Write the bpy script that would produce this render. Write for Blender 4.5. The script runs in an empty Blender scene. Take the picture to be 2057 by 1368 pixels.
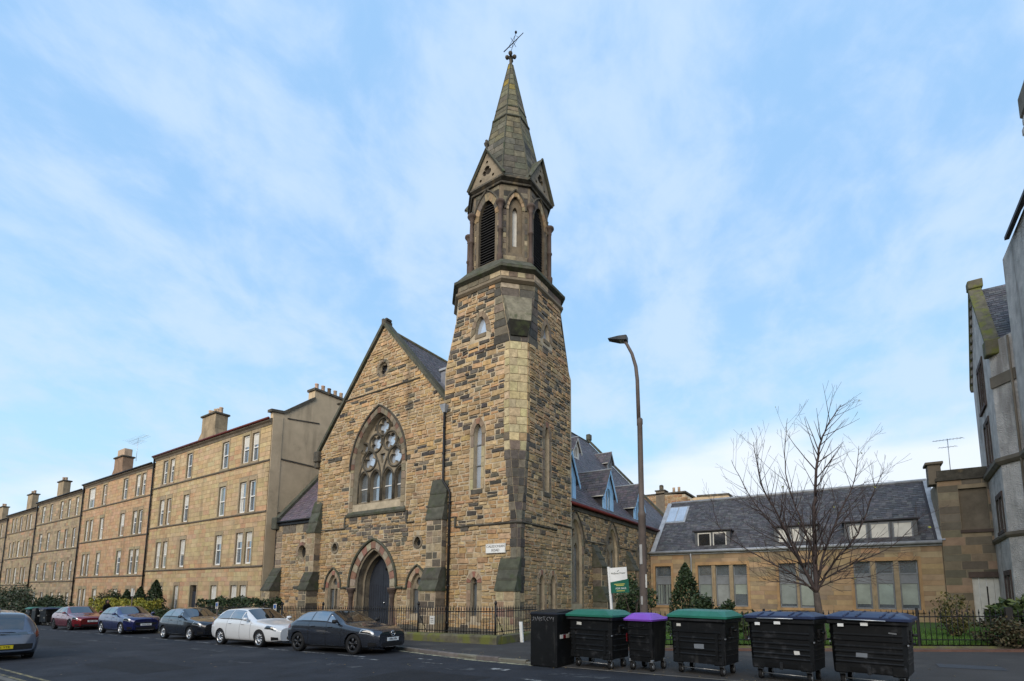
import bpy, math, random
import numpy as np
from mathutils import Vector, Matrix, noise
from mathutils.geometry import delaunay_2d_cdt

SC = bpy.context.scene
COL = SC.collection
rng = random.Random(7)
PI = math.pi

# ------------------------------------------------------------------ camera
EYE = Vector((0.0, 0.0, 1.87))
yaw, pitch, roll = 0.58690, 0.1205, 0.0067
fwd = Vector((-math.sin(yaw) * math.cos(pitch), math.cos(yaw) * math.cos(pitch), math.sin(pitch)))
r0 = Vector((math.cos(yaw), math.sin(yaw), 0))
u0 = r0.cross(fwd)
rt = r0 * math.cos(roll) + u0 * math.sin(roll)
up = -r0 * math.sin(roll) + u0 * math.cos(roll)
cd = bpy.data.cameras.new('camera')
cam = bpy.data.objects.new('camera', cd)
COL.objects.link(cam)
m3 = Matrix((rt, up, -fwd)).transposed()
cam.matrix_world = Matrix.Translation(EYE) @ m3.to_4x4()
cd.sensor_width = 36.0
cd.lens = 1005.667 / 2057 * 36
cd.shift_x = -(1051.6 - 1028.5) / 2057
cd.shift_y = (1069.6 - 684) / 2057
cd.clip_start = 0.05
cd.clip_end = 3000
SC.camera = cam

# ------------------------------------------------------------------ sky, sun, exposure
SUN_AZ = math.radians(168)      # compass-like: 180 = from -y (behind the camera), smaller = from +x side
SUN_EL = math.radians(21)
sd = Vector((math.sin(SUN_AZ) * math.cos(SUN_EL), math.cos(SUN_AZ) * math.cos(SUN_EL), math.sin(SUN_EL)))
world = bpy.data.worlds.new('World')
SC.world = world
world.use_nodes = True
wn = world.node_tree
wn.nodes.clear()
def wnode(t, **kw):
    n = wn.nodes.new(t)
    for k, v in kw.items():
        setattr(n, k, v)
    return n
out = wnode('ShaderNodeOutputWorld')
bg = wnode('ShaderNodeBackground')
bg.inputs['Strength'].default_value = 0.05
sky = wnode('ShaderNodeTexSky', sky_type='NISHITA')
sky.sun_disc = False
sky.sun_elevation = SUN_EL
sky.sun_rotation = SUN_AZ
sky.air_density = 1.2
sky.dust_density = 0.6
sky.ozone_density = 2.0
tc = wnode('ShaderNodeTexCoord')
sep = wnode('ShaderNodeSeparateXYZ')
wn.links.new(tc.outputs['Generated'], sep.inputs[0])
def wmath(op, a, b=None, c=None, clamp=False):
    n = wnode('ShaderNodeMath', operation=op)
    n.use_clamp = clamp
    for i, x in enumerate((a, b, c)):
        if x is None: continue
        if isinstance(x, (int, float)): n.inputs[i].default_value = x
        else: wn.links.new(x, n.inputs[i])
    return n.outputs[0]
zc = wmath('MAXIMUM', sep.outputs['Z'], 0.0)
den = wmath('ADD', zc, 0.38)
px = wmath('DIVIDE', sep.outputs['X'], den)
py = wmath('DIVIDE', sep.outputs['Y'], den)
comb = wnode('ShaderNodeCombineXYZ')
wn.links.new(px, comb.inputs[0]); wn.links.new(py, comb.inputs[1])
mp = wnode('ShaderNodeMapping')
mp.inputs['Rotation'].default_value = (0, 0, math.radians(35))
mp.inputs['Scale'].default_value = (1.0, 0.8, 1.0)
wn.links.new(comb.outputs[0], mp.inputs[0])
n1 = wnode('ShaderNodeTexNoise'); n1.inputs['Scale'].default_value = 3.4; n1.inputs['Detail'].default_value = 7; n1.inputs['Roughness'].default_value = 0.55; n1.inputs['Distortion'].default_value = 0.5
wn.links.new(mp.outputs[0], n1.inputs['Vector'])
n2 = wnode('ShaderNodeTexNoise'); n2.inputs['Scale'].default_value = 9.0; n2.inputs['Detail'].default_value = 6; n2.inputs['Roughness'].default_value = 0.6; n2.inputs['Distortion'].default_value = 0.3
wn.links.new(mp.outputs[0], n2.inputs['Vector'])
nsum = wmath('ADD', wmath('MULTIPLY', n1.outputs[0], 0.6), wmath('MULTIPLY', n2.outputs[0], 0.4))
mask = wnode('ShaderNodeMapRange', interpolation_type='SMOOTHSTEP')
mask.inputs['From Min'].default_value = 0.39; mask.inputs['From Max'].default_value = 0.62
mask.inputs['To Max'].default_value = 0.74
wn.links.new(nsum, mask.inputs[0])
# horizon brightening (thin cloud bank)
hz = wnode('ShaderNodeMapRange', interpolation_type='SMOOTHSTEP')
hz.inputs['From Min'].default_value = 0.62; hz.inputs['From Max'].default_value = 0.03
hz.inputs['To Min'].default_value = 0.0; hz.inputs['To Max'].default_value = 0.78
wn.links.new(sep.outputs['Z'], hz.inputs[0])
mix0 = wnode('ShaderNodeMix', data_type='RGBA')
base_blue = (3.9, 6.75, 10.6, 1)      # x strength 0.1
skymix = wnode('ShaderNodeMix', data_type='RGBA')
skymix.inputs[0].default_value = 0.9
wn.links.new(sky.outputs[0], skymix.inputs[6]); skymix.inputs[7].default_value = base_blue
wn.links.new(skymix.outputs[2], mix0.inputs[6])
mix0.inputs[7].default_value = (5.9, 9.3, 10.8, 1)
wn.links.new(hz.outputs[0], mix0.inputs[0])
mix1 = wnode('ShaderNodeMix', data_type='RGBA')
wn.links.new(mix0.outputs[2], mix1.inputs[6])
mix1.inputs[7].default_value = (6.6, 8.3, 10.9, 1)
wn.links.new(mask.outputs[0], mix1.inputs[0])
# low bank of bright cloud near the horizon
n3 = wnode('ShaderNodeTexNoise'); n3.inputs['Scale'].default_value = 3.2; n3.inputs['Detail'].default_value = 6; n3.inputs['Roughness'].default_value = 0.5
mp3 = wnode('ShaderNodeMapping'); mp3.inputs['Scale'].default_value = (1.0, 1.0, 3.2)
wn.links.new(tc.outputs['Generated'], mp3.inputs[0]); wn.links.new(mp3.outputs[0], n3.inputs['Vector'])
lowf = wnode('ShaderNodeMapRange', interpolation_type='SMOOTHSTEP')
lowf.inputs['From Min'].default_value = 0.36; lowf.inputs['From Max'].default_value = 0.14
wn.links.new(sep.outputs['Z'], lowf.inputs[0])
xf = wnode('ShaderNodeMapRange', interpolation_type='SMOOTHSTEP')
xf.inputs['From Min'].default_value = -0.62; xf.inputs['From Max'].default_value = -0.1
wn.links.new(sep.outputs['X'], xf.inputs[0])
cl = wmath('ADD', wmath('ADD', wmath('MULTIPLY', lowf.outputs[0], 0.8), wmath('MULTIPLY', xf.outputs[0], 0.42)), n3.outputs[0])
bank = wnode('ShaderNodeMapRange', interpolation_type='SMOOTHSTEP')
bank.inputs['From Min'].default_value = 1.08; bank.inputs['From Max'].default_value = 1.46
bank.inputs['To Max'].default_value = 0.9
wn.links.new(cl, bank.inputs[0])
mix2 = wnode('ShaderNodeMix', data_type='RGBA')
wn.links.new(mix1.outputs[2], mix2.inputs[6]); mix2.inputs[7].default_value = (9.3, 10.0, 10.8, 1)
wn.links.new(bank.outputs[0], mix2.inputs[0])
wn.links.new(mix2.outputs[2], bg.inputs['Color'])
wn.links.new(bg.outputs[0], out.inputs[0])

sun_d = bpy.data.lights.new('sun', 'SUN')
sun_d.energy = 2.0
sun_d.angle = math.radians(62)
sun_d.color = (1.0, 0.88, 0.72)
sun = bpy.data.objects.new('sun', sun_d)
COL.objects.link(sun)
sun.rotation_mode = 'QUATERNION'
sun.rotation_quaternion = sd.to_track_quat('Z', 'Y')
SC.view_settings.view_transform = 'Standard'
SC.view_settings.look = 'None'
SC.view_settings.gamma = 1.0
SC.view_settings.use_curve_mapping = False
SC.view_settings.exposure = 1.0
SC.render.engine = 'CYCLES'
SC.cycles.max_bounces = 5
SC.cycles.diffuse_bounces = 3
SC.cycles.glossy_bounces = 3
SC.cycles.caustics_reflective = False
SC.cycles.caustics_refractive = False

# ------------------------------------------------------------------ materials
MATS = {}
def M(name, base=(.5, .5, .5), rough=.8, var=.15, scale=2.0, bump=.0, bscale=30.0, blotch=None, blotch2=None, metal=0.0, spec=.3, coat=0.0,
      ior=None, dist=.01, stretch=None, vcol=True, voro=None, streak=None):
    """principled material: Col attribute x base colour x soft noise, optional blotches of another colour, fine relief"""
    if name in MATS: return MATS[name]
    m = bpy.data.materials.new(name); m.use_nodes = True
    nt = m.node_tree; L = nt.links
    bs = nt.nodes['Principled BSDF']
    bs.inputs['Roughness'].default_value = rough
    bs.inputs['Metallic'].default_value = metal
    bs.inputs['Specular IOR Level'].default_value = spec
    if ior: bs.inputs['IOR'].default_value = ior
    if coat:
        bs.inputs['Coat Weight'].default_value = coat
        bs.inputs['Coat Roughness'].default_value = .03
    geo = nt.nodes.new('ShaderNodeNewGeometry')
    pos = geo.outputs['Position']
    if stretch:
        mp = nt.nodes.new('ShaderNodeMapping'); mp.inputs['Scale'].default_value = stretch
        L.new(pos, mp.inputs[0]); pos = mp.outputs[0]
    def nz(sc, det=4, rg=.55):
        n = nt.nodes.new('ShaderNodeTexNoise')
        n.inputs['Scale'].default_value = sc; n.inputs['Detail'].default_value = det; n.inputs['Roughness'].default_value = rg
        L.new(pos, n.inputs['Vector']); return n
    rgb = nt.nodes.new('ShaderNodeRGB'); rgb.outputs[0].default_value = (*base, 1)
    cur = rgb.outputs[0]
    if vcol:
        at = nt.nodes.new('ShaderNodeAttribute'); at.attribute_name = 'Col'
        mx = nt.nodes.new('ShaderNodeMix'); mx.data_type = 'RGBA'; mx.blend_type = 'MULTIPLY'; mx.inputs[0].default_value = 1
        L.new(cur, mx.inputs[6]); L.new(at.outputs['Color'], mx.inputs[7]); cur = mx.outputs[2]
    if var:
        n = nz(scale, 5, .6)
        mr = nt.nodes.new('ShaderNodeMapRange'); mr.inputs[1].default_value = .3; mr.inputs[2].default_value = .7
        mr.inputs[3].default_value = 1 - var; mr.inputs[4].default_value = 1 + var
        L.new(n.outputs[0], mr.inputs[0])
        mx = nt.nodes.new('ShaderNodeMix'); mx.data_type = 'RGBA'; mx.blend_type = 'MULTIPLY'; mx.inputs[0].default_value = 1
        cb = nt.nodes.new('ShaderNodeCombineColor')
        for i in range(3): L.new(mr.outputs[0], cb.inputs[i])
        L.new(cur, mx.inputs[6]); L.new(cb.outputs[0], mx.inputs[7]); cur = mx.outputs[2]
    for bl in (blotch, blotch2):
        if bl:
            c, sc, lo, hi, amt = bl
            n = nz(sc, 6, .62)
            mr = nt.nodes.new('ShaderNodeMapRange'); mr.interpolation_type = 'SMOOTHSTEP'
            mr.inputs[1].default_value = lo; mr.inputs[2].default_value = hi; mr.inputs[4].default_value = amt
            L.new(n.outputs[0], mr.inputs[0])
            mx = nt.nodes.new('ShaderNodeMix'); mx.data_type = 'RGBA'
            L.new(mr.outputs[0], mx.inputs[0]); L.new(cur, mx.inputs[6]); mx.inputs[7].default_value = (*c, 1); cur = mx.outputs[2]
    if streak:
        c, sc, lo, hi, amt = streak
        mpk = nt.nodes.new('ShaderNodeMapping'); mpk.inputs['Scale'].default_value = (1, 1, .13)
        L.new(geo.outputs['Position'], mpk.inputs[0])
        n = nz(sc, 6, .6); L.new(mpk.outputs[0], n.inputs['Vector'])
        mr = nt.nodes.new('ShaderNodeMapRange'); mr.interpolation_type = 'SMOOTHSTEP'
        mr.inputs[1].default_value = lo; mr.inputs[2].default_value = hi; mr.inputs[4].default_value = amt
        L.new(n.outputs[0], mr.inputs[0])
        mx = nt.nodes.new('ShaderNodeMix'); mx.data_type = 'RGBA'
        L.new(mr.outputs[0], mx.inputs[0]); L.new(cur, mx.inputs[6]); mx.inputs[7].default_value = (*c, 1); cur = mx.outputs[2]
    L.new(cur, bs.inputs['Base Color'])
    if bump:
        n = nz(bscale, 4, .6)
        src = n.outputs[0]
        if voro:
            v = nt.nodes.new('ShaderNodeTexVoronoi'); v.inputs['Scale'].default_value = voro
            L.new(pos, v.inputs['Vector']); src = v.outputs['Distance']
        b = nt.nodes.new('ShaderNodeBump'); b.inputs['Strength'].default_value = bump; b.inputs['Distance'].default_value = dist
        L.new(src, b.inputs['Height']); L.new(b.outputs[0], bs.inputs['Normal'])
    MATS[name] = m
    return m

def setup_mats():
    M('rubble', (1, 1, 1), .93, .30, 5, .7, 24, blotch=((.05, .046, .04), .55, .54, .74, .55), streak=((.05, .046, .04), .9, .55, .74, .5), dist=.02)
    M('mortar', (.40, .335, .24), .95, .22, 3, .4, 40, blotch=((.10, .088, .07), .8, .58, .78, .55), streak=((.07, .062, .05), .9, .56, .74, .5))
    M('ashlar', (1, 1, 1), .9, .16, 2.2, .35, 30, blotch=((.12, .10, .075), .5, .58, .78, .4), streak=((.11, .09, .065), 1.1, .54, .74, .5))
    M('ashlar_joint', (.27, .215, .145), .95, .2, 3)
    M('soot_stone', (.075, .068, .055), .92, .45, 2.5, .6, 22, blotch=((.22, .17, .10), 1.7, .55, .72, .7), dist=.02)
    M('weathering', (.072, .072, .055), .92, .35, 3, .5, 26, blotch=((.05, .062, .03), 2.2, .5, .66, .8))
    M('moss_stone', (.11, .10, .07), .95, .35, 3, .5, 26, blotch=((.13, .14, .03), 1.6, .44, .6, .85))
    M('tracery', (.235, .195, .14), .9, .3, 3, .3, 30, blotch=((.07, .06, .05), 1.5, .47, .66, .8))
    M('voussoir', (1, 1, 1), .9, .22, 4, .3, 30, blotch=((.07, .06, .05), 1.5, .58, .75, .5))
    M('slate', (1, 1, 1), .62, .22, 6, .25, 30, spec=.4)
    M('slate_base', (.045, .043, .05), .7, .2, 3)
    M('lead', (.30, .32, .35), .5, .25, 2.5, .2, 12, spec=.5)
    M('red_gutter', (.10, .018, .016), .5, .25, 3)
    M('black_iron', (.010, .010, .011), .5, .3, 4)
    M('blue_paint', (.27, .49, .74), .5, .10, 3)
    M('grey_paint', (.17, .185, .205), .55, .15, 3)
    M('door_paint', (.028, .033, .045), .45, .14, 2)
    M('white_paint', (.72, .72, .70), .5, .08, 3)
    M('off_white', (.55, .54, .50), .6, .12, 3)
    M('blind', (.20, .235, .215), .6, .30, .8, spec=.6, coat=.6)
    M('curtain', (.30, .22, .15), .9, .2, 6)
    M('louvre_slate', (.038, .038, .040), .7, .3, 4)
    M('crow_stone', (.22, .20, .18), .95, .3, 3, .5, 26, blotch=((.13, .13, .06), 1.6, .5, .66, .6))
    M('pane_dark', (.012, .014, .018), .05, .3, .9, .05, 1.1, spec=.9, ior=1.7, dist=.05)
    M('pane_sky', (.34, .40, .49), .10, .2, .8, .04, 1.1, spec=1.0, ior=2.1, dist=.05)  # blue-grey sky reflection is put into the base colour
    M('pane_mid', (.10, .12, .14), .04, .35, .8, .05, 1.1, spec=1.0, ior=2.2, dist=.05)  # base lightened to paint in reflections on the glass
    M('render_tan', (.50, .39, .26), .95, .14, .8, .35, 60, blotch=((.13, .105, .075), .5, .56, .75, .45), streak=((.12, .095, .065), .9, .52, .72, .5))
    M('harling', (.53, .485, .445), .95, .24, 1.6, 1.0, 40, voro=20, dist=.04, blotch=((.24, .22, .20), .7, .5, .75, .6), streak=((.17, .15, .13), 1.3, .5, .7, .65))
    M('brown_stone', (.15, .125, .095), .92, .25, 1.5, .3, 30)
    M('red_stone', (.085, .062, .052), .9, .25, 2, .3, 30)
    M('pot', (.40, .29, .20), .85, .22, 3)
    M('asphalt', (.022, .0245, .031), .88, .3, 1.4, .6, 130, blotch=((.042, .045, .052), .5, .54, .68, .65), blotch2=((.014, .0155, .020), .28, .54, .64, .8), dist=.008)
    M('asphalt_patch', (.013, .014, .017), .85, .25, 2, .6, 130, dist=.008)
    M('pavement', (.048, .045, .043), .92, .2, 1.0, .5, 140, blotch=((.10, .09, .075), .5, .56, .7, .5), dist=.006)
    M('kerb', (.16, .145, .125), .9, .25, 4, .3, 60, blotch=((.07, .065, .055), 2, .5, .7, .6))
    M('paint_white', (.36, .36, .35), .8, .2, 6, blotch=((.04, .042, .045), 6, .38, .56, .97))
    M('paint_yellow', (.27, .22, .10), .8, .2, 6, blotch=((.045, .047, .05), 7, .40, .6, .95))
    M('paint_kerb', (.40, .37, .24), .8, .2, 6, blotch=((.06, .06, .06), 4, .42, .6, .95))
    M('cover_iron', (.042, .044, .05), .6, .2, 6, .2, 40)
    M('stack_tan', (.31, .24, .155), .93, .25, 1.5, .3, 40, streak=((.10, .085, .06), 1.6, .5, .7, .6))
    M('red_chimney', (.24, .155, .10), .92, .25, 2, .3, 30)
    M('soil', (.04, .034, .022), .95, .3, 3, .5, 30)
    M('lawn', (.05, .10, .018), .95, .3, 1.5)
    M('grass_blade', (1, 1, 1), .7, .25, 3)
    M('leaf', (1, 1, 1), .6, .15, 4, spec=.35)
    M('bark', (.075, .060, .050), .92, .3, 6, .6, 40)
    M('twig', (.058, .043, .040), .9, .2, 6)
    M('asphalt_scuff', (.075, .078, .082), .9, .3, 5, blotch=((.022, .0245, .031), 3.5, .36, .52, 1.0))
    M('bin_black', (.005, .0055, .0062), .45, .35, 3, .15, 30, spec=.32, blotch=((.04, .04, .042), 5, .55, .70, .6), streak=((.05, .048, .045), 7, .60, .72, .45))
    M('lid_green', (.014, .13, .085), .45, .14, 3, spec=.45)
    M('lid_purple', (.19, .065, .42), .45, .12, 3, spec=.45)
    M('lid_blue', (.014, .024, .065), .42, .2, 3, spec=.45)
    M('galv', (.45, .46, .47), .35, .2, 8, metal=.8)
    M('tyre', (.012, .012, .013), .8, .2, 8, .2, 60)
    M('rim_silver', (.50, .51, .53), .28, .1, 8, metal=.9)
    M('rim_dark', (.045, .046, .05), .35, .1, 8, metal=.6)
    M('car_glass', (.008, .010, .012), .02, .2, 1, spec=.9, ior=1.75)
    M('car_side_glass', (.008, .010, .012), .02, .2, 1, spec=1.0, ior=2.7)
    M('car_trim', (.012, .012, .013), .5, .2, 6)
    M('car_lamp', (.40, .43, .46), .08, .3, 14, spec=1.0, metal=.4)
    M('car_tail', (.14, .008, .012), .12, .2, 14, spec=.9)
    M('chrome', (.62, .63, .65), .15, .05, 5, metal=1.0)
    M('plate_white', (.70, .71, .70), .5, .05, 5)
    M('plate_yellow', (.66, .50, .02), .5, .06, 5)
    M('plate_text', (.012, .012, .012), .5, 0)
    M('sign_green', (.008, .10, .065), .5, .06, 3)
    M('sign_dark', (.02, .05, .05), .5, 0)
    M('sign_yellow', (.50, .46, .10), .5, .1, 20)
    M('sign_blue', (.03, .10, .32), .5, 0)
    M('lamp_steel', (.105, .083, .072), .6, .2, 3, .1, 30)
    M('lamp_head', (.02, .022, .025), .45, .1, 3)
    M('skin', (.35, .20, .14), .6, .1, 5)
    M('dark_cloth', (.012, .013, .016), .9, .2, 8)
    M('chalk', (.26, .26, .27), .9, .3, 30)
setup_mats()

# ------------------------------------------------------------------ mesh building
class MB:
    def __init__(s): s.v = []; s.f = []; s.c = []; s.s = []
    def add(s, verts, faces, col=(1, 1, 1), smooth=False):
        o = len(s.v)
        s.v.extend(tuple(p) for p in verts)
        for f in faces:
            s.f.append(tuple(o + i for i in f)); s.c.append(col); s.s.append(smooth)
    def box(s, x0, x1, y0, y1, z0, z1, col=(1, 1, 1), T=None):
        v = [(x, y, z) for z in (z0, z1) for y in (y0, y1) for x in (x0, x1)]
        if T is not None: v = [T @ Vector(p) for p in v]
        s.add(v, [(0, 2, 3, 1), (4, 5, 7, 6), (0, 1, 5, 4), (2, 6, 7, 3), (0, 4, 6, 2), (1, 3, 7, 5)], col)
    def bbox(s, x0, x1, y0, y1, z0, z1, b=.02, col=(1, 1, 1), T=None):
        """box with chamfered edges"""
        def P(x, y, z):
            return Vector((x, y, z))
        c = [(x0, x1), (y0, y1), (z0, z1)]
        v = []; idx = {}
        for i in (0, 1):
            for j in (0, 1):
                for k in (0, 1):
                    for a in range(3):
                        q = [c[0][i], c[1][j], c[2][k]]
                        for w, e in zip(range(3), (i, j, k)):
                            if w != a: q[w] += b if e == 0 else -b
                        idx[(i, j, k, a)] = len(v); v.append(Vector(q))
        if T is not None: v = [T @ p for p in v]
        F = []
        for a in range(3):
            o = [w for w in range(3) if w != a]
            for e in (0, 1):
                loop = []
                for (p, q) in ((0, 0), (1, 0), (1, 1), (0, 1)):
                    k = [0, 0, 0]; k[a] = e; k[o[0]] = p; k[o[1]] = q
                    loop.append(idx[(*k, a)])
                flip = (e == 0) != (a == 1)
                F.append(tuple(reversed(loop)) if flip else tuple(loop))
        for a in range(3):      # edges along a
            o = [w for w in range(3) if w != a]
            for p in (0, 1):
                for q in (0, 1):
                    k0 = [0, 0, 0]; k0[o[0]] = p; k0[o[1]] = q; k1 = list(k0); k1[a] = 1
                    F.append((idx[(*k0, o[0])], idx[(*k1, o[0])], idx[(*k1, o[1])], idx[(*k0, o[1])]))
        for i in (0, 1):
            for j in (0, 1):
                for k in (0, 1):
                    F.append((idx[(i, j, k, 0)], idx[(i, j, k, 1)], idx[(i, j, k, 2)]))
        s.add(v, F, col)
    def tube(s, pts, r, n=6, col=(1, 1, 1), cap=True, smooth=True):
        pts = [Vector(p) for p in pts]
        rs = r if isinstance(r, (list, tuple)) else [r] * len(pts)
        rings = []
        prev = None
        for i, p in enumerate(pts):
            d = (pts[min(i + 1, len(pts) - 1)] - pts[max(i - 1, 0)])
            if d.length < 1e-9: d = Vector((0, 0, 1))
            d.normalize()
            if prev is None:
                a = Vector((0, 0, 1)) if abs(d.z) < .9 else Vector((1, 0, 0))
                x = d.cross(a).normalized()
            else:
                x = (prev - d * prev.dot(d))
                x = x.normalized() if x.length > 1e-6 else d.orthogonal().normalized()
            prev = x
            y = d.cross(x)
            rings.append([p + (x * math.cos(2 * PI * k / n) + y * math.sin(2 * PI * k / n)) * rs[i] for k in range(n)])
        v = [q for ring in rings for q in ring]
        F = []
        for i in range(len(rings) - 1):
            for k in range(n):
                F.append((i * n + k, i * n + (k + 1) % n, (i + 1) * n + (k + 1) % n, (i + 1) * n + k))
        if cap:
            F.append(tuple(reversed(range(n)))); F.append(tuple((len(rings) - 1) * n + k for k in range(n)))
        s.add(v, F, col, smooth)
    def loft(s, rings, col=(1, 1, 1), cap0=True, cap1=True, smooth=False):
        n = len(rings[0])
        v = [q for r in rings for q in r]
        F = []
        for i in range(len(rings) - 1):
            for k in range(n):
                F.append((i * n + k, i * n + (k + 1) % n, (i + 1) * n + (k + 1) % n, (i + 1) * n + k))
        if cap0: F.append(tuple(reversed(range(n))))
        if cap1: F.append(tuple((len(rings) - 1) * n + k for k in range(n)))
        s.add(v, F, col, smooth)
    def lathe(s, prof, c=(0, 0, 0), n=16, col=(1, 1, 1), smooth=True, axis='z', cap=True):
        rings = []
        for r, z in prof:
            ring = []
            for k in range(n):
                a = 2 * PI * k / n
                if axis == 'z': p = (c[0] + r * math.cos(a), c[1] + r * math.sin(a), c[2] + z)
                elif axis == 'y': p = (c[0] + r * math.cos(a), c[1] + z, c[2] - r * math.sin(a))
                else: p = (c[0] + z, c[1] + r * math.cos(a), c[2] + r * math.sin(a))
                ring.append(p)
            rings.append(ring)
        s.loft(rings, col, cap, cap, smooth=smooth)
    def prism(s, fr, poly, n0, n1, col=(1, 1, 1)):
        """polygon (u, v) extruded along the frame's normal from n0 to n1"""
        k = len(poly)
        v = [fr(u, w, n0) for u, w in poly] + [fr(u, w, n1) for u, w in poly]
        F = [tuple(reversed(range(k))), tuple(range(k, 2 * k))] + [(i, (i + 1) % k, k + (i + 1) % k, k + i) for i in range(k)]
        s.add(v, F, col)
    def block(s, P, N, depth, inset, col, r=None):
        """a stone: quad P (4 points on the wall face) standing proud by depth with a sloped rim"""
        P = [Vector(p) for p in P]
        c = (P[0] + P[1] + P[2] + P[3]) / 4
        q = []
        for p in P:
            d = c - p
            e1 = d.length
            dd = depth * (r.uniform(.65, 1.25) if r else 1)
            q.append(p + d * min(.35, inset * 1.6 / max(e1, .01)) + N * dd)
        b = [p - N * .02 for p in P]
        s.add(b + q, [(4, 5, 6, 7), (0, 1, 5, 4), (1, 2, 6, 5), (2, 3, 7, 6), (3, 0, 4, 7)], col)
    def mesh(s, name):
        me = bpy.data.meshes.new(name)
        me.from_pydata(s.v, [], s.f)
        n = len(me.polygons)
        lt = np.empty(n, dtype=np.int32); me.polygons.foreach_get('loop_total', lt)
        ca = me.color_attributes.new('Col', 'FLOAT_COLOR', 'CORNER')
        c = np.ones((n, 4), dtype=np.float32); c[:, :3] = np.array(s.c, dtype=np.float32).reshape(-1, 3)
        ca.data.foreach_set('color', np.repeat(c, lt, axis=0).ravel())
        me.polygons.foreach_set('use_smooth', np.array(s.s, dtype=bool))
        me.update()
        return me

def tag(o, label=None, cat=None, group=None, kind=None):
    if label: o['label'] = label
    if cat: o['category'] = cat
    if group: o['group'] = group
    if kind: o['kind'] = kind
    return o
def link(name, me, mat, parent=None, world=True, **kw):
    o = bpy.data.objects.new(name, me)
    if mat is not None:
        if len(me.materials) == 0: me.materials.append(MATS[mat] if isinstance(mat, str) else mat)
    COL.objects.link(o)
    if parent is not None:
        o.parent = parent
        if world and parent.type == 'EMPTY':
            o.matrix_parent_inverse = Matrix.Translation(-parent.location)
    return tag(o, **kw)
def build(mb, name, mat, parent=None, world=True, **kw):
    return link(name, mb.mesh(name), mat, parent, world, **kw)
def root(name, loc, rz=0.0, **kw):
    o = bpy.data.objects.new(name, None)
    o.empty_display_size = .3
    COL.objects.link(o)
    o.location = loc; o.rotation_euler = (0, 0, rz)
    return tag(o, **kw)
def copy_tree(o, parent=None):
    kids = list(o.children)
    c = o.copy(); COL.objects.link(c)
    if parent is not None: c.parent = parent
    for k in kids: copy_tree(k, c)
    return c

class Frame:
    def __init__(s, O, U, N): s.O = Vector(O); s.U = Vector(U).normalized(); s.N = Vector(N).normalized()
    def __call__(s, u, v, n=0.0): return s.O + s.U * u + Vector((0, 0, v)) + s.N * n
def FY(y): return Frame((0, y, 0), (1, 0, 0), (0, -1, 0))       # faces the street
def FX(x): return Frame((x, 0, 0), (0, 1, 0), (1, 0, 0))        # faces +x
def FXm(x): return Frame((x, 0, 0), (0, -1, 0), (-1, 0, 0))     # faces -x, u = -y

def gothic(cu, hw, v0, vs, vt, n=7):
    """pointed-arch outline: bottom v0, springing vs, apex vt"""
    h = vt - vs
    R = (hw * hw + h * h) / (2 * hw)
    a1 = math.atan2(h, R - hw) if R > hw else PI / 2
    P = []
    if v0 < vs - 1e-6: P += [(cu - hw, v0), (cu + hw, v0)]
    # right arc: centre (cu-(R-hw), vs), from angle 0 up to apex
    ang = math.atan2(h, (R - hw))
    for i in range(n + 1):
        t = ang * i / n
        P.append((cu - (R - hw) + R * math.cos(t), vs + R * math.sin(t)))
    for i in range(n - 1, -1, -1):
        t = ang * i / n
        P.append((cu + (R - hw) - R * math.cos(t), vs + R * math.sin(t)))
    return P
def arcpts(cu, hw, vs, vt, n):
    """n+1 points along the arch from left spring over the apex to the right spring"""
    P = gothic(cu, hw, vs, vs, vt, 24)[::-1]
    P = P[::1]
    # order: left spring .. apex .. right spring
    d = [0]
    for a, b in zip(P, P[1:]): d.append(d[-1] + math.hypot(b[0] - a[0], b[1] - a[1]))
    out = []
    for i in range(n + 1):
        t = d[-1] * i / n
        j = max(k for k in range(len(d)) if d[k] <= t + 1e-9)
        j = min(j, len(P) - 2)
        w = (t - d[j]) / max(1e-9, d[j + 1] - d[j])
        out.append((P[j][0] + (P[j + 1][0] - P[j][0]) * w, P[j][1] + (P[j + 1][1] - P[j][1]) * w))
    return out
def foil(cu, cv, R, lobes, rot=0.0, n=40, deep=.30):
    P = []
    for i in range(n):
        t = 2 * PI * i / n
        k = abs(math.cos(lobes * (t - rot) / 2)) ** .75
        P.append((cu + R * (1 - deep + deep * k ** .7) * math.cos(t), cv + R * (1 - deep + deep * k ** .7) * math.sin(t)))
    return P
def circ(cu, cv, R, n=20): return [(cu + R * math.cos(2 * PI * i / n), cv + R * math.sin(2 * PI * i / n)) for i in range(n)]
def rect(u0, u1, v0, v1): return [(u0, v0), (u1, v0), (u1, v1), (u0, v1)]
def inside(poly, u, v):
    c = False; j = len(poly) - 1
    for i in range(len(poly)):
        a, b = poly[i], poly[j]
        if (a[1] > v) != (b[1] > v) and u < (b[0] - a[0]) * (v - a[1]) / (b[1] - a[1]) + a[0]: c = not c
        j = i
    return c
def scan(poly, v):
    X = []
    k = len(poly)
    for i in range(k):
        a, b = poly[i], poly[(i + 1) % k]
        if (a[1] > v) != (b[1] > v): X.append(a[0] + (b[0] - a[0]) * (v - a[1]) / (b[1] - a[1]))
    X.sort()
    return list(zip(X[0::2], X[1::2]))

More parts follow.
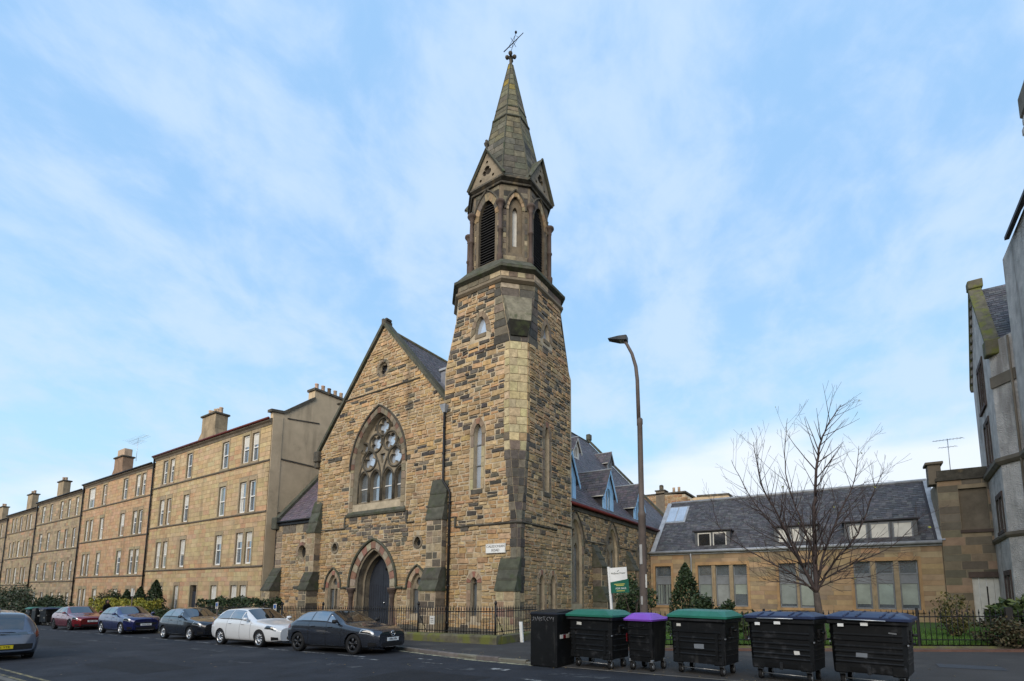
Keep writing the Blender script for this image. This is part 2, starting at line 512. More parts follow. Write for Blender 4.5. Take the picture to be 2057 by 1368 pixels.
def sheet(mb, fr, outer, holes=(), reveal=.4, thick=.35, n=0.0, col=(1, 1, 1), back=False, hole_col=None):
    """flat wall face with openings, their reveals, and the wall's own thickness round the outside"""
    P = [Vector(p) for p in outer]; E = [(i, (i + 1) % len(outer)) for i in range(len(outer))]
    for h in holes:
        o = len(P); P += [Vector(p) for p in h]; E += [(o + i, o + (i + 1) % len(h)) for i in range(len(h))]
    vs, es, fs, *_ = delaunay_2d_cdt(P, E, [], 0, 1e-5)
    F = []
    for f in fs:
        cu = sum(vs[i].x for i in f) / len(f); cv = sum(vs[i].y for i in f) / len(f)
        if not inside(outer, cu, cv) or any(inside(h, cu, cv) for h in holes): continue
        a, b, c = (vs[i] for i in f[:3])
        ar = (b.x - a.x) * (c.y - a.y) - (b.y - a.y) * (c.x - a.x)
        F.append(tuple(f) if ar > 0 else tuple(reversed(f)))
    mb.add([fr(p.x, p.y, n) for p in vs], F, col)
    if back:
        mb.add([fr(p.x, p.y, n - thick) for p in vs], [tuple(reversed(f)) for f in F], col)
    def area(p): return sum(p[i][0] * p[(i + 1) % len(p)][1] - p[(i + 1) % len(p)][0] * p[i][1] for i in range(len(p)))
    def side(poly, depth, inward, col):
        p = poly if area(poly) > 0 else poly[::-1]
        k = len(p)
        v = [fr(u, w, n) for u, w in p] + [fr(u, w, n - depth) for u, w in p]
        if inward: fcs = [(i, (i + 1) % k, k + (i + 1) % k, k + i) for i in range(k)]
        else: fcs = [((i + 1) % k, i, k + i, k + (i + 1) % k) for i in range(k)]
        mb.add(v, fcs, col)
    for h in holes: side(h, reveal, True, hole_col or col)
    if thick: side(outer, thick, False, col)

def plate(mb, fr, poly, n, col=(1, 1, 1)):
    """one flat polygon facing the frame's normal"""
    a = sum(poly[i][0] * poly[(i + 1) % len(poly)][1] - poly[(i + 1) % len(poly)][0] * poly[i][1] for i in range(len(poly)))
    p = poly if a > 0 else poly[::-1]
    P = [fr(u, v, n) for u, v in p]
    flip = (fr.U.cross(Vector((0, 0, 1)))).dot(fr.N) < 0
    mb.add(P, [tuple(reversed(range(len(P)))) if flip else tuple(range(len(P)))], col)

# --- coursed stonework: records are sorted later into single stones and one joined remainder
class Stones:
    def __init__(s, mat, name='stone', rest='rubble_stones'): s.rec = []; s.mat = mat; s.name = name; s.rest = rest
    def lay(s, parent, fr, outer, holes=(), ch=(.15, .30), ln=(.3, .8), gap=.036, depth=(.018, .062), inset=.022, colfn=None, n=0.0, v0=None, v1=None, margin=.0, r=rng, same_course=False):
        lo = min(p[1] for p in outer) if v0 is None else v0
        hi = max(p[1] for p in outer) if v1 is None else v1
        v = lo
        while v < hi - .06:
            h = r.uniform(*ch)
            if v + h > hi - .07: h = hi - v
            a, b = v + gap / 2, v + h - gap / 2
            lv = (a + .004, (a + b) / 2, b - .004)
            iv = None
            for q in lv:
                cur = scan(outer, q)
                cur = [(x + margin, y - margin) for x, y in cur]
                iv = cur if iv is None else [(max(x0, y0), min(x1, y1)) for x0, x1 in iv for y0, y1 in cur if min(x1, y1) - max(x0, y0) > .04]
            for hl in holes:
                hv0 = min(p[1] for p in hl); hv1 = max(p[1] for p in hl)
                if b < hv0 or a > hv1: continue
                qs = [q for q in lv] + [hv1 - 1e-3 if a < hv1 < b else lv[1], hv0 + 1e-3 if a < hv0 < b else lv[1]]
                spans = [sp for q in qs for sp in scan(hl, q)]
                for (hu0, hu1) in spans:
                    nx = []
                    for x0, x1 in iv:
                        if hu1 <= x0 or hu0 >= x1: nx.append((x0, x1)); continue
                        if hu0 - x0 > .05: nx.append((x0, hu0))
                        if x1 - hu1 > .05: nx.append((hu1, x1))
                    iv = nx
            for x0, x1 in iv:
                u = x0
                while u < x1 - .03:
                    l = r.uniform(*ln)
                    if x1 - (u + l) < ln[0] * .7: l = x1 - u
                    ua, ub = u + gap / 2, u + l - gap / 2
                    # occasionally split a tall stone in two courses
                    if not same_course and h > .22 and r.random() < .30:
                        vm = v + h * r.uniform(.4, .6)
                        parts = ((a, vm - gap / 2), (vm + gap / 2, b))
                    else: parts = ((a, b),)
                    for pa, pb in parts:
                        if ub - ua > .03 and pb - pa > .03:
                            j = gap * (.12 if same_course else .75)
                            P = [fr(ua + r.uniform(-j, j), pa + r.uniform(-j, j), n), fr(ub + r.uniform(-j, j), pa + r.uniform(-j, j), n), fr(ub + r.uniform(-j, j), pb + r.uniform(-j, j), n), fr(ua + r.uniform(-j, j), pb + r.uniform(-j, j), n)]
                            s.quad(parent, P, fr.N, r.uniform(*depth), inset, colfn((P[0] + P[2]) / 2))
                    u += l
            v += h
    def quad(s, parent, P, N, depth, inset, col):
        P = [Vector(p) for p in P]
        flip = (P[1] - P[0]).cross(P[3] - P[0]).dot(N) < 0
        if flip: P = [P[1], P[0], P[3], P[2]]
        c = (P[0] + P[2]) / 2
        d = EYE - c
        ar = (P[1] - P[0]).cross(P[3] - P[0]).length
        sc = ar * max(0, d.normalized().dot(N)) / (EYE - c).length_squared
        s.rec.append((sc, parent, P, N, depth, inset, col))
    def finish(s, limit=300, boost=None):
        s.rec.sort(key=lambda t: -t[0])
        r = random.Random(3)
        rest = {}
        for i, (sc, par, P, N, depth, inset, col) in enumerate(s.rec):
            if i < limit and sc > 0:
                mb = MB(); mb.block(P, N, depth, inset, col, r)
                build(mb, s.name, s.mat, par)
            else:
                rest.setdefault(par, MB()).block(P, N, depth, inset, col, r)
        for par, mb in rest.items(): build(mb, s.rest, s.mat, par, kind='stuff')

def jit(c, a, r=rng):
    k = 1 + r.uniform(-a, a)
    return tuple(max(.004, x * k * (1 + r.uniform(-.05, .05))) for x in c)

def slates(mb, O, U, W, width, length, sw=.28, sh=.2, colfn=None, keep=None, lift=.018, r=rng):
    """overlapping slates laid on the plane O + U*u + W*w"""
    O, U, W = Vector(O), Vector(U).normalized(), Vector(W).normalized()
    N = U.cross(W).normalized()
    if N.z < 0: N = -N
    nr = int(length / sh); sh = length / nr
    for j in range(nr):
        w0 = j * sh; u = -(j % 2) * sw * .5
        while u < width:
            l = sw * r.uniform(.75, 1.2)
            a, b = max(0, u), min(width, u + l)
            u += l
            if b - a < .03: continue
            if keep and not keep((a + b) / 2, w0 + sh / 2): continue
            g = .006; lf = lift * r.uniform(.7, 1.5)
            p = [O + U * (a + g) + W * w0 + N * lf, O + U * (b - g) + W * w0 + N * lf * r.uniform(.8, 1.2), O + U * (b - g) + W * (w0 + sh * 1.15) + N * .004, O + U * (a + g) + W * (w0 + sh * 1.15) + N * .004]
            q = [O + U * (a + g) + W * w0, O + U * (b - g) + W * w0]
            f = [(0, 1, 2, 3), (4, 5, 1, 0)]
            if (p[1] - p[0]).cross(p[3] - p[0]).dot(N) < 0: f = [tuple(reversed(t)) for t in f]
            mb.add(p + q, f, colfn((p[0] + p[2]) / 2))

def text_mesh(body, size, extrude=.002, align='CENTER'):
    cu = bpy.data.curves.new('lettering', 'FONT')
    cu.body = body; cu.size = size; cu.extrude = extrude; cu.align_x = align; cu.align_y = 'CENTER'; cu.resolution_u = 3
    o = bpy.data.objects.new('lettering_source', cu); COL.objects.link(o)
    dg = bpy.context.evaluated_depsgraph_get()
    me = bpy.data.meshes.new_from_object(o.evaluated_get(dg))
    bpy.data.objects.remove(o); bpy.data.curves.remove(cu)
    ca = me.color_attributes.new('Col', 'FLOAT_COLOR', 'CORNER')
    ca.data.foreach_set('color', np.ones(len(me.loops) * 4, dtype=np.float32))
    return me
def put_text(body, size, mat, parent, origin, U, N, name='lettering', bold_x=1.0, world=True):
    """lettering on a plane: U = reading direction, N = facing normal"""
    me = text_mesh(body, size)
    U = Vector(U).normalized(); N = Vector(N).normalized(); V = N.cross(U)
    Mx = Matrix((U * bold_x, V, N)).transposed().to_4x4(); Mx.translation = Vector(origin)
    me.transform(Mx)
    return link(name, me, mat, parent, world)
def ground(x):
    return 0.0196 * (min(x, 6.0) + 7.5)
# ================================================================== CHURCH
TAN = [(.40, .27, .14), (.36, .24, .125), (.42, .30, .165), (.33, .22, .118), (.41, .27, .13), (.38, .27, .16), (.31, .215, .122), (.43, .31, .185)]
SOOT = [(.060, .055, .050), (.080, .072, .062), (.105, .092, .075), (.14, .118, .09)]
ORANGE = [(.40, .245, .125), (.37, .225, .12)]
def church_col(base=.10, hi=.0, cold=0.0):
    def f(p):
        q = Vector((p.x * .42, p.y * .42, p.z * .6))
        s = noise.noise(q) * .5 + noise.noise(q * 3.1) * .28
        prob = base + hi * max(0, min(1, (p.z - 5) / 8)) + s * .62
        r = rng.random()
        if r < prob: c = jit(rng.choice(SOOT), .2)
        elif r < prob + .10: c = jit(rng.choice(ORANGE), .15)
        else: c = jit(rng.choice(TAN), .15)
        if cold: c = tuple(a * (1 - cold) + b * cold for a, b in zip(c, (.17, .15, .12)))
        return c
    return f
ST = Stones('rubble', 'stone')
CH = root('church', (-20.0, 24.0, ground(-20)), label='sandstone church with a tall corner spire and a large traceried window', cat='church')
Yt, Yg = 18.80, 19.02           # tower front plane, gable plane
Xs = -12.75                      # tower's right face
Z0 = -.75                        # walls start below the ground
mb = MB()

# ---------------- tower walls
ZC = 17.35
prof = [(Z0, .10), (5.1, .10), (6.3, .30), (8.3, .50), (9.3, .60), (14.1, .62), (16.75, 1.2), (ZC, 1.22)]      # street-corner chamfer
def cR(z):
    for (a, b), (c, d) in zip(prof, prof[1:]):
        if z <= c: return b + (d - b) * max(0, (z - a)) / (c - a)
    return prof[-1][1]
profL = [(Z0, .30), (13.6, .32), (16.4, 1.05), (ZC, 1.1)]
XL = -17.85; YB = 23.9
front = [(XL + .30, Z0), (Xs - .10, Z0)] + [(Xs - c, z) for z, c in prof[1:]] + [(XL + c, z) for z, c in profL[::-1][:-1]]
right = [(Yt + .10, Z0), (YB - .12, Z0), (YB - .15, 13.8), (YB - 1.15, 16.4), (YB - 1.2, ZC)] + [(Yt + c, z) for z, c in prof[::-1][:-1]]
tower = bpy.data.objects.new('x', None); bpy.data.objects.remove(tower)
f_low = gothic(-15.33, .20, .75, 2.35, 2.62, 4)
f_lan = gothic(-15.26, .24, 6.95, 9.75, 10.3, 5)
f_top = gothic(-15.2, .36, 14.95, 15.05, 15.95, 5)
r_lan = gothic(21.25, .22, 6.95, 9.75, 10.35, 5)
r_top = gothic(21.2, .30, 14.95, 15.05, 15.9, 5)
r_twa = gothic(20.78, .24, .55, 2.35, 2.8, 4)
r_twb = gothic(21.83, .24, .55, 2.35, 2.8, 4)
fF, fR = FY(Yt), FX(Xs)
sheet(mb, fF, front, (f_low, f_lan, f_top), .32, .3)
sheet(mb, fR, right, (r_lan, r_top, r_twa, r_twb), .32, .3)
# chamfer face of the street corner and the other sides
for (z0, c0), (z1, c1) in zip(prof, prof[1:]):
    mb.add([(Xs - c0, Yt, z0), (Xs, Yt + c0, z0), (Xs, Yt + c1, z1), (Xs - c1, Yt, z1)], [(0, 1, 2, 3)])
for (z0, c0), (z1, c1) in zip(profL, profL[1:]):
    mb.add([(XL, Yt + c0, z0), (XL + c0, Yt, z0), (XL + c1, Yt, z1), (XL, Yt + c1, z1)], [(0, 1, 2, 3)])
mb.add([(XL, Yt + .3, Z0), (XL, YB, Z0), (XL, YB, 14), (XL, YB - 1.1, ZC), (XL, Yt + 1.1, ZC)], [(4, 3, 2, 1, 0)])
mb.add([(XL, YB, Z0), (Xs, YB, Z0), (Xs, YB, 13.8), (Xs, YB - .15, 13.8), (Xs - 1.1, YB, ZC), (XL + 1.1, YB, ZC), (XL, YB, 14)], [(0, 6, 5, 4, 2, 1)])
mb.add([(Xs, YB - .12, Z0), (Xs, YB, Z0), (Xs, YB, 13.8), (Xs, YB - .15, 13.8)], [(0, 1, 2, 3)])
mb.add([(Xs, YB - .15, 13.8), (Xs, YB, 13.8), (Xs - 1.1, YB, ZC), (Xs, YB - 1.2, ZC)], [(0, 1, 2, 3)])
tower = build(mb, 'tower_wall', 'mortar', CH)
# rubble on the two faces; margins for surrounds come from larger hole outlines
def grow(poly, d):
    cu = sum(p[0] for p in poly) / len(poly); cv = (min(p[1] for p in poly) + max(p[1] for p in poly)) / 2
    w = max(p[0] for p in poly) - min(p[0] for p in poly); h = max(p[1] for p in poly) - min(p[1] for p in poly)
    return [(cu + (p[0] - cu) * (1 + 2 * d / w), cv + (p[1] - cv) * (1 + 2 * d / h)) for p in poly]
tc_f = church_col(.0, .44); tc_r = church_col(.08, .20, .18)
def corner_strip(poly, side, w=.36, zlo=5.0, zhi=14.1): return poly
quoinF = [(Xs - .45, Z0 - .1), (Xs + .2, Z0 - .1), (Xs + .2, ZC + .2), (Xs - 1.55, ZC + .2), (Xs - 1.55, 14.2), (Xs - .88, 14.0), (Xs - .88, 8.9), (Xs - .6, 6.5), (Xs - .45, 5.1)]
quoinR = [(Yt - .2, Z0 - .1), (Yt + .42, Z0 - .1), (Yt + .42, 5.1), (Yt + .78, 8.9), (Yt + .78, 14.2), (Yt + 1.5, 14.2), (Yt + 1.5, ZC + .2), (Yt - .2, ZC + .2)]
sign_hole = rect(-14.6, -13.42, 3.70, 4.18)
ST.lay(tower, fF, front, (grow(f_low, .26), grow(f_lan, .25), grow(f_top, .3), quoinF), ch=(.15, .30), ln=(.28, .75), colfn=tc_f, v1=ZC)
ST.lay(tower, fR, right, (grow(r_lan, .24), grow(r_top, .28), grow(r_twa, .22), grow(r_twb, .22), quoinR), ch=(.13, .27), ln=(.28, .7), colfn=tc_r, v1=ZC)
# ashlar corner: blocks on both returns and on the chamfer
PALE = [(.42, .345, .20), (.40, .33, .19), (.38, .315, .19), (.44, .36, .22)]
z = -.5
fC = Frame((Xs, Yt, 0), (1, 1, 0), (1, -1, 0))
k = 0
while z < ZC - .2:
    h = rng.uniform(.36, .50)
    if z + h > ZC - .25: h = ZC - z
    zm = z + h / 2
    if zm < 1.9: cc = lambda: jit(rng.choice(PALE + SOOT[3:]), .12)
    elif zm < 8.4: cc = lambda: jit(rng.choice(SOOT), .25)
    elif zm < 9.5: cc = lambda: jit(rng.choice(SOOT[2:] + PALE[:1] + [(.30, .2, .12)]), .2)
    elif zm < 14.2: cc = lambda: jit(rng.choice(PALE), .07)
    elif zm < 15.4: cc = lambda: jit(rng.choice(SOOT), .2)
    else: cc = lambda: jit(rng.choice(SOOT[1:] + [(.30, .26, .18)]), .2)
    lo, hi = (z + .008, z + h - .008) if zm > 8.4 else (z + .001, z + h - .001)
    ext = .34 if k % 2 else .27
    wF = (.45 if zm < 5.1 else .45 + (zm - 5.1) * .113 if zm < 8.9 else .88 if zm < 14.1 else 1.55); wR = (.42 if zm < 5.1 else .42 + (zm - 5.1) * .095 if zm < 8.9 else .78 if zm < 14.1 else 1.5)
    wF += .05 * (k % 2); wR += .05 * (k % 2)
    c0, c1 = cR(lo), cR(hi)
    ST.quad(tower, [(Xs - wF, Yt, lo), (Xs - c0 - .005, Yt, lo), (Xs - c1 - .005, Yt, hi), (Xs - wF, Yt, hi)], Vector((0, -1, 0)), .035, .012, cc())
    ST.quad(tower, [(Xs, Yt + c0 + .005, lo), (Xs, Yt + wR, lo), (Xs, Yt + wR, hi), (Xs, Yt + c1 + .005, hi)], Vector((1, 0, 0)), .035, .012, cc() if zm < 9.4 or zm > 14.2 else jit(rng.choice(TAN), .15))
    if c0 <= .2:
        ST.quad(tower, [(Xs - c0, Yt, lo), (Xs, Yt + c0, lo), (Xs, Yt + c1, hi), (Xs - c1, Yt, hi)], fC.N, .012, .004, cc())
    if c0 > .2:
        m = rng.uniform(.35, .65)
        a0, b0, a1, b1 = Vector((Xs - c0, Yt, lo)), Vector((Xs, Yt + c0, lo)), Vector((Xs - c1, Yt, hi)), Vector((Xs, Yt + c1, hi))
        ST.quad(tower, [a0, a0.lerp(b0, m - .003), a1.lerp(b1, m - .003), a1], fC.N, .03, .010, cc())
        ST.quad(tower, [a0.lerp(b0, m + .003), b0, b1, a1.lerp(b1, m + .003)], fC.N, .03, .010, cc())
    z += h; k += 1
# the sloped broach block above the pale strip
mb = MB()
def broach(zs, cs, out, col):
    pass
A = [Vector((Xs - 1.14, Yt + .0, 16.55)), Vector((Xs, Yt + 1.14, 16.55))]
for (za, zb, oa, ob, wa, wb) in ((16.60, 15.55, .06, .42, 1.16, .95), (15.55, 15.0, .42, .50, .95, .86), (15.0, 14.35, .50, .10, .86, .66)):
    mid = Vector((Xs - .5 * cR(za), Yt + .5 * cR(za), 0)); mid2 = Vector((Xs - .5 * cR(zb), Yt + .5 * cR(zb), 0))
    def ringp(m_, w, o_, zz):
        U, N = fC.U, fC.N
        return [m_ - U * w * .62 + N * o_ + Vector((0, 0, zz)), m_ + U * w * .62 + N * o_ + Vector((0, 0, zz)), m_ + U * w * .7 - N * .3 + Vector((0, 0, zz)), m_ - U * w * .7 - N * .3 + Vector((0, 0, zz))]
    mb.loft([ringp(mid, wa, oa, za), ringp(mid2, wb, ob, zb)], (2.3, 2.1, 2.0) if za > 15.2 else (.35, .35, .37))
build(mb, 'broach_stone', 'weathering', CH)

# string courses and plinth
def strip_band(mb, pts, prof_, closed=False):
    """moulding swept along a horizontal polyline of (x, y); prof_ = (outward, z)"""
    n = len(pts); rings = []
    for i, p in enumerate(pts):
        p = Vector((p[0], p[1]))
        a = Vector(pts[i - 1]) if (i > 0 or closed) else None
        b = Vector(pts[(i + 1) % n]) if (i < n - 1 or closed) else None
        d0 = (p - a).normalized() if a is not None else None
        d1 = (b - p).normalized() if b is not None else None
        if d0 is None: d0 = d1
        if d1 is None: d1 = d0
        n0 = Vector((d0.y, -d0.x)); n1 = Vector((d1.y, -d1.x))
        bi = (n0 + n1).normalized(); k = 1 / max(.35, bi.dot(n0))
        rings.append([Vector((p.x + bi.x * o * k, p.y + bi.y * o * k, zz)) for o, zz in prof_])
    if closed: rings.append(rings[0])
    mb.loft(rings, cap0=not closed, cap1=not closed)
SP = lambda z, o=.10, h=.16: [(-.05, z - h * .55), (o * .35, z - h * .5), (o, z - h * .1), (o, z + h * .12), (-.05, z + h * .5)]
mb = MB()
strip_band(mb, [(-16.55, Yt), (Xs - .1, Yt), (Xs, Yt + .1), (Xs, 22.2)], SP(5.12, .09))
strip_band(mb, [(Xs, 21.9), (Xs, YB - .1)], SP(5.42, .09))
mb.box(-16.62, -16.52, Yt - .09, Yt + .02, 5.1, 5.62)
strip_band(mb, [(-17.1, Yt), (-16.5, Yt)], SP(5.63, .09))
build(mb, 'string_course', 'soot_stone', tower)
mb = MB()
strip_band(mb, [(XL + .3, Yt), (Xs - .1, Yt), (Xs, Yt + .1), (Xs, YB)], [(-.05, Z0), (.10, Z0), (.10, .05), (.03, .2), (-.05, .2)])
build(mb, 'plinth', 'soot_stone', tower)
# oct plan helper for the upper stages
cx, cy = -15.3, 21.3
def octo(h, c, z, x0=cx, y0=cy):
    P = [(-h + c, -h), (h - c, -h), (h, -h + c), (h, h - c), (h - c, h), (-h + c, h), (-h, h - c), (-h, -h + c)]
    return [Vector((x0 + a, y0 + b, z)) for a, b in P]
mb = MB()
for (z0_, z1_, h0, h1, c_) in ((17.32, 17.42, 2.57, 2.68, 1.2), (17.42, 17.54, 2.68, 2.68, 1.2), (17.54, 17.62, 2.68, 2.58, 1.2), (17.62, 17.92, 2.58, 2.58, 1.2)):
    mb.loft([octo(h0, c_, z0_), octo(h1, c_, z1_)], (.17, .14, .10))
build(mb, 'cornice_band', 'ashlar', CH)
for m_ in (bpy.data.objects['cornice_band'].data,):
    pass
mb = MB()
for (z0_, z1_, h0, h1, c_) in ((17.92, 18.02, 2.60, 2.78, 1.25), (18.02, 18.16, 2.78, 2.78, 1.25), (18.16, 18.24, 2.78, 2.66, 1.25), (18.24, 18.95, 2.66, 2.16, 1.15)):
    mb.loft([octo(h0, c_, z0_), octo(h1, c_, z1_)])
build(mb, 'cornice', 'weathering', CH)
# painted stone colours on the band: mottled ashlar blocks
for i in range(8):
    P = octo(2.585, 1.2, 17.64); Q = octo(2.585, 1.2, 17.90)
    a, b, c, d = P[i], P[(i + 1) % 8], Q[(i + 1) % 8], Q[i]
    if i not in (0, 1, 2, 7): continue
    n_ = 4
    Nn = (b - a).cross(Vector((0, 0, 1))).normalized()
    for q in range(n_):
        t0, t1 = q / n_ + .006, (q + 1) / n_ - .006
        ST.quad(bpy.data.objects['cornice_band'], [a.lerp(b, t0), a.lerp(b, t1), d.lerp(c, t1), d.lerp(c, t0)], Nn, .02, .01, jit(rng.choice([(.34, .28, .18), (.36, .29, .19), (.10, .085, .065), (.15, .12, .09)]), .15))

# ---------------- belfry
hB, cB = 2.02, 1.10
bz0, bz1 = 18.95, 23.55
belfry_mb = MB()
bst = [(.10, .088, .07), (.16, .135, .098), (.25, .20, .135), (.07, .062, .052), (.05, .046, .042), (.28, .225, .15)]
def bcol(p): 
    s = noise.noise(p * .9)
    return jit(rng.choice(bst[3:5] + bst[:2] if s + (p.z - 22.3) * .25 > .05 else bst[:3] + [bst[5], bst[3]]), .2)
E8 = []
for i in range(8):
    P = octo(hB, cB, 0); a, b = P[i], P[(i + 1) % 8]
    E8.append((a, b))
belf_faces = []
for i, (a, b) in enumerate(E8):
    w = (b - a).length; U = (b - a).normalized(); N = U.cross(Vector((0, 0, 1)))
    fr = Frame(a, U, N)
    if i % 2 == 0:
        hole = gothic(w / 2, .55, 19.10, 21.75, 22.8, 6)
        sheet(belfry_mb, fr, rect(0, w, bz0, bz1), (hole,), .45, .0)
        belf_faces.append((fr, w, hole, True))
    else:
        hole = gothic(w / 2, .13, 19.95, 21.95, 22.2, 3)
        nic = gothic(w / 2, .36, 19.45, 21.9, 22.75, 6)
        sheet(belfry_mb, fr, rect(0, w, bz0, bz1), (nic,), .16, .0)
        sheet(belfry_mb, fr, nic, (hole,), .25, .0, n=-.16)
        belf_faces.append((fr, w, nic, False))
belfry_mb.add(octo(hB, cB, bz1), [tuple(range(8))])
belfry_mb.c = [(.62, .60, .58)] * len(belfry_mb.c)
belfry = build(belfry_mb, 'belfry_wall', 'tracery', CH)
for i, (fr, w, hole, card) in enumerate(belf_faces):
    if i not in (0, 1, 2, 7, 3): continue
    ST.lay(belfry, fr, rect(0.12, w - .12, bz0, bz1), (grow(hole, .16 if card else .12),), ch=(.28, .40), ln=(.35, .8), gap=.014, depth=(.01, .02), inset=.008, colfn=bcol, same_course=True)
    # arch stones round the opening
    hw = (.55, .30) if card else (.36, .16)
    for (A_, B_) in zip(arcpts(w / 2, hw[0], 21.75 if card else 21.9, 22.8 if card else 22.75, 9), arcpts(w / 2, hw[0], 21.75 if card else 21.9, 22.8 if card else 22.75, 9)[1:]):
        pass
    n_ = 9
    I_ = arcpts(w / 2, hw[0], 21.75 if card else 21.9, 22.8 if card else 22.75, n_)
    O_ = arcpts(w / 2, hw[0] + hw[1], 21.75 if card else 21.9, 23.28 if card else 23.0, n_)
    for q in range(n_):
        ST.quad(belfry, [fr(*I_[q]), fr(*I_[q + 1]), fr(*O_[q + 1]), fr(*O_[q])], fr.N, .03, .008, jit(rng.choice([(.33, .22, .12), (.27, .19, .11), (.10, .085, .07), (.30, .24, .15)]), .2))
    # hood mould
    hm = MB()
    H_ = arcpts(w / 2, hw[0] + hw[1] + .04, 21.75 if card else 21.9, 23.34 if card else 23.06, 12)
    hm.tube([fr(u, v, .05) for u, v in H_], .055, 5, smooth=False)
    build(hm, 'hood_mould', 'soot_stone', belfry)
    if card:
        for g in range(24):
            v = 19.16 + g * .155
            sp = scan(hole, v + .02)
            if not sp: continue
            u0_, u1_ = sp[0]
            lm = MB()
            lm.add([fr(u0_, v + .10, -.34), fr(u1_, v + .10, -.34), fr(u1_, v - .02, -.14), fr(u0_, v - .02, -.14), fr(u0_, v + .12, -.33), fr(u1_, v + .12, -.33), fr(u1_, v + .005, -.13), fr(u0_, v + .005, -.13)],
                   [(0, 1, 2, 3), (4, 7, 6, 5), (3, 2, 6, 7)])
            build(lm, 'louvre', 'louvre_slate', belfry)
    bk = MB()
    if card: plate(bk, fr, hole, -.42, (.3, .3, .3)); build(bk, 'louvre_back', 'black_iron', belfry)
    else:
        plate(bk, fr, gothic(w / 2, .13, 19.95, 21.95, 22.2, 3), -.36); build(bk, 'slit_light', 'off_white', belfry)
# colonnettes on the octagon's corners
for (a, b) in E8:
    d = (a - Vector((cx, cy, 0))).normalized()
    p = a + d * .10
    s_ = MB()
    s_.lathe([(.16, 18.55), (.16, 19.05), (.17, 19.1), (.17, 19.18), (.105, 19.26), (.105, 20.55), (.145, 20.58), (.145, 20.66), (.105, 20.69), (.10, 21.75), (.13, 21.80), (.10, 21.84), (.20, 22.06), (.25, 22.10), (.25, 22.20), (.05, 22.32)], (p.x, p.y, 0), 10)
    build(s_, 'colonnette', 'red_stone', belfry)
# band and gables
mb = MB()
for (z0_, z1_, h0, h1, c_) in ((23.52, 23.6, 2.06, 2.2, 1.13), (23.6, 23.70, 2.2, 2.2, 1.13), (23.70, 23.76, 2.2, 2.08, 1.12)):
    mb.loft([octo(h0, c_, z0_), octo(h1, c_, z1_)])
strip_band(mb, [(p.x, p.y) for p in octo(2.1, 1.12, 0)], [(-.05, 23.30), (.03, 23.31), (.06, 23.36), (.03, 23.41), (-.05, 23.42)], True)
build(mb, 'belfry_cornice', 'soot_stone', CH)
for q in range(4):
    T = Matrix.Translation((cx, cy, 0)) @ Matrix.Rotation(q * PI / 2, 4, 'Z')
    gfr = Frame(T @ Vector((0, -2.10, 0)), (T.to_3x3() @ Vector((1, 0, 0))), (T.to_3x3() @ Vector((0, -1, 0))))
    gm = MB()
    tri = [(-1.12, 23.74), (1.12, 23.74), (0, 25.62)]
    trefs = [foil(0, 24.45, .30, 3, PI / 2, 24, .42), circ(-.42, 24.05, .085, 8), circ(.42, 24.05, .085, 8), circ(0, 24.98, .08, 8)]
    sheet(gm, gfr, tri, trefs, .12, .0)
    for t_ in trefs: plate(gm, gfr, t_, -.12, (.12, .11, .1))
    gb = build(gm, 'belfry_gable', 'tracery', CH)
    cm = MB()
    # saddleback behind the gable running into the spire
    ap0, ap1 = gfr(0, 25.70, .10), gfr(0, 25.70, -1.6)
    l0, l1, r0_, r1_ = gfr(-1.22, 23.72, .10), gfr(-1.22, 23.72, -1.4), gfr(1.22, 23.72, .10), gfr(1.22, 23.72, -1.4)
    dn = Vector((0, 0, -.14))
    for (e0, e1) in ((l0, l1), (r0_, r1_)):
        cm.add([e0, e1, ap1, ap0, e0 + dn, e1 + dn, ap1 + dn, ap0 + dn], [(0, 1, 2, 3), (4, 5, 6, 7), (0, 3, 7, 4), (0, 1, 5, 4)])
    cm.tube([gfr(-1.24, 23.70, .10), gfr(0, 25.68, .10), gfr(1.24, 23.70, .10)], .085, 4, smooth=False)
    build(cm, 'gable_coping', 'weathering', gb)
    if q: continue
    fm = MB()
    fm.lathe([(.04, 25.65), (.07, 25.8), (.05, 25.86), (.13, 25.95), (.15, 26.02), (.07, 26.1), (.09, 26.2), (.02, 26.28)], tuple(gfr(0, 0, .06)), 8)
    build(fm, 'gable_finial', 'soot_stone', gb)
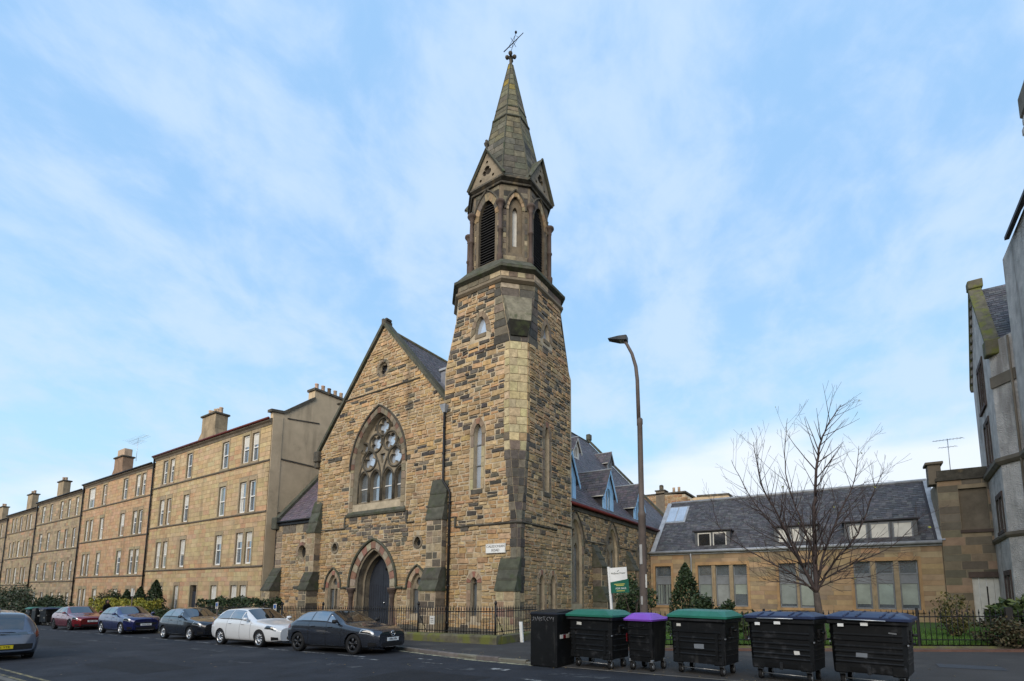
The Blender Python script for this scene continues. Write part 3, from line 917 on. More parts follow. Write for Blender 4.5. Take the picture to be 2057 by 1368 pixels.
# ---------------- spire
sb = MB()
zt, zb = 33.0, 23.75
def sp_h(z): 
    t = (z - zb) / (zt - zb)
    return 1.93 * (1 - t) + .10 * t
sb.loft([octo(sp_h(zb), sp_h(zb) * .56, zb), octo(sp_h(zt), sp_h(zt) * .56, zt)])
spire = build(sb, 'spire', 'soot_stone', CH)
z = zb
gcol = [(.115, .110, .072), (.13, .125, .085), (.10, .095, .068), (.15, .135, .085)]
while z < zt - .1:
    h = min(.44, zt - z)
    lo, hi = z + .008, z + h - .008
    P, Q = octo(sp_h(lo) + .005, (sp_h(lo)) * .56, lo), octo(sp_h(hi) + .005, sp_h(hi) * .56, hi)
    for i in (7, 0, 1, 2, 3):
        a, b, c, d = P[i], P[(i + 1) % 8], Q[(i + 1) % 8], Q[i]
        N = (b - a).cross(d - a).normalized()
        w = (b - a).length
        n_ = 2 if w > .9 else 1
        off = rng.uniform(-.12, .12)
        for k in range(n_):
            t0 = 0 if k == 0 else .5 + off; t1 = 1 if k == n_ - 1 else .5 + off
            if z < 26.6: cc = jit(rng.choice([(.055, .054, .048), (.068, .066, .056), (.10, .095, .075), (.085, .083, .062), (.13, .12, .092)]), .2)
            elif z > 30.6: cc = jit(rng.choice(gcol + [(.24, .18, .04), (.20, .16, .05)]), .15)
            else: cc = jit(rng.choice(gcol), .15)
            ST.quad(spire, [a.lerp(b, t0 + .008), a.lerp(b, t1 - .008), d.lerp(c, t1 - .008), d.lerp(c, t0 + .008)], N, .018, .008, cc)
    z += h
mb = MB()
for (za, zc_, o) in ((28.52, 28.66, .10), (29.32, 29.44, .07)):
    for (z0_, z1_, o0, o1) in ((za, za + .05, .02, o), (za + .05, zc_, o, o), (zc_, zc_ + .07, o, .02)):
        mb.loft([octo(sp_h(z0_) + o0, (sp_h(z0_) + o0) * .56, z0_), octo(sp_h(z1_) + o1, (sp_h(z1_) + o1) * .56, z1_)])
build(mb, 'spire_band', 'weathering', spire)
mb = MB()
# arris rolls
for i in range(8):
    mb.tube([octo(sp_h(zb) + .02, sp_h(zb) * .56, zb)[i], octo(sp_h(zt) + .02, sp_h(zt) * .56, zt)[i]], [.05, .025], 5, smooth=False)
build(mb, 'arris_roll', 'weathering', spire)
mb = MB()
mb.lathe([(.15, 32.95), (.10, 33.1), (.07, 33.3), (.06, 33.42), (.15, 33.5), (.10, 33.62), (.05, 33.75), (.02, 33.95)], (cx, cy, 0), 8)
for q in range(4):
    a = q * PI / 2 + .5
    p = Vector((cx + math.cos(a) * .22, cy + math.sin(a) * .22, 33.56))
    mb.lathe([(.02, -.12), (.10, -.06), (.13, .03), (.06, .1), (.02, .14)], tuple(p), 7)
build(mb, 'spire_finial', 'soot_stone', CH)
WV = root('weathervane', (cx, cy, 33.8), label='iron weathervane tilted on the tip of the church spire', cat='weathervane')
mb = MB()
tl = Vector((.30, 0, 1)).normalized()
b0 = Vector((cx, cy, 33.85))
mb.tube([b0, b0 + tl * 1.2], .016, 5)
mb.lathe([(.01, -.07), (.07, -.03), (.07, .03), (.01, .07)], tuple(b0 + tl * 1.22), 8)
build(mb, 'spindle', 'black_iron', WV)
mb = MB()
c_ = b0 + tl * .62
dirv = Vector((.90, .05, .30)).normalized()
mb.tube([c_ - dirv * .72, c_ + dirv * .72], [.03, .02], 5)
build(mb, 'arrow_bar', 'black_iron', WV)
mb = MB()
perp = tl.cross(dirv).normalized()
mb.tube([c_ - dirv * .36, c_ + tl * .42, c_ + dirv * .38], .012, 4)
mb.tube([c_ - dirv * .36, c_ - tl * .30, c_ + dirv * .36], .012, 4)
mb.tube([c_ - perp * .3, c_ + perp * .3], .014, 4)
build(mb, 'scroll_work', 'black_iron', WV)

# ---------------- gable front
xc = -22.92
GX0, GX1 = -28.55, XL + .45
gab = [(GX0, Z0), (GX1, Z0), (GX1, 11.75), (xc + .17, 17.72), (GX0 + .25, 11.05), (GX0, 10.6)]
rose = gothic(xc, 2.06, 7.02, 9.2, 12.45, 12)
doorh = gothic(xc, 1.5, Z0, 2.2, 4.42, 9)
swL_ = gothic(xc - 3.55, .47, .75, 2.1, 2.95, 6)
swR_ = gothic(xc + 3.55, .47, .75, 2.1, 2.95, 6)
qL, qR = foil(xc - 3.55, 4.55, .27, 3, PI / 2, 18, .35), foil(xc + 3.5, 4.55, .27, 3, PI / 2, 18, .35)
gro = circ(xc + .15, 15.1, .40, 14)
fG = FY(Yg)
mb = MB()
sheet(mb, fG, gab, (rose, doorh, swL_, swR_, qL, qR, gro), .62, .7)
nave = build(mb, 'gable_wall', 'mortar', CH)
gcf = church_col(-.02, .05)
win_hole = [(xc - 2.06, 7.0), (xc + 2.06, 7.0), (xc + 2.56, 9.2)] + arcpts(xc, 2.56, 9.2, 13.0, 14)[::-1] + [(xc - 2.56, 9.2), (xc - 2.56, 6.4), (xc + 2.56, 6.4)]
win_hole = [(xc - 2.46, 6.35), (xc + 2.46, 6.35)] + arcpts(xc, 2.46, 9.2, 12.9, 16)[::-1]
door_hole = [(xc - 2.02, Z0 - .1), (xc + 2.02, Z0 - .1)] + arcpts(xc, 2.02, 2.2, 4.88, 14)[::-1]
sl_hole = [(xc - 3.55 - .74, .5), (xc - 3.55 + .74, .5)] + arcpts(xc - 3.55, .74, 2.1, 3.25, 8)[::-1]
sr_hole = [(p[0] + 7.1, p[1]) for p in sl_hole]
gcf0 = gcf
def gcf(p):
    if abs(p.x - xc) < 2.9 and 4.4 < p.z < 6.35 and rng.random() < .5: return jit(rng.choice([(.16, .135, .105), (.12, .105, .085), (.20, .165, .12), (.10, .09, .078)]), .2)
    return gcf0(p)
ST.lay(nave, fG, gab, (win_hole, door_hole, sl_hole, sr_hole, grow(qL, .1), grow(qR, .1), grow(gro, .12)), ch=(.14, .30), ln=(.26, .80), colfn=gcf)
# strings on the gable
mb = MB()
strip_band(mb, [(-26.95, Yg), (-19.62, Yg)], SP(13.77, .09, .14)); build(mb, 'string_course', 'soot_stone', nave); mb = MB()
strip_band(mb, [(-28.0, Yg), (xc - 2.7, Yg)], SP(5.66, .09, .14)); build(mb, 'string_course', 'soot_stone', nave); mb = MB()
mb.box(xc - 2.72, xc - 2.62, Yg - .085, Yg + .02, 5.64, 6.35)
mb.box(xc + 2.58, xc + 2.68, Yg - .085, Yg + .02, 5.64, 6.35)
strip_band(mb, [(xc + 2.60, Yg), (xc + 3.2, Yg)], SP(5.66, .09, .14)); build(mb, 'string_course', 'soot_stone', nave); mb = MB()
strip_band(mb, [(xc + 4.2, Yg), (-18.2, Yg)], SP(5.66, .09, .14))
build(mb, 'string_course', 'soot_stone', nave)
mb = MB()
strip_band(mb, [(GX0, Yg), (xc - 2.2, Yg)], [(-.05, Z0), (.12, Z0), (.12, .0), (.02, .18), (-.05, .18)])
strip_band(mb, [(xc + 2.2, Yg), (GX1, Yg)], [(-.05, Z0), (.12, Z0), (.12, .0), (.02, .18), (-.05, .18)])
build(mb, 'plinth', 'soot_stone', nave)
# gable coping and apex stone
mb = MB()
apx = Vector((xc + .17, Yg, 17.78))
for (ex, ez) in ((GX0 - .1, 10.72), (GX1 + .25, 11.45)):
    e = Vector((ex, Yg, ez))
    mb.add([e + Vector((0, -.16, 0)), apx + Vector((0, -.16, 0)), apx + Vector((0, .42, 0)), e + Vector((0, .42, 0)), e + Vector((0, -.16, .26)), apx + Vector((0, -.16, .30)), apx + Vector((0, .42, .30)), e + Vector((0, .42, .26))],
           [(0, 1, 2, 3), (4, 7, 6, 5), (0, 4, 5, 1), (3, 2, 6, 7), (0, 3, 7, 4)])
build(mb, 'gable_coping', 'weathering', nave)
mb = MB()
mb.bbox(apx.x - .17, apx.x + .17, Yg - .18, Yg + .44, 17.7, 18.12, .05)
mb.box(apx.x - .22, apx.x - .05, Yg - .1, Yg + .3, 18.08, 18.24); mb.box(apx.x + .06, apx.x + .23, Yg - .1, Yg + .3, 18.08, 18.2)
mb.bbox(GX0 - .28, GX0 + .22, Yg - .30, Yg + .4, 10.15, 10.85, .05)
mb.bbox(GX0 - .22, GX0 + .15, Yg - .24, Yg + .3, 9.75, 10.14, .05)
build(mb, 'kneeler', 'soot_stone', nave)
# small cusped light in the gable
mb = MB(); n_ = 12
for i in range(n_):
    a0, a1 = 2 * PI * i / n_, 2 * PI * (i + 1) / n_ - .03
    ST.quad(nave, [fG(xc + .15 + .40 * math.cos(a0), 15.1 + .40 * math.sin(a0)), fG(xc + .15 + .40 * math.cos(a1), 15.1 + .40 * math.sin(a1)), fG(xc + .15 + .58 * math.cos(a1), 15.1 + .58 * math.sin(a1)), fG(xc + .15 + .58 * math.cos(a0), 15.1 + .58 * math.sin(a0))], fG.N, .03, .01, jit(rng.choice([(.10, .085, .07), (.20, .16, .11)]), .2))
sheet(mb, fG, circ(xc + .15, 15.1, .41, 16), (foil(xc + .15, 15.1, .33, 4, PI / 4, 24, .3),), .1, 0, n=-.12)
gl = build(mb, 'gable_light', 'tracery', CH)
mb = MB(); plate(mb, fG, circ(xc + .15, 15.1, .40, 14), -.25); build(mb, 'pane', 'pane_dark', gl)
for (q_, ux) in ((qL, xc - 3.55), (qR, xc + 3.5)):
    mb = MB()
    sheet(mb, fG, circ(ux, 4.55, .36, 18), (q_,), .2, .08, n=.05)
    ql = build(mb, 'trefoil_light', 'tracery', CH)
    mb = MB(); plate(mb, fG, q_, -.2); build(mb, 'pane', 'pane_dark', ql)

# ---------------- great window
mb = MB()
tn = -.36
holes = []
for d in (-1.58, -.53, .53, 1.58):
    holes.append(gothic(xc + d, .40, 7.22, 8.45, 9.02, 6))
for d in (-1.13, 1.13): holes.append(foil(xc + d, 9.72, .54, 3, PI / 2, 48, .52))
for d in (-.62, .62): holes.append(foil(xc + d, 10.72, .49, 4, PI / 4, 48, .46))
holes.append(foil(xc, 11.66, .49, 4, 0, 48, .46))
for d in (-1.56, 1.56): holes.append(circ(xc + d, 10.55, .25, 14))
for d in (-.72, .72): holes.append([(xc + d - .1, 11.50), (xc + d + .1, 11.50), (xc + d * .93, 11.98)])
holes.append([(xc - .22, 10.02), (xc + .22, 10.02), (xc + .06, 9.42), (xc - .06, 9.42)])
sheet(mb, fG, rose, holes, .22, 0, n=tn)
gw = build(mb, 'great_window', 'tracery', CH)
mb = MB()
for d, zz, R in [(-1.13, 9.72, .62), (1.13, 9.72, .62), (-.62, 10.72, .56), (.62, 10.72, .56), (0, 11.66, .55), (-1.56, 10.55, .32), (1.56, 10.55, .32)]:
    mb.tube([fG(u, v, tn + .03) for u, v in circ(xc + d, zz, R, 28) + circ(xc + d, zz, R, 28)[:1]], .06, 6, cap=False)
for d in (-1.58, -.53, .53, 1.58):
    mb.tube([fG(u, v, tn + .03) for u, v in [(xc + d - .47, 7.2)] + arcpts(xc + d, .47, 8.45, 9.12, 10) + [(xc + d + .47, 7.2)]], .055, 6)
for d in (-1.06, 1.06):
    mb.tube([fG(u, v, tn + .02) for u, v in arcpts(xc + d, .98, 8.45, 10.45, 12)], .05, 6)
build(mb, 'tracery_moulding', 'soot_stone', gw)  # dark stone tone also paints in the shadows of the mouldings
mb = MB()
for h in holes[4:]: plate(mb, fG, h, tn - .2)
build(mb, 'tracery_glazing', 'pane_sky', gw)
for h in holes[:4]:
    mb = MB(); plate(mb, fG, h, tn - .2); build(mb, 'lancet_pane', 'pane_mid', gw)
    u0_, u1_ = min(p[0] for p in h), max(p[0] for p in h)
    mb = MB()
    mb.prism(fG, rect(u0_ + .02, u1_ - .02, 8.02, 8.07), tn - .195, tn - .15)
    mb.prism(fG, rect(u0_ + .02, u1_ - .02, 7.22, 7.27), tn - .195, tn - .15)
    build(mb, 'glazing_bar', 'white_paint', gw)
# jambs and arch ring in alternating stones
n_ = 25
I_, O_ = arcpts(xc, 2.06, 9.2, 12.45, n_), arcpts(xc, 2.38, 9.2, 12.80, n_)
vcols = [(.13, .08, .06), (.165, .14, .10), (.14, .12, .09), (.19, .16, .115)]
V_ = Stones('voussoir', 'voussoir', 'voussoir_rest')
for i in range(n_):
    c = (.135, .078, .055) if i % 3 == 0 else rng.choice(vcols[1:])
    if i > n_ * .55: c = tuple(x * 1.15 for x in c)
    V_.quad(gw, [fG(*I_[i]), fG(*I_[i + 1]), fG(*O_[i + 1]), fG(*O_[i])], fG.N, .035, .008, jit(c, .12))
z = 6.42
while z < 9.19:
    h = min(rng.uniform(.38, .6), 9.2 - z)
    for s_ in (-1, 1):
        a, b = sorted((xc + s_ * 2.06, xc + s_ * rng.choice((2.36, 2.40))))
        V_.quad(gw, [fG(a, z + .006), fG(b, z + .006), fG(b, z + h - .006), fG(a, z + h - .006)], fG.N, .035, .008, jit(rng.choice([(.24, .19, .13), (.27, .21, .14), (.20, .165, .12)]), .12))
    z += h
mb = MB()
mb.tube([fG(u, v, .07) for u, v in arcpts(xc, 2.44, 9.15, 12.87, 24)], .06, 6, smooth=False)
build(mb, 'hood_mould', 'soot_stone', gw)
mb = MB()
mb.add([fG(xc - 2.1, 7.05, -.3), fG(xc + 2.1, 7.05, -.3), fG(xc + 2.55, 6.42, .14), fG(xc - 2.55, 6.42, .14), fG(xc + 2.55, 6.30, .10), fG(xc - 2.55, 6.30, .10), fG(xc + 2.55, 6.30, -.05), fG(xc - 2.55, 6.30, -.05)], [(0, 3, 2, 1), (3, 5, 4, 2), (5, 7, 6, 4), (0, 7, 5, 3), (1, 2, 4, 6)])
build(mb, 'sill', 'weathering', gw)

# ---------------- doorway
dw = MB()
# splayed inner orders
for k, (hw, vt, n0, n1) in enumerate(((1.40, 4.28, -.02, -.40), (1.22, 4.0, -.40, -.78))):
    outer = gothic(xc, (1.5, 1.40)[k], Z0, 2.2, (4.42, 4.28)[k], 9)
    inner = gothic(xc, hw, Z0, 2.2, vt, 9)
    sheet(dw, fG, outer, (inner,), .42, 0, n=n0 - .06)
    dw.tube([fG(u, v, n0 - .05) for u, v in [(xc - hw - .03, Z0)] + arcpts(xc, hw + .03, 2.2, vt + .04, 16) + [(xc + hw + .03, Z0)]], .06, 6)
doorway = build(dw, 'doorway', 'tracery', CH)
for s_ in (-1, 1):
    lf = gothic(xc, 1.22, Z0, 2.2, 4.0, 9)
    half = [p for p in ([(xc + s_ * .012, Z0)] + [q for q in lf if (q[0] - xc) * s_ > 1e-6] + [(xc + s_ * .012, 3.985)])]
    half = [(xc + s_ * .012, Z0), (xc + s_ * 1.21, Z0)] + [(xc + s_ * abs(u - xc), v) for u, v in arcpts(xc, 1.21, 2.2, 3.98, 16)[::-1] if u - xc > .02] + [(xc + s_ * .012, 3.96)]
    mb = MB()
    if s_ < 0: half = half[::-1]
    mb.prism(fG, half, -.86, -.80)
    lfo = build(mb, 'door_leaf', 'door_paint', CH)
    mb = MB()
    for k in range(1, 6):
        u = xc + s_ * k * .2
        mb.prism(fG, rect(u - .006, u + .006, Z0, 2.3), -.80, -.794, (.5, .5, .5))
    build(mb, 'board_joint', 'car_trim', lfo)
    if s_ > 0:
        mb = MB(); mb.lathe([(.05, 0), (.06, .02), (.03, .05), (.01, .06)], tuple(fG(xc + .14, 1.25, -.80) - Vector((0, .06, 0))), 10, axis='y'); build(mb, 'door_handle', 'chrome', lfo)
n_ = 15
I_, O_ = arcpts(xc, 1.5, 2.2, 4.42, n_), arcpts(xc, 1.94, 2.2, 4.80, n_)
for i in range(n_):
    c = (.235, .125, .09) if i % 2 == 1 else (.31, .265, .20)
    V_.quad(doorway, [fG(*I_[i]), fG(*I_[i + 1]), fG(*O_[i + 1]), fG(*O_[i])], fG.N, .05, .008, jit(c, .10))
mb = MB()
mb.tube([fG(u, v, .09) for u, v in [(xc - 2.5, 2.12), (xc - 2.04, 2.12)] + arcpts(xc, 2.02, 2.2, 4.90, 24) + [(xc + 2.04, 2.12), (xc + 2.5, 2.12)]], .075, 6, smooth=False)
build(mb, 'hood_mould', 'weathering', doorway)
for s_ in (-1, 1):
    mb = MB()
    c = fG(xc + s_ * 1.74, 0, .06)
    mb.lathe([(.24, Z0), (.24, .1), (.20, .2), (.13, .26), (.13, 1.55), (.17, 1.6), (.14, 1.66), (.22, 1.86), (.27, 1.9), (.27, 1.98), (.30, 2.0), (.30, 2.12)], tuple(c), 12)
    build(mb, 'door_shaft', 'red_stone', doorway)
    z = -.3
    while z < 2.1:
        h = min(.42, 2.12 - z)
        a, b = sorted((xc + s_ * 1.5, xc + s_ * 2.1))
        V_.quad(doorway, [fG(a, z + .006), fG(b, z + .006), fG(b, z + h - .006), fG(a, z + h - .006)], fG.N, .02, .008, jit(rng.choice([(.33, .25, .16), (.24, .17, .11), (.19, .12, .09)]), .15))
        z += h
LM = root('door_lamp', tuple(fG(xc + .5, 3.2, -.6)), label='small black lamp mounted in the church doorway arch', cat='lamp')
mb = MB()
p = fG(xc + .55, 3.25, -.55)
mb.lathe([(.03, .16), (.11, .12), (.13, -.02), (.09, -.12), (.02, -.16)], tuple(p), 10)
mb.tube([p + Vector((0, .02, .1)), p + Vector((.02, .25, .22))], .02, 5)
build(mb, 'lamp_body', 'black_iron', LM)

# ---------------- windows either side of the door and the small tower lights
def small_window(fr, cu, hw, v0, vs, vt, ring=.25, red=(0, 2, 4), kind='tracery', two=True, depth=.3, par=None):
    mbb = MB()
    op = gothic(cu, hw, v0, vs, vt, 6)
    if two and hw > .3:
        hs = [rect(cu - hw + .06, cu - .045, v0 + .03, vs - .04), rect(cu + .045, cu + hw - .06, v0 + .03, vs - .04), foil(cu, vs + (vt - vs) * .42, hw * .46, 3, PI / 2, 18, .35)]
    else:
        hs = [rect(cu - hw + .03, cu + hw - .03, v0 + .03, vs - .03), circ(cu, vs + (vt - vs) * .30, hw * .62, 12)]
    sheet(mbb, fr, op, hs, .12, 0, n=-.14)
    w_ = build(mbb, 'arched_window', kind, par or CH)
    mbb = MB()
    for h in hs: plate(mbb, fr, h, -.25)
    build(mbb, 'pane', 'pane_mid', w_)
    n_ = 7
    I2, O2 = arcpts(cu, hw, vs, vt, n_), arcpts(cu, hw + ring, vs, vt + ring * 1.15, n_)
    for i in range(n_):
        c = (.25, .125, .09) if i in red else (.32, .245, .165)
        V_.quad(w_, [fr(*I2[i]), fr(*I2[i + 1]), fr(*O2[i + 1]), fr(*O2[i])], fr.N, .035, .008, jit(c, .12))
    z = v0 - .25
    while z < vs - .02:
        h = min(.5, vs - z)
        for s_ in (-1, 1):
            a, b = sorted((cu + s_ * hw, cu + s_ * (hw + ring * .95)))
            V_.quad(w_, [fr(a, z + .006), fr(b, z + .006), fr(b, z + h - .006), fr(a, z + h - .006)], fr.N, .03, .008, jit(rng.choice([(.33, .26, .17), (.28, .215, .14), (.24, .18, .12)]), .12))
        z += h
    return w_
for s_ in (-1, 1):
    w_ = small_window(fG, xc + s_ * 3.55, .47, .75, 2.1, 2.95, .25, (0, 3, 6))
    mb = MB(); mb.tube([fG(u, v, .06) for u, v in [(xc + s_ * 3.55 - 1.0, 2.08), (xc + s_ * 3.55 - .78, 2.08)] + arcpts(xc + s_ * 3.55, .78, 2.1, 3.32, 14) + [(xc + s_ * 3.55 + .78, 2.08), (xc + s_ * 3.55 + 1.0, 2.08)]], .055, 6, smooth=False)
    build(mb, 'hood_mould', 'weathering', w_)
small_window(fF, -15.33, .20, .75, 2.35, 2.62, .27, (0, 3, 6), two=False)
small_window(fR, 20.78, .24, .55, 2.35, 2.8, .22, (3,), two=False)
small_window(fR, 21.83, .24, .55, 2.35, 2.8, .22, (3,), two=False)
def lancet(fr, cu, hw, v0, vs, vt, pale):
    mbb = MB(); plate(mbb, fr, gothic(cu, hw, v0, vs, vt, 5), -.28)
    w_ = build(mbb, 'lancet_pane', 'pane_sky' if pale else 'pane_mid', CH)
    mbb = MB()
    for vv in (v0 + .02, v0 + (vs - v0) * .42, v0 + (vs - v0) * .8): mbb.prism(fr, rect(cu - hw, cu + hw, vv, vv + .05), -.27, -.22)
    build(mbb, 'glazing_bar', 'grey_paint', w_)
    n_ = 5
    I2, O2 = arcpts(cu, hw, vs, vt, n_), arcpts(cu, hw + .27, vs - .1, vt + .38, n_)
    for i in range(n_):
        V_.quad(w_, [fr(*I2[i]), fr(*I2[i + 1]), fr(*O2[i + 1]), fr(*O2[i])], fr.N, .035, .008, jit((.22, .12, .08) if i == 2 else (.20, .155, .11), .12))
    z = v0 - .05
    while z < vs - .05:
        h = min(rng.uniform(.45, .62), vs - z)
        for s_ in (-1, 1):
            a, b = sorted((cu + s_ * hw, cu + s_ * (hw + .20)))
            V_.quad(w_, [fr(a, z + .006), fr(b, z + .006), fr(b, z + h - .006), fr(a, z + h - .006)], fr.N, .03, .008, jit((.36, .30, .185) if z < vs - .8 and pale else (.19, .15, .11), .08))
        z += h
    mbb = MB(); mbb.prism(fr, [(cu - hw - .1, v0 - .28), (cu + hw + .1, v0 - .28), (cu + hw + .1, v0 - .06), (cu - hw - .1, v0 - .06)], -.1, .06); build(mbb, 'sill', 'soot_stone', w_)
lancet(fF, -15.26, .24, 6.95, 9.75, 10.3, True)
lancet(fR, 21.25, .22, 6.95, 9.75, 10.35, False)
for (fr, cu, hw, v0, vs, vt) in ((fF, -15.2, .36, 14.95, 15.05, 15.95), (fR, 21.2, .30, 14.95, 15.05, 15.9)):
    mb = MB(); plate(mb, fr, gothic(cu, hw, v0, vs, vt, 5), -.2); w_ = build(mb, 'top_light', 'pane_sky', CH)
    n_ = 7
    I2, O2 = arcpts(cu, hw, vs, vt, n_), arcpts(cu, hw + .30, vs - .2, vt + .36, n_)
    for i in range(n_): V_.quad(w_, [fr(*I2[i]), fr(*I2[i + 1]), fr(*O2[i + 1]), fr(*O2[i])], fr.N, .035, .008, jit((.19, .145, .10), .15))
    V_.quad(w_, [fr(cu - hw, v0 - .22), fr(cu + hw, v0 - .22), fr(cu + hw, v0 - .01), fr(cu - hw, v0 - .01)], fr.N, .04, .008, (.16, .13, .09))

# ---------------- buttresses
def buttress(fr, u0, u1, stages, base=Z0, caps='weathering', colf=None, parent=None):
    """stages from the top: (z where the slope meets the wall / upper face, z of its drip, projection below)"""
    mbb = MB(); prev = 0.0
    caps_ = []
    zlist = []
    for i, (zt_, zd, pr) in enumerate(stages):
        lo = stages[i + 1][0] if i + 1 < len(stages) else base
        mbb.prism(fr, rect(u0, u1, lo - (.25 if i + 1 < len(stages) else 0), zd), -.05, pr)
        for uu in (0,):
            mbb.add([fr(u0, zt_ - .03, prev - .02), fr(u1, zt_ - .03, prev - .02), fr(u1, zd - .03, pr - .02), fr(u0, zd - .03, pr - .02), fr(u0, zd - .03, -.05), fr(u1, zd - .03, -.05), fr(u0, zt_ - .03, -.05), fr(u1, zt_ - .03, -.05)], [(0, 3, 2, 1), (0, 6, 4, 3), (1, 2, 5, 7)])
        # sloped cap in slabs
        ns = 3 if zt_ - zd > 1.3 else 2
        for k in range(ns):
            ta, tb = k / ns, (k + 1) / ns
            za, zb_ = zt_ + (zd - zt_) * ta, zt_ + (zd - zt_) * tb
            pa, pb = prev + (pr - prev) * ta, prev + (pr - prev) * tb
            ov = .05 + .004 * k + .013 * i
            cap = MB(); caps_.append(cap)
            cap.add([fr(u0 - ov, za, pa), fr(u1 + ov, za, pa), fr(u1 + ov, zb_, pb + ov), fr(u0 - ov, zb_, pb + ov), fr(u1 + ov, zb_ - .1, pb + ov), fr(u0 - ov, zb_ - .1, pb + ov), fr(u1 + ov, zb_ - .1, -.05), fr(u0 - ov, zb_ - .1, -.05), fr(u1 + ov, za, -.05), fr(u0 - ov, za, -.05)],
                    [(0, 3, 2, 1), (3, 5, 4, 2), (5, 7, 6, 4), (1, 2, 4, 6, 8), (0, 9, 7, 5, 3)], jit((1, 1, 1), .15))
        zlist.append((lo, zd - .1, pr)); prev = pr
    b_ = build(mbb, 'buttress', 'mortar', parent or CH)
    for cap in caps_: build(cap, 'weathering_slab', caps, b_)
    for lo, hi, pr in zlist:
        f2 = Frame(fr(0, 0, pr), fr.U, fr.N)
        ST.lay(b_, f2, rect(u0 + .01, u1 - .01, lo + .02, hi), ch=(.28, .42), ln=(.32, .6), gap=.016, depth=(.012, .03), colfn=colf or bcolf, same_course=True)
        # returns
        fs = Frame(fr(u1, 0, 0), fr.N, fr.U); fs.U = fr.N
        for q in range(int((hi - lo) / .34)):
            zz = lo + q * (hi - lo) / int((hi - lo) / .34); z2 = lo + (q + 1) * (hi - lo) / int((hi - lo) / .34)
            for (uu, sgn) in ((u1, 1), (u0, -1)):
                Pq = [fr(uu, zz + .008, pr - .01), fr(uu, zz + .008, .0), fr(uu, z2 - .008, .0), fr(uu, z2 - .008, pr - .01)]
                ST.quad(b_, Pq, fr.U * sgn, .02, .01, (colf or bcolf)(Pq[0]))
    return b_
def bcolf(p):
    return jit(rng.choice([(.13, .112, .085), (.10, .088, .07), (.29, .23, .15), (.33, .265, .175), (.26, .20, .135), (.20, .16, .115), (.30, .225, .14)]), .2)
def ycolf(p):
    return jit(rng.choice(PALE + [(.36, .28, .17), (.27, .17, .12)]), .12)
buttress(fG, -28.75, -27.95, [(7.62, 5.62, .45), (3.08, 2.05, .82)])
buttress(FY(Yt), -18.2, -17.15, [(7.70, 5.62, .40), (3.12, 2.05, .75)], colf=bcolf)
buttress(FY(Yt), -13.72, Xs + .06, [(3.52, 2.05, .42)], colf=ycolf)

# drain pipe in the angle between gable and tower
mb = MB()
py_ = Yt - .12
mb.tube([(-17.42, py_, 11.3), (-17.40, py_, 7.55), (-17.0, py_ - .05, 7.1), (-16.92, py_, 6.9), (-16.9, py_, Z0)], .065, 8)
for zz in (10.4, 9.0, 6.4, 4.2, 2.2, .4): mb.lathe([(.065, -.05), (.085, -.04), (.085, .04), (.065, .05)], (-17.41 if zz > 7.5 else -16.9, py_, zz), 8)
dp = build(mb, 'drain_pipe', 'black_iron', CH)
mb = MB()
mb.loft([[Vector((-17.42 + a * w_, py_ + b * w_, zz)) for a, b in ((-1, -1), (1, -1), (1, 1), (-1, 1))] for zz, w_ in ((11.2, .08), (11.35, .13), (11.6, .2))])
build(mb, 'hopper', 'lead', dp)

# ---------------- nave side wall
Xn = -13.05; YE = 46.5
fN = FX(Xn)
nav = rect(YB - .05, YE, Z0, 6.7)
wc = (24.85, 29.95, 35.2, 40.4)
nh = [gothic(c, .80, 1.3, 4.55, 6.1, 8) for c in wc]
mb = MB()
sheet(mb, fN, nav, nh, .4, .4)
nw = build(mb, 'nave_wall', 'mortar', CH)
ncol = church_col(.22, 0, .30)
ST.lay(nw, fN, nav, [grow(h, .27) for h in nh], ch=(.15, .29), ln=(.28, .7), colfn=ncol)
for c in wc[:3]:
    mb = MB()
    hs = [gothic(c - .37, .28, 1.4, 4.2, 4.75, 5), gothic(c + .37, .28, 1.4, 4.2, 4.75, 5), foil(c, 5.25, .32, 4, PI / 4, 20, .3)]
    sheet(mb, fN, gothic(c, .80, 1.3, 4.55, 6.1, 8), hs, .12, 0, n=-.16)
    w_ = build(mb, 'nave_window', 'tracery', CH)
    mb = MB()
    for h in hs: plate(mb, fN, h, -.27)
    build(mb, 'pane', 'pane_mid', w_)
    n_ = 11
    I2, O2 = arcpts(c, .80, 4.55, 6.1, n_), arcpts(c, 1.05, 4.55, 6.42, n_)
    for i in range(n_): V_.quad(w_, [fN(*I2[i]), fN(*I2[i + 1]), fN(*O2[i + 1]), fN(*O2[i])], fN.N, .035, .008, jit((.20, .16, .11), .18))
    z = 1.05
    while z < 4.5:
        h = min(.5, 4.55 - z)
        for s_ in (-1, 1):
            a, b = sorted((c + s_ * .80, c + s_ * 1.04))
            V_.quad(w_, [fN(a, z + .006), fN(b, z + .006), fN(b, z + h - .006), fN(a, z + h - .006)], fN.N, .03, .008, jit((.21, .165, .115), .15))
        z += h
    mb = MB(); mb.tube([fN(u, v, .05) for u, v in arcpts(c, 1.10, 4.5, 6.5, 16)], .05, 5, smooth=False); build(mb, 'hood_mould', 'soot_stone', w_)
mb = MB()
for a, b in ((25.95, 28.85), (31.05, 34.1), (36.3, 39.3), (41.5, YE)):
    mb = MB(); strip_band(mb, [(Xn, a), (Xn, b)], SP(4.9, .08, .14)); build(mb, 'string_course', 'soot_stone', nw)
for c in (27.35, 32.6, 37.8): buttress(fN, c - .35, c + .35, [(4.82, 3.5, .6), (2.3, 1.5, .95)], colf=lambda p: jit(rng.choice([(.20, .15, .10), (.15, .12, .09), (.09, .08, .065), (.26, .19, .12)]), .2))
mb = MB()
mb.box(Xn - .3, Xn + .10, YB, YE, 6.50, 6.72); 
build(mb, 'eaves_course', 'soot_stone', nw)
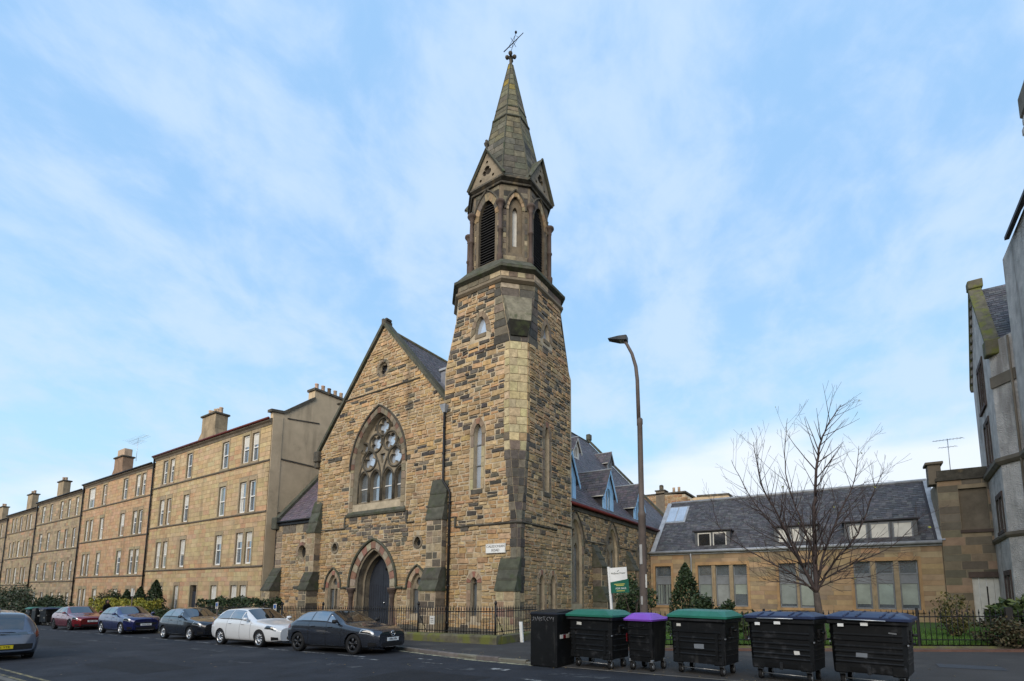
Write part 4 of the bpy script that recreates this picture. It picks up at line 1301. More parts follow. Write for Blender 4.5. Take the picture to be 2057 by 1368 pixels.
mb = MB()
mb.tube([(Xn + .22, YB - .1, 6.84), (Xn + .22, YE + .2, 6.84)], .095, 8)
mb.box(Xn + .08, Xn + .15, YB - .1, YE + .2, 6.74, 6.92)
build(mb, 'gutter', 'red_gutter', CH)

# ---------------- main roof
Xr, Zr = xc + .2, 17.62
Xe, Ze = Xn + .12, 6.86
ln_ = math.hypot(Xe - Xr, Zr - Ze)
W = Vector((Xr - Xe, 0, Zr - Ze)).normalized()
Nr = Vector((0, 1, 0)).cross(W); Nr = Nr if Nr.z > 0 else -Nr
mb = MB()
XLe = GX0 + .2; ZLe = Zr - (Xr - XLe) * (Zr - Ze) / (Xe - Xr)
mb.add([(Xe, Yg + .3, Ze), (Xe, YE, Ze), (Xr, YE, Zr), (Xr, Yg + .3, Zr), (XLe, Yg + .3, ZLe), (XLe, YE, ZLe)], [(0, 1, 2, 3), (3, 2, 5, 4)])
mb.add([(Xe, YE, Ze), (Xr, YE, Zr), (XLe, YE, ZLe), (XLe, YE, 0), (Xe, YE, 0)], [(0, 1, 2, 3, 4)])
mb.add([(XLe, Yg + .4, Z0), (XLe, YE, Z0), (XLe, YE, ZLe), (XLe, Yg + .4, ZLe)], [(0, 1, 2, 3)])
roof = build(mb, 'roof', 'slate_base', CH)
def scol(p):
    return jit(rng.choice([(.105, .09, .10), (.085, .078, .088), (.12, .10, .11), (.07, .066, .075), (.10, .092, .092)]), .15)
dorm_c = (24.7, 30.1, 35.5, 40.8)
mb = MB()
def keep(u, w):
    y = Yg + .3 + u; x = Xe + W.x * w; zz = Ze + W.z * w
    if y < YB + .05 and x < Xs and x > XL and zz < 16 and y > Yt - .2: 
        return x < XL - .02
    if y < YB and x >= XL: return False
    return True
slates(mb, (Xe, Yg + .3, Ze), (0, 1, 0), W, YE - Yg - .3, ln_ - .05, .32, .24, scol, keep)
build(mb, 'roof_slates', 'slate', roof, kind='stuff')
mb = MB()
mb.tube([(Xr, Yg + .4, Zr + .03), (Xr, YE, Zr + .03)], .11, 6)
# end gable skew
e0, e1 = Vector((Xe + .1, YE, Ze - .05)), Vector((Xr, YE, Zr + .1))
mb.add([e0 + Vector((0, -.15, 0)), e1 + Vector((0, -.15, 0)), e1 + Vector((0, .3, 0)), e0 + Vector((0, .3, 0)), e0 + Vector((0, -.15, .28)), e1 + Vector((0, -.15, .28)), e1 + Vector((0, .3, .28)), e0 + Vector((0, .3, .28))], [(4, 7, 6, 5), (0, 4, 5, 1), (0, 3, 7, 4), (3, 2, 6, 7)])
mb.bbox(Xr - .25, Xr + .2, YE - .2, YE + .35, Zr + .3, Zr + .95, .06)
build(mb, 'ridge_and_skew', 'weathering', roof)

def dormer(yc, xf, zb_, hw, ze, za, wall, win, name, over=.22):
    """gabled dormer facing +x: front plane xf, base zb_, half width hw, eaves ze, apex za"""
    f = FX(xf)
    slope = (Zr - Ze) / (Xe - Xr)
    def xroof(zz): return Xe - (zz - Ze) / (-slope) if False else Xe + (zz - Ze) / ((Zr - Ze) / (Xr - Xe))
    mbb = MB()
    out_ = [(yc - hw, zb_), (yc + hw, zb_), (yc + hw, ze), (yc, za - .12), (yc - hw, ze)]
    hole = gothic(yc, win[0], win[1], win[2], win[3], 6)
    sheet(mbb, f, out_, (hole,), .10, .08)
    d_ = build(mbb, name, wall, CH)
    # cheeks
    mbb = MB()
    for s_ in (-1, 1):
        y = yc + s_ * (hw - .03)
        mbb.add([(xf - .05, y, zb_ - .1), (xroof(zb_) - .3, y, zb_ - .1), (xroof(ze), y, ze), (xf - .05, y, ze)], [(0, 1, 2, 3)])
    build(mbb, 'cheek', 'slate_base', d_)
    mbb = MB()
    eh = hw + over; ez = za - (za - ze) * eh / hw
    for s_ in (-1, 1):
        A_, B_, C_, D_ = Vector((xf + .2, yc + s_ * eh, ez)), Vector((xroof(ez) - .1, yc + s_ * eh, ez)), Vector((xroof(za) - .1, yc, za)), Vector((xf + .2, yc, za))
        mbb.add([A_, B_, C_, D_], [(0, 1, 2, 3)])
    r_ = build(mbb, 'dormer_roof', 'slate_base', d_)
    mbb = MB()
    sl = math.hypot(eh, za - ez)
    for s_ in (-1, 1):
        Wd = Vector((0, -s_ * eh, za - ez)).normalized()
        L0 = xf + .2 - (xroof(za) - .1)
        slates(mbb, (xf + .2, yc + s_ * eh, ez + .01), (-1, 0, 0), Wd, L0, sl - .02, .26, .2, scol, lambda u, w, L0=L0, sl=sl, eh=eh: u < (xf + .2 - xroof(ez + (za - ez) * w / sl)) + .1)
    build(mbb, 'dormer_slates', 'slate', d_, kind='stuff')
    mbb = MB()
    mbb.tube([(xf + .22, yc, za + .03), (xroof(za), yc, za + .03)], .06, 5)
    build(mbb, 'lead_ridge', 'lead', d_)
    mbb = MB(); mbb.tube([(xf + .1, yc - eh, ez - .03), (xroof(ez), yc - eh, ez - .03)], .045, 5)
    build(mbb, 'eaves_gutter', 'off_white', d_)
    mbb = MB()
    for s_ in (-1, 1):
        e_, a_ = Vector((xf + .2, yc + s_ * (eh + .03), ez - .05)), Vector((xf + .2, yc, za - .02))
        d2 = Vector((0, 0, -.17)); t_ = Vector((-.06, 0, 0))
        mbb.add([e_, a_, a_ + d2, e_ + d2, e_ + t_, a_ + t_, a_ + d2 + t_, e_ + d2 + t_], [(0, 1, 2, 3), (7, 6, 5, 4), (0, 4, 5, 1), (3, 2, 6, 7)])
    build(mbb, 'bargeboard', wall, d_, label=None)
    mbb = MB()
    plate(mbb, f, hole, -.09); pn = build(mbb, 'pane', 'pane_mid', d_)
    mbb = MB()
    mbb.prism(f, rect(yc - .03, yc + .03, win[1], win[3] - .06), -.085, -.03)
    mbb.prism(f, rect(yc - win[0], yc + win[0], win[1], win[1] + .06), -.085, -.02)
    build(mbb, 'glazing_bar', wall, d_)
    return d_
for yc_ in dorm_c[:3]:
    dormer(yc_, -13.32, 7.08, .80, 8.55, 10.02, 'blue_paint', (.42, 7.3, 8.2, 8.75), 'dormer')
for (yc_, xf_) in ((34.7, -18.1), (43.4, -19.0)):
    zb_ = Ze + (xf_ - Xe) * (Zr - Ze) / (Xr - Xe)
    dormer(yc_, xf_, zb_ - .1, .55, zb_ + .85, zb_ + 1.75, 'off_white' if yc_ < 40 else 'grey_paint', (.25, zb_ + .1, zb_ + .7, zb_ + 1.0), 'small_dormer', .15)
# low lead-roofed dormer tucked behind the gable by the tower
mb = MB()
bx0, bx1 = -19.05, XL + .06
mb.bbox(bx0, bx1, Yg + 1.0, Yg + 3.6, 12.4, 14.35, .03, (.55, .55, .6))
lb = build(mb, 'roof_box', 'lead', CH)
mb = MB(); mb.bbox(bx0 - .08, bx1, Yg + .9, Yg + 3.7, 14.35, 14.5, .03); build(mb, 'lead_cap', 'lead', lb)
mb = MB()
mb.add([(bx1 + .35, Yg + .3, 11.75), (bx1 + .02, Yg + 1.2, 11.9), (bx0 + .25, Yg + 1.2, 13.65), (bx0 + .0, Yg + .5, 13.65)], [(0, 1, 2, 3)], (.45, .45, .5))
build(mb, 'valley_lead', 'lead', roof)

# ---------------- low wing on the left
wx0, wx1, wy = -33.35, -28.5, 19.25
fW = FY(wy)
wall_ = rect(wx0, wx1, Z0 - .2, 6.35)
rw = circ(-30.25, 4.45, .45, 16)
mb = MB(); sheet(mb, fW, wall_, (rw,), .35, .4)
wing = build(mb, 'wing_wall', 'mortar', CH)
ST.lay(wing, fW, [(wx0 + .75, Z0 - .2), (wx1, Z0 - .2), (wx1, 5.75), (wx0 + .75, 5.75)], (grow(rw, .2),), ch=(.16, .3), ln=(.3, .8), colfn=church_col(.06, 0))
ST.lay(wing, fW, rect(wx0, wx0 + .75, Z0, 6.35), (), ch=(.34, .46), ln=(.36, .75), colfn=lambda p: jit(rng.choice([(.30, .24, .16), (.26, .20, .14), (.20, .16, .12)]), .12), same_course=True)
ST.lay(wing, fW, rect(wx0 + .75, wx1, 5.75, 6.35), (), ch=(.58, .62), ln=(.5, .9), colfn=lambda p: jit(rng.choice([(.34, .28, .2), (.30, .24, .17), (.14, .12, .1)]), .12), same_course=True)
mb = MB()
for i in range(12):
    a0, a1 = 2 * PI * i / 12, 2 * PI * (i + 1) / 12 - .03
    V_.quad(wing, [fW(-30.25 + .45 * math.cos(a0), 4.45 + .45 * math.sin(a0)), fW(-30.25 + .45 * math.cos(a1), 4.45 + .45 * math.sin(a1)), fW(-30.25 + .68 * math.cos(a1), 4.45 + .68 * math.sin(a1)), fW(-30.25 + .68 * math.cos(a0), 4.45 + .68 * math.sin(a0))], fW.N, .03, .01, jit((.22, .13, .10) if i in (2, 3) else (.24, .19, .13), .15))
plate(mb, fW, rw, -.3); build(mb, 'round_pane', 'pane_dark', wing)
mb = MB()
mb.box(wx0 - .1, wx1 + .02, wy - .14, wy + .3, 6.35, 6.52); mb.tube([(wx0 - .1, wy - .2, 6.58), (wx1, wy - .2, 6.58)], .08, 6)
build(mb, 'wing_gutter', 'black_iron', wing)
ry, rz = 23.9, 12.3
Ww = Vector((0, ry - wy + .1, rz - 6.6)).normalized(); wl = math.hypot(ry - wy + .1, rz - 6.6)
mb = MB()
mb.add([(wx0, wy - .1, 6.6), (wx1 + .3, wy - .1, 6.6), (wx1 + .3, ry, rz), (wx0, ry, rz), (wx0, ry, Z0), (wx0, wy, Z0)], [(0, 1, 2, 3), (0, 3, 4, 5)])
wr = build(mb, 'wing_roof', 'slate_base', CH)
mb = MB()
slates(mb, (wx0 + .2, wy - .12, 6.61), (1, 0, 0), Ww, wx1 - wx0 + .1, wl - .05, .30, .22, lambda p: jit(rng.choice([(.115, .088, .105), (.10, .08, .098), (.13, .10, .115)]), .12))
build(mb, 'wing_slates', 'slate', wr, kind='stuff')
mb = MB()
e0, e1 = Vector((wx0, wy - .25, 6.45)), Vector((wx0, ry, rz + .05))
mb.add([e0 + Vector((-.2, 0, 0)), e1 + Vector((-.2, 0, 0)), e1 + Vector((.28, 0, 0)), e0 + Vector((.28, 0, 0)), e0 + Vector((-.2, 0, .3)), e1 + Vector((-.2, 0, .3)), e1 + Vector((.28, 0, .3)), e0 + Vector((.28, 0, .3))], [(4, 5, 6, 7), (0, 3, 7, 4), (0, 4, 5, 1), (3, 2, 6, 7)])
mb.bbox(wx0 - .25, wx0 + .35, wy - .32, wy + .4, 6.1, 6.95, .05)
build(mb, 'wing_skew', 'weathering', wr)
buttress(FY(wy), wx0 - .1, wx0 + .85, [(3.5, 2.0, .75)], colf=bcolf)
V_.finish(400)
ST.finish(300)
# ================================================================== TENEMENTS
def sash(fr, par, ua, ub, vb, vt, glass='pane_mid', n=-.10, simple=False, blind=0.0, surround=None, frame='white_paint'):
    """sash window: white frame with a meeting rail, two panes, stone surround"""
    m = MB()
    w = .10
    m.prism(fr, rect(ua, ua + w, vb, vt), n - .06, n)
    m.prism(fr, rect(ub - w, ub, vb, vt), n - .06, n)
    m.prism(fr, rect(ua + w, ub - w, vt - w, vt), n - .06, n - .002)
    m.prism(fr, rect(ua + w, ub - w, vb, vb + w * 1.3), n - .06, n - .002)
    vm = (vb + vt) / 2
    m.prism(fr, rect(ua + w, ub - w, vm - .04, vm + .04), n - .06, n + .01)
    fo = build(m, 'sash_window', frame, par)
    for lo, hi, d in ((vb + w * 1.3, vm - .04, n - .07), (vm + .04, vt - w, n - .045)):
        m = MB(); plate(m, fr, rect(ua + w, ub - w, lo, hi), d)
        build(m, 'pane', glass, fo)
    if blind:
        m = MB(); plate(m, fr, rect(ua + w, ub - w, vt - w - (vt - vb) * blind, vt - w), n - .035)
        build(m, 'blind', 'off_white', fo)
    return fo
def surround(m, fr, ua, ub, vb, vt, w=.16, out=.03, col=(.30, .235, .15)):
    m.prism(fr, rect(ua - w, ua, vb, vt), -.02, out, jit(col, .1)); m.prism(fr, rect(ub, ub + w, vb, vt), -.02, out, jit(col, .1))
    m.prism(fr, rect(ua - w, ub + w, vt, vt + .24), -.02, out + .004, jit(col, .1))
    m.prism(fr, rect(ua - w - .02, ub + w + .02, vb - .16, vb), -.02, out + .05, jit(col, .1))
TB = [(.43, .32, .175), (.45, .335, .19), (.41, .30, .165), (.46, .35, .205), (.42, .305, .18)]
TR = [(.43, .275, .16), (.40, .25, .145), (.44, .30, .185)]
def ten_col(red, dark=0.0, base=TB):
    def f(p):
        s = noise.noise(Vector((p.x * .22, 3.1, p.z * .5)))
        c = rng.choice(TR) if rng.random() < red * max(.3, 1.55 - p.z / 9.5) + s * .5 else rng.choice(base)
        c = jit(c, .055)
        if rng.random() < dark: c = tuple(x * .7 for x in c)
        return c
    return f
def chimney(name_par, x0, x1, y0, y1, z0, z1, pots, mat='stack_tan', flare=None, pot_r=.14, pot_h=.5, cap='soot_stone'):
    m = MB()
    m.bbox(x0, x1, y0, y1, z0, z1 - .16, .02)
    if flare:
        m.loft([[Vector((x0 - flare, y0 + .02, z0 - .02)), Vector((x1 + flare * .3, y0 + .02, z0 - .02)), Vector((x1 + flare * .3, y1, z0 - .02)), Vector((x0 - flare, y1, z0 - .02))],
                [Vector((x0 + .0, y0 + .02, z0 + .9)), Vector((x1, y0 + .02, z0 + .9)), Vector((x1, y1, z0 + .9)), Vector((x0 + .0, y1, z0 + .9))]])
    c = build(m, 'chimney_stack', mat, name_par)
    m = MB()
    m.bbox(x0 - .12, x1 + .12, y0 - .12, y1 + .12, z1 - .16, z1, .03)
    build(m, 'chimney_cap', cap, c)
    L = max(x1 - x0, y1 - y0)
    for i in range(pots):
        m = MB()
        t = (i + .5) / pots
        px_, py_ = (x0 + t * (x1 - x0), (y0 + y1) / 2) if (x1 - x0) > (y1 - y0) else ((x0 + x1) / 2, y0 + t * (y1 - y0))
        h = pot_h * rng.uniform(.85, 1.15)
        m.lathe([(pot_r * 1.1, z1), (pot_r, z1 + .08), (pot_r * .88, z1 + h * .8), (pot_r * 1.05, z1 + h * .86), (pot_r * 1.0, z1 + h), (pot_r * .7, z1 + h - .03)], (px_, py_, 0), 10, jit((1, 1, 1), .2))
        build(m, 'chimney_pot', 'pot', c)
    return c

def tenement(label, x0, x1, yf, ze, wins, strings, palette, limit, doors=(), roof_h=2.6, depth=11, glass='pane_mid', red_gutter=False, left_pipe=True, simple=False, blinds=.35):
    zg = ground((x0 + x1) / 2) - 1.4
    R = root('tenement', ((x0 + x1) / 2, yf + depth / 2, ground((x0 + x1) / 2)), label=label, cat='tenement', group='stone tenements along the street')
    fr = FY(yf)
    outer = rect(x0, x1, zg, ze)
    holes = [rect(a, b, c, d) for a, b, c, d in list(wins) + list(doors)]
    m = MB(); sheet(m, fr, outer, holes, .26, .3)
    w = build(m, 'front_wall', 'ashlar_joint', R)
    S = Stones('ashlar', 'ashlar_block', 'ashlar_blocks')
    zs = sorted([zg] + [s for s in strings] + [ze])
    sh = [rect(a - .16, b + .16, c - .16, d + .24) for a, b, c, d in list(wins) + list(doors)]
    for a, b in zip(zs, zs[1:]):
        S.lay(w, fr, rect(x0 + .02, x1 - .02, a + .06, b - .06), sh, ch=(.30, .38), ln=(.55, 1.15), gap=.014, depth=(.008, .016), inset=.006, colfn=palette, same_course=True)
    S.finish(limit)
    for (a, b, c, d) in wins:
        so = sash(fr, R, a, b, c, d, glass, blind=rng.choice((0, 0, blinds * .7, blinds, blinds * 1.5)) if blinds else 0)
        m = MB(); surround(m, fr, a, b, c, d); build(m, 'window_surround', 'ashlar', so)
        if rng.random() < .3 and not simple:
            m = MB(); vm = (c + d) / 2
            for s_ in (0, 1):
                q0, q1 = (a + .1, a + .1 + (b - a) * .24) if s_ == 0 else (b - .1 - (b - a) * .24, b - .1)
                plate(m, fr, rect(q0, q1, c + .14, vm - .04), -.167); plate(m, fr, rect(q0, q1, vm + .04, d - .1), -.140)
            build(m, 'curtain', rng.choice(('off_white', 'curtain', 'blind')), so)
    for (a, b, c, d) in doors:
        m = MB(); surround(m, fr, a, b, c, d); build(m, 'door_surround', 'ashlar', w)
    for (a, b, c, d) in doors:
        m = MB(); m.prism(fr, rect(a, b, c, d - .5), -.24, -.18); dd = build(m, 'front_door', 'door_paint', R)
        m = MB(); plate(m, fr, rect(a + .05, b - .05, d - .46, d - .04), -.2); build(m, 'fanlight', 'pane_dark', dd)
    m = MB()
    for s_ in strings: strip_band(m, [(x0, yf), (x1, yf)], [(-.05, s_ - .1), (.04, s_ - .09), (.10, s_ - .02), (.10, s_ + .05), (-.05, s_ + .09)])
    build(m, 'string_course', 'brown_stone', R)
    m = MB()
    strip_band(m, [(x0, yf), (x1, yf)], [(-.05, ze - .30), (.05, ze - .28), (.10, ze - .12), (.24, ze - .02), (.26, ze + .10), (-.05, ze + .12)])
    build(m, 'eaves_cornice', 'brown_stone', R)
    m = MB(); m.tube([(x0, yf - .30, ze + .13), (x1, yf - .30, ze + .13)], .085, 6); build(m, 'gutter', 'red_gutter' if red_gutter else 'black_iron', R)
    m = MB()
    yr = yf + depth / 2
    m.add([(x0, yf - .2, ze + .12), (x1, yf - .2, ze + .12), (x1, yr, ze + roof_h), (x0, yr, ze + roof_h), (x1, yf + depth, ze), (x0, yf + depth, ze)], [(0, 1, 2, 3), (3, 2, 4, 5)], (.08, .075, .08))
    m.add([(x0, yf + .01, ze), (x0, yr, ze + roof_h), (x0, yf + depth, ze), (x0, yf + depth, zg), (x0, yf + .01, zg)], [(0, 1, 2, 3, 4)], (.2, .16, .11))
    m.add([(x1, yf + .31, ze), (x1, yr, ze + roof_h), (x1, yf + depth, ze), (x1, yf + depth, zg), (x1, yf + .31, zg)], [(4, 3, 2, 1, 0)], (.2, .16, .11))
    m.add([(x0, yf + depth, zg), (x1, yf + depth, zg), (x1, yf + depth, ze), (x0, yf + depth, ze)], [(1, 0, 3, 2)], (.2, .16, .11))
    build(m, 'roof', 'slate', R)
    if left_pipe:
        m = MB(); m.tube([(x0 + .05, yf - .14, ze + .05), (x0 + .05, yf - .14, zg)], .075, 6); build(m, 'rain_pipe', 'black_iron', R)
    return R, fr, w
T1x = [(-52.1, -51.2), (-50.7, -49.85), (-47.45, -46.5), (-41.4, -40.4), (-38.28, -37.35), (-36.95, -36.05)]
T1 = [(a, b, lo, hi) for (lo, hi) in ((11.4, 13.58), (7.62, 9.98), (3.83, 6.15)) for a, b in T1x]
T1 += [(-52.3, -51.25), (-51.0, -50.2), (-47.8, -47.05), (-41.55, -40.65), (-38.6, -37.7), (-37.3, -36.4)] and [(a, b, .15, 2.3) for a, b in [(-52.2, -51.3), (-50.95, -50.1), (-47.8, -47.0), (-41.55, -40.6), (-38.55, -37.65), (-37.25, -36.35)]]
R1, f1, w1 = tenement('buff tenement with a blank rendered gable next to the church', -54.0, -34.42, 19.0, 14.1, T1, (11.2, 7.5, 3.63), ten_col(.22), 300, doors=[(-44.9, -43.8, -.9, 2.33)], red_gutter=True)
chimney(R1, -45.4, -43.1, 19.02, 20.0, 14.25, 16.55, 5, flare=.9, pot_h=.58, pot_r=.15)
# rendered gable with its raking skew and wide stack
Xg1 = -34.40
fg = FX(Xg1)
gp = [(19.0, -2), (31.0, -2), (31.0, 13.0), (26.3, 16.7), (26.3, 17.5), (22.2, 17.5), (22.2, 16.72), (19.85, 14.86), (19.0, 14.74)]
m = MB(); sheet(m, fg, gp, (), .1, .35)
m.prism(fg, [(19.0, -2), (19.75, -2), (19.75, 14.55), (19.0, 14.45)], -.02, .05)
g1 = build(m, 'gable_wall', 'render_tan', R1)
m = MB()
for z_ in (11.43, 7.5): m.prism(fg, rect(19.75, 30.9, z_ - .05, z_ + .05), -.02, .05)
m.prism(fg, [(18.8, 14.72), (19.85, 14.86), (22.25, 16.74), (22.2, 16.95), (19.8, 15.05), (18.8, 14.92)], -.42, .1)
m.prism(fg, [(22.08, 17.5), (26.4, 17.5), (26.4, 17.68), (22.08, 17.68)], -.9, .12)
m.prism(fg, [(20.1, 14.62), (22.7, 14.98), (22.7, 14.90), (20.1, 14.54)], -.02, .05)
build(m, 'gable_skew', 'soot_stone', g1)
m = MB(); m.box(Xg1 - .85, Xg1 - .36, 22.2, 26.3, 13.5, 17.5); build(m, 'chimney_back', 'render_tan', g1)
for i in range(7):
    m = MB(); y_ = 22.5 + i * .56; h = rng.uniform(.5, .62)
    m.lathe([(.17, 17.68), (.155, 17.78), (.135, 17.68 + h * .85), (.16, 17.68 + h * .9), (.155, 17.68 + h), (.1, 17.66 + h)], (Xg1 - .3, y_, 0), 10, jit((1, 1, 1) if i != 2 else (.35, .3, .28), .12))
    build(m, 'chimney_pot', 'pot', g1)

def shift_rows(xs, rows): return [(a, b, lo, hi) for (lo, hi) in rows for a, b in xs]
T2x = [(-71.0, -70.15), (-69.65, -68.8), (-66.75, -65.7), (-61.2, -60.1), (-58.05, -57.1), (-56.7, -55.8)]
T2 = shift_rows(T2x[2:], [(10.9, 13.06)]) + [(-71.0, -69.1, 10.85, 13.1)] + shift_rows(T2x, [(7.2, 9.5), (3.42, 5.76), (-.25, 2.0)])
R2, f2_, w2 = tenement('reddish sandstone tenement with a brick-topped chimney and aerial', -72.55, -54.05, 19.0, 13.55, T2, (10.73, 7.07, 3.24), ten_col(.5, 0, [(.43, .275, .16), (.41, .255, .145), (.45, .30, .18), (.42, .29, .17)]), 200)
chimney(R2, -64.5, -62.3, 19.02, 19.95, 13.7, 15.75, 0, 'red_chimney', flare=.8)
m = MB(); m.bbox(-64.3, -62.5, 19.15, 19.85, 15.75, 16.55, .03); build(m, 'brick_flue_block', 'pot', R2)
chimney(R2, -56.9, -54.5, 22.5, 23.4, 14.3, 15.5, 6, pot_h=.45)
T3x = [(-88.0, -86.7), (-84.7, -83.6), (-80.7, -79.6), (-77.9, -76.95), (-75.15, -74.15)]
T3 = shift_rows(T3x, [(10.42, 12.6), (6.75, 9.0), (3.05, 5.2), (-.5, 1.6)])
R3, f3_, w3_ = tenement('grey buff tenement with five window bays, third from the church', -89.85, -72.6, 19.0, 13.1, T3, (10.25, 6.62, 2.87), ten_col(.02, .12, [(.33, .255, .165), (.30, .23, .15), (.36, .28, .18)]), 150, blinds=.2)
chimney(R3, -83.0, -80.9, 19.05, 19.75, 13.2, 15.4, 2)
chimney(R3, -75.4, -73.4, 22, 22.8, 13.5, 14.9, 5, pot_h=.5)
T4x = [(-102.2, -101.2), (-100.4, -99.5), (-98.1, -96.9), (-95.0, -94.1), (-93.4, -92.4)]
T4 = shift_rows(T4x, [(10.0, 12.1), (6.4, 8.6), (2.7, 4.9), (-.8, 1.3)])
R4, f4_, w4_ = tenement('buff tenement fourth from the church, with a plain square chimney', -104.4, -89.9, 19.0, 12.55, T4, (9.93, 6.2, 2.5), ten_col(.05, .15, [(.31, .24, .155), (.29, .22, .145), (.34, .265, .17)]), 100, glass='pane_dark', blinds=.2)
chimney(R4, -96.1, -93.8, 19.05, 19.7, 12.6, 15.1, 2)
T5 = [(a - 15.0, b - 15.0, c - .3, d - .3) for a, b, c, d in T4]
R5, f5_, w5_ = tenement('buff tenement farthest along the street, cut by the photo edge', -121, -104.45, 19.0, 12.2, T5, (9.6, 5.9, 2.2), ten_col(.05, .2, [(.29, .225, .145), (.27, .21, .14), (.32, .25, .16)]), 60, glass='pane_dark', blinds=0)
chimney(R5, -111.5, -109.2, 19.05, 19.7, 12.3, 14.7, 2)

def aerial(label, x, y, z, h, ang, s=1.0):
    R = root('television_aerial', (x, y, z), label=label, cat='aerial')
    m = MB(); m.tube([(x, y, z), (x, y, z + h)], .02, 5); build(m, 'mast', 'galv', R)
    m = MB(); d = Vector((math.cos(ang), math.sin(ang), .12)); p = Vector((x, y, z + h - .05)); q = Vector((-d.y, d.x, 0)).normalized()
    m.tube([p - d * .9 * s, p + d * .9 * s], .014, 4)
    for k in range(9):
        c = p + d * (-.85 + .2 * k) * s
        l = (.32 - k * .012) * s
        m.tube([c - q * l, c + q * l], .008, 4)
    build(m, 'boom', 'galv', R)
    m = MB(); p2 = p + Vector((0, 0, -.45))
    m.tube([p2 - d * .5 * s, p2 + d * .6 * s], .012, 4)
    for k in range(5):
        c = p2 + d * (-.45 + .22 * k) * s; m.tube([c - q * .22 * s, c + q * .22 * s], .008, 4)
    build(m, 'lower_boom', 'galv', R)
aerial('spindly grey television aerial on the reddish tenement roof', -64.9, 21, 15.9, 2.6, .2, 1.9)
aerial('pale television aerial above the small chimney beside the grey building', 5.0, 38.2, 9.0, 2.2, 2.6, .85)

# ================================================================== LOW HALL WITH SLATE ROOF
HALL = root('hall', (-4.5, 40, 0), label='low sandstone hall with a long dark slate roof and dormers', cat='hall')
Yh = 37.0; hx0, hx1, hze = -13.0, 4.15, 4.74
fH = FY(Yh)
hw_ = [(-12.65, -11.45), (-9.52, -8.58), (-8.32, -7.40), (-7.15, -6.25), (-4.3, -3.3), (-3.15, -2.3), (-.16, .70), (.96, 1.83), (2.08, 2.98)]
hh = [rect(a, b, 1.05, 3.92) for a, b in hw_]
m = MB(); sheet(m, fH, rect(hx0, hx1, -.6, hze), hh, .3, .4)
hwall = build(m, 'front_wall', 'ashlar_joint', HALL)
S = Stones('ashlar', 'ashlar_block', 'ashlar_blocks')
hcol = lambda p: jit(rng.choice([(.34, .245, .145), (.32, .23, .14), (.36, .265, .165), (.28, .205, .13), (.33, .225, .13), (.24, .185, .125)]), .12)
S.lay(hwall, fH, rect(hx0, hx1 - .02, -.6, hze), [grow(h, .10) for h in hh], ch=(.26, .36), ln=(.55, 1.2), gap=.013, depth=(.008, .018), inset=.006, colfn=hcol, same_course=True)
S.finish(300)
m = MB()
for a, b in ((-12.65, -11.45), (-9.52, -6.25), (-4.3, -2.3), (-.16, 2.98)):
    HC = (.36, .23, .12)
    m.prism(fH, rect(a - .16, a, 1.05, 3.93), -.02, .05, HC); m.prism(fH, rect(b, b + .16, 1.05, 3.93), -.02, .05, HC); m.prism(fH, rect(a - .16, b + .16, 3.93, 4.15), -.02, .054, HC)
    m.prism(fH, rect(a - .2, b + .2, .88, 1.05), -.02, .09, HC)
build(m, 'window_surround', 'ashlar', HALL)
for i, (a, b) in enumerate(hw_):
    m = MB()
    w = .07; n0, n1 = -.24, -.16
    for r_ in (rect(a, a + w, 1.05, 3.92), rect(b - w, b, 1.05, 3.92)): m.prism(fH, r_, n0, n1)
    for r_ in (rect(a + w, b - w, 3.85, 3.92), rect(a + w, b - w, 3.12, 3.2), rect(a + w, b - w, 2.58, 2.66), rect(a + w, b - w, 1.05, 1.14)): m.prism(fH, r_, n0, n1 - .003)
    fo = build(m, 'hall_window', 'grey_paint', HALL)
    m = MB(); plate(m, fH, rect(a + w, b - w, 3.2, 3.85), -.22); build(m, 'upper_pane', 'pane_mid' if i in (4, 5, 6) else 'pane_mid', fo)
    m = MB(); m.prism(fH, rect(a + w, b - w, 2.66, 3.12), -.24, -.19); build(m, 'spandrel_panel', 'grey_paint', fo)
    m = MB(); plate(m, fH, rect(a + w, b - w, 1.14, 2.58), -.22); build(m, 'lower_pane', 'pane_mid', fo)
    if i == 0:
        m = MB()
        for k in range(5): m.prism(fH, rect(a + .12 + k * .2, a + .12 + k * .2 + (.13 if k != 2 else .04), 1.16, 2.56), -.215, -.205)
    else:
        m = MB(); m.prism(fH, rect(a + w + .01, b - w - .01, (1.34 if i > 5 else (1.2, 1.62, 1.2, 1.9, 1.28)[i % 5]), 2.57), -.215, -.207, jit((1, 1, 1), .22))
    build(m, 'blind', 'blind', fo)
m = MB()
for (a, b) in ((-8.45, -1), (-7.27, -1), (-3.22, -1), (.83, -1), (1.955, -1)):
    pass
m = MB(); m.box(hx0, hx1, Yh - .10, Yh + .3, hze, hze + .14); m.tube([(hx0 - .1, Yh - .22, hze + .2), (hx1, Yh - .22, hze + .2)], .11, 8)
build(m, 'gutter', 'lead', HALL)
m = MB(); m.tube([(-9.95, Yh - .2, 4.8), (-9.95, Yh - .12, 4.45), (-9.95, Yh - .12, -.5)], .05, 6); build(m, 'down_pipe', 'lead', HALL)
hz0, hz1, hy1 = hze + .22, 9.35, 41.4
WH = Vector((0, hy1 - (Yh - .15), hz1 - hz0)); hlen = WH.length; WH.normalize()
m = MB()
m.add([(hx0, Yh - .15, hz0), (hx1, Yh - .15, hz0), (hx1, hy1, hz1), (hx0 + .3, hy1, hz1), (hx1, Yh + 9, hze), (hx0, Yh + 9, hze), (hx0, hy1, hz1 - .05)], [(0, 1, 2, 3), (3, 2, 4, 5), (0, 3, 5)])
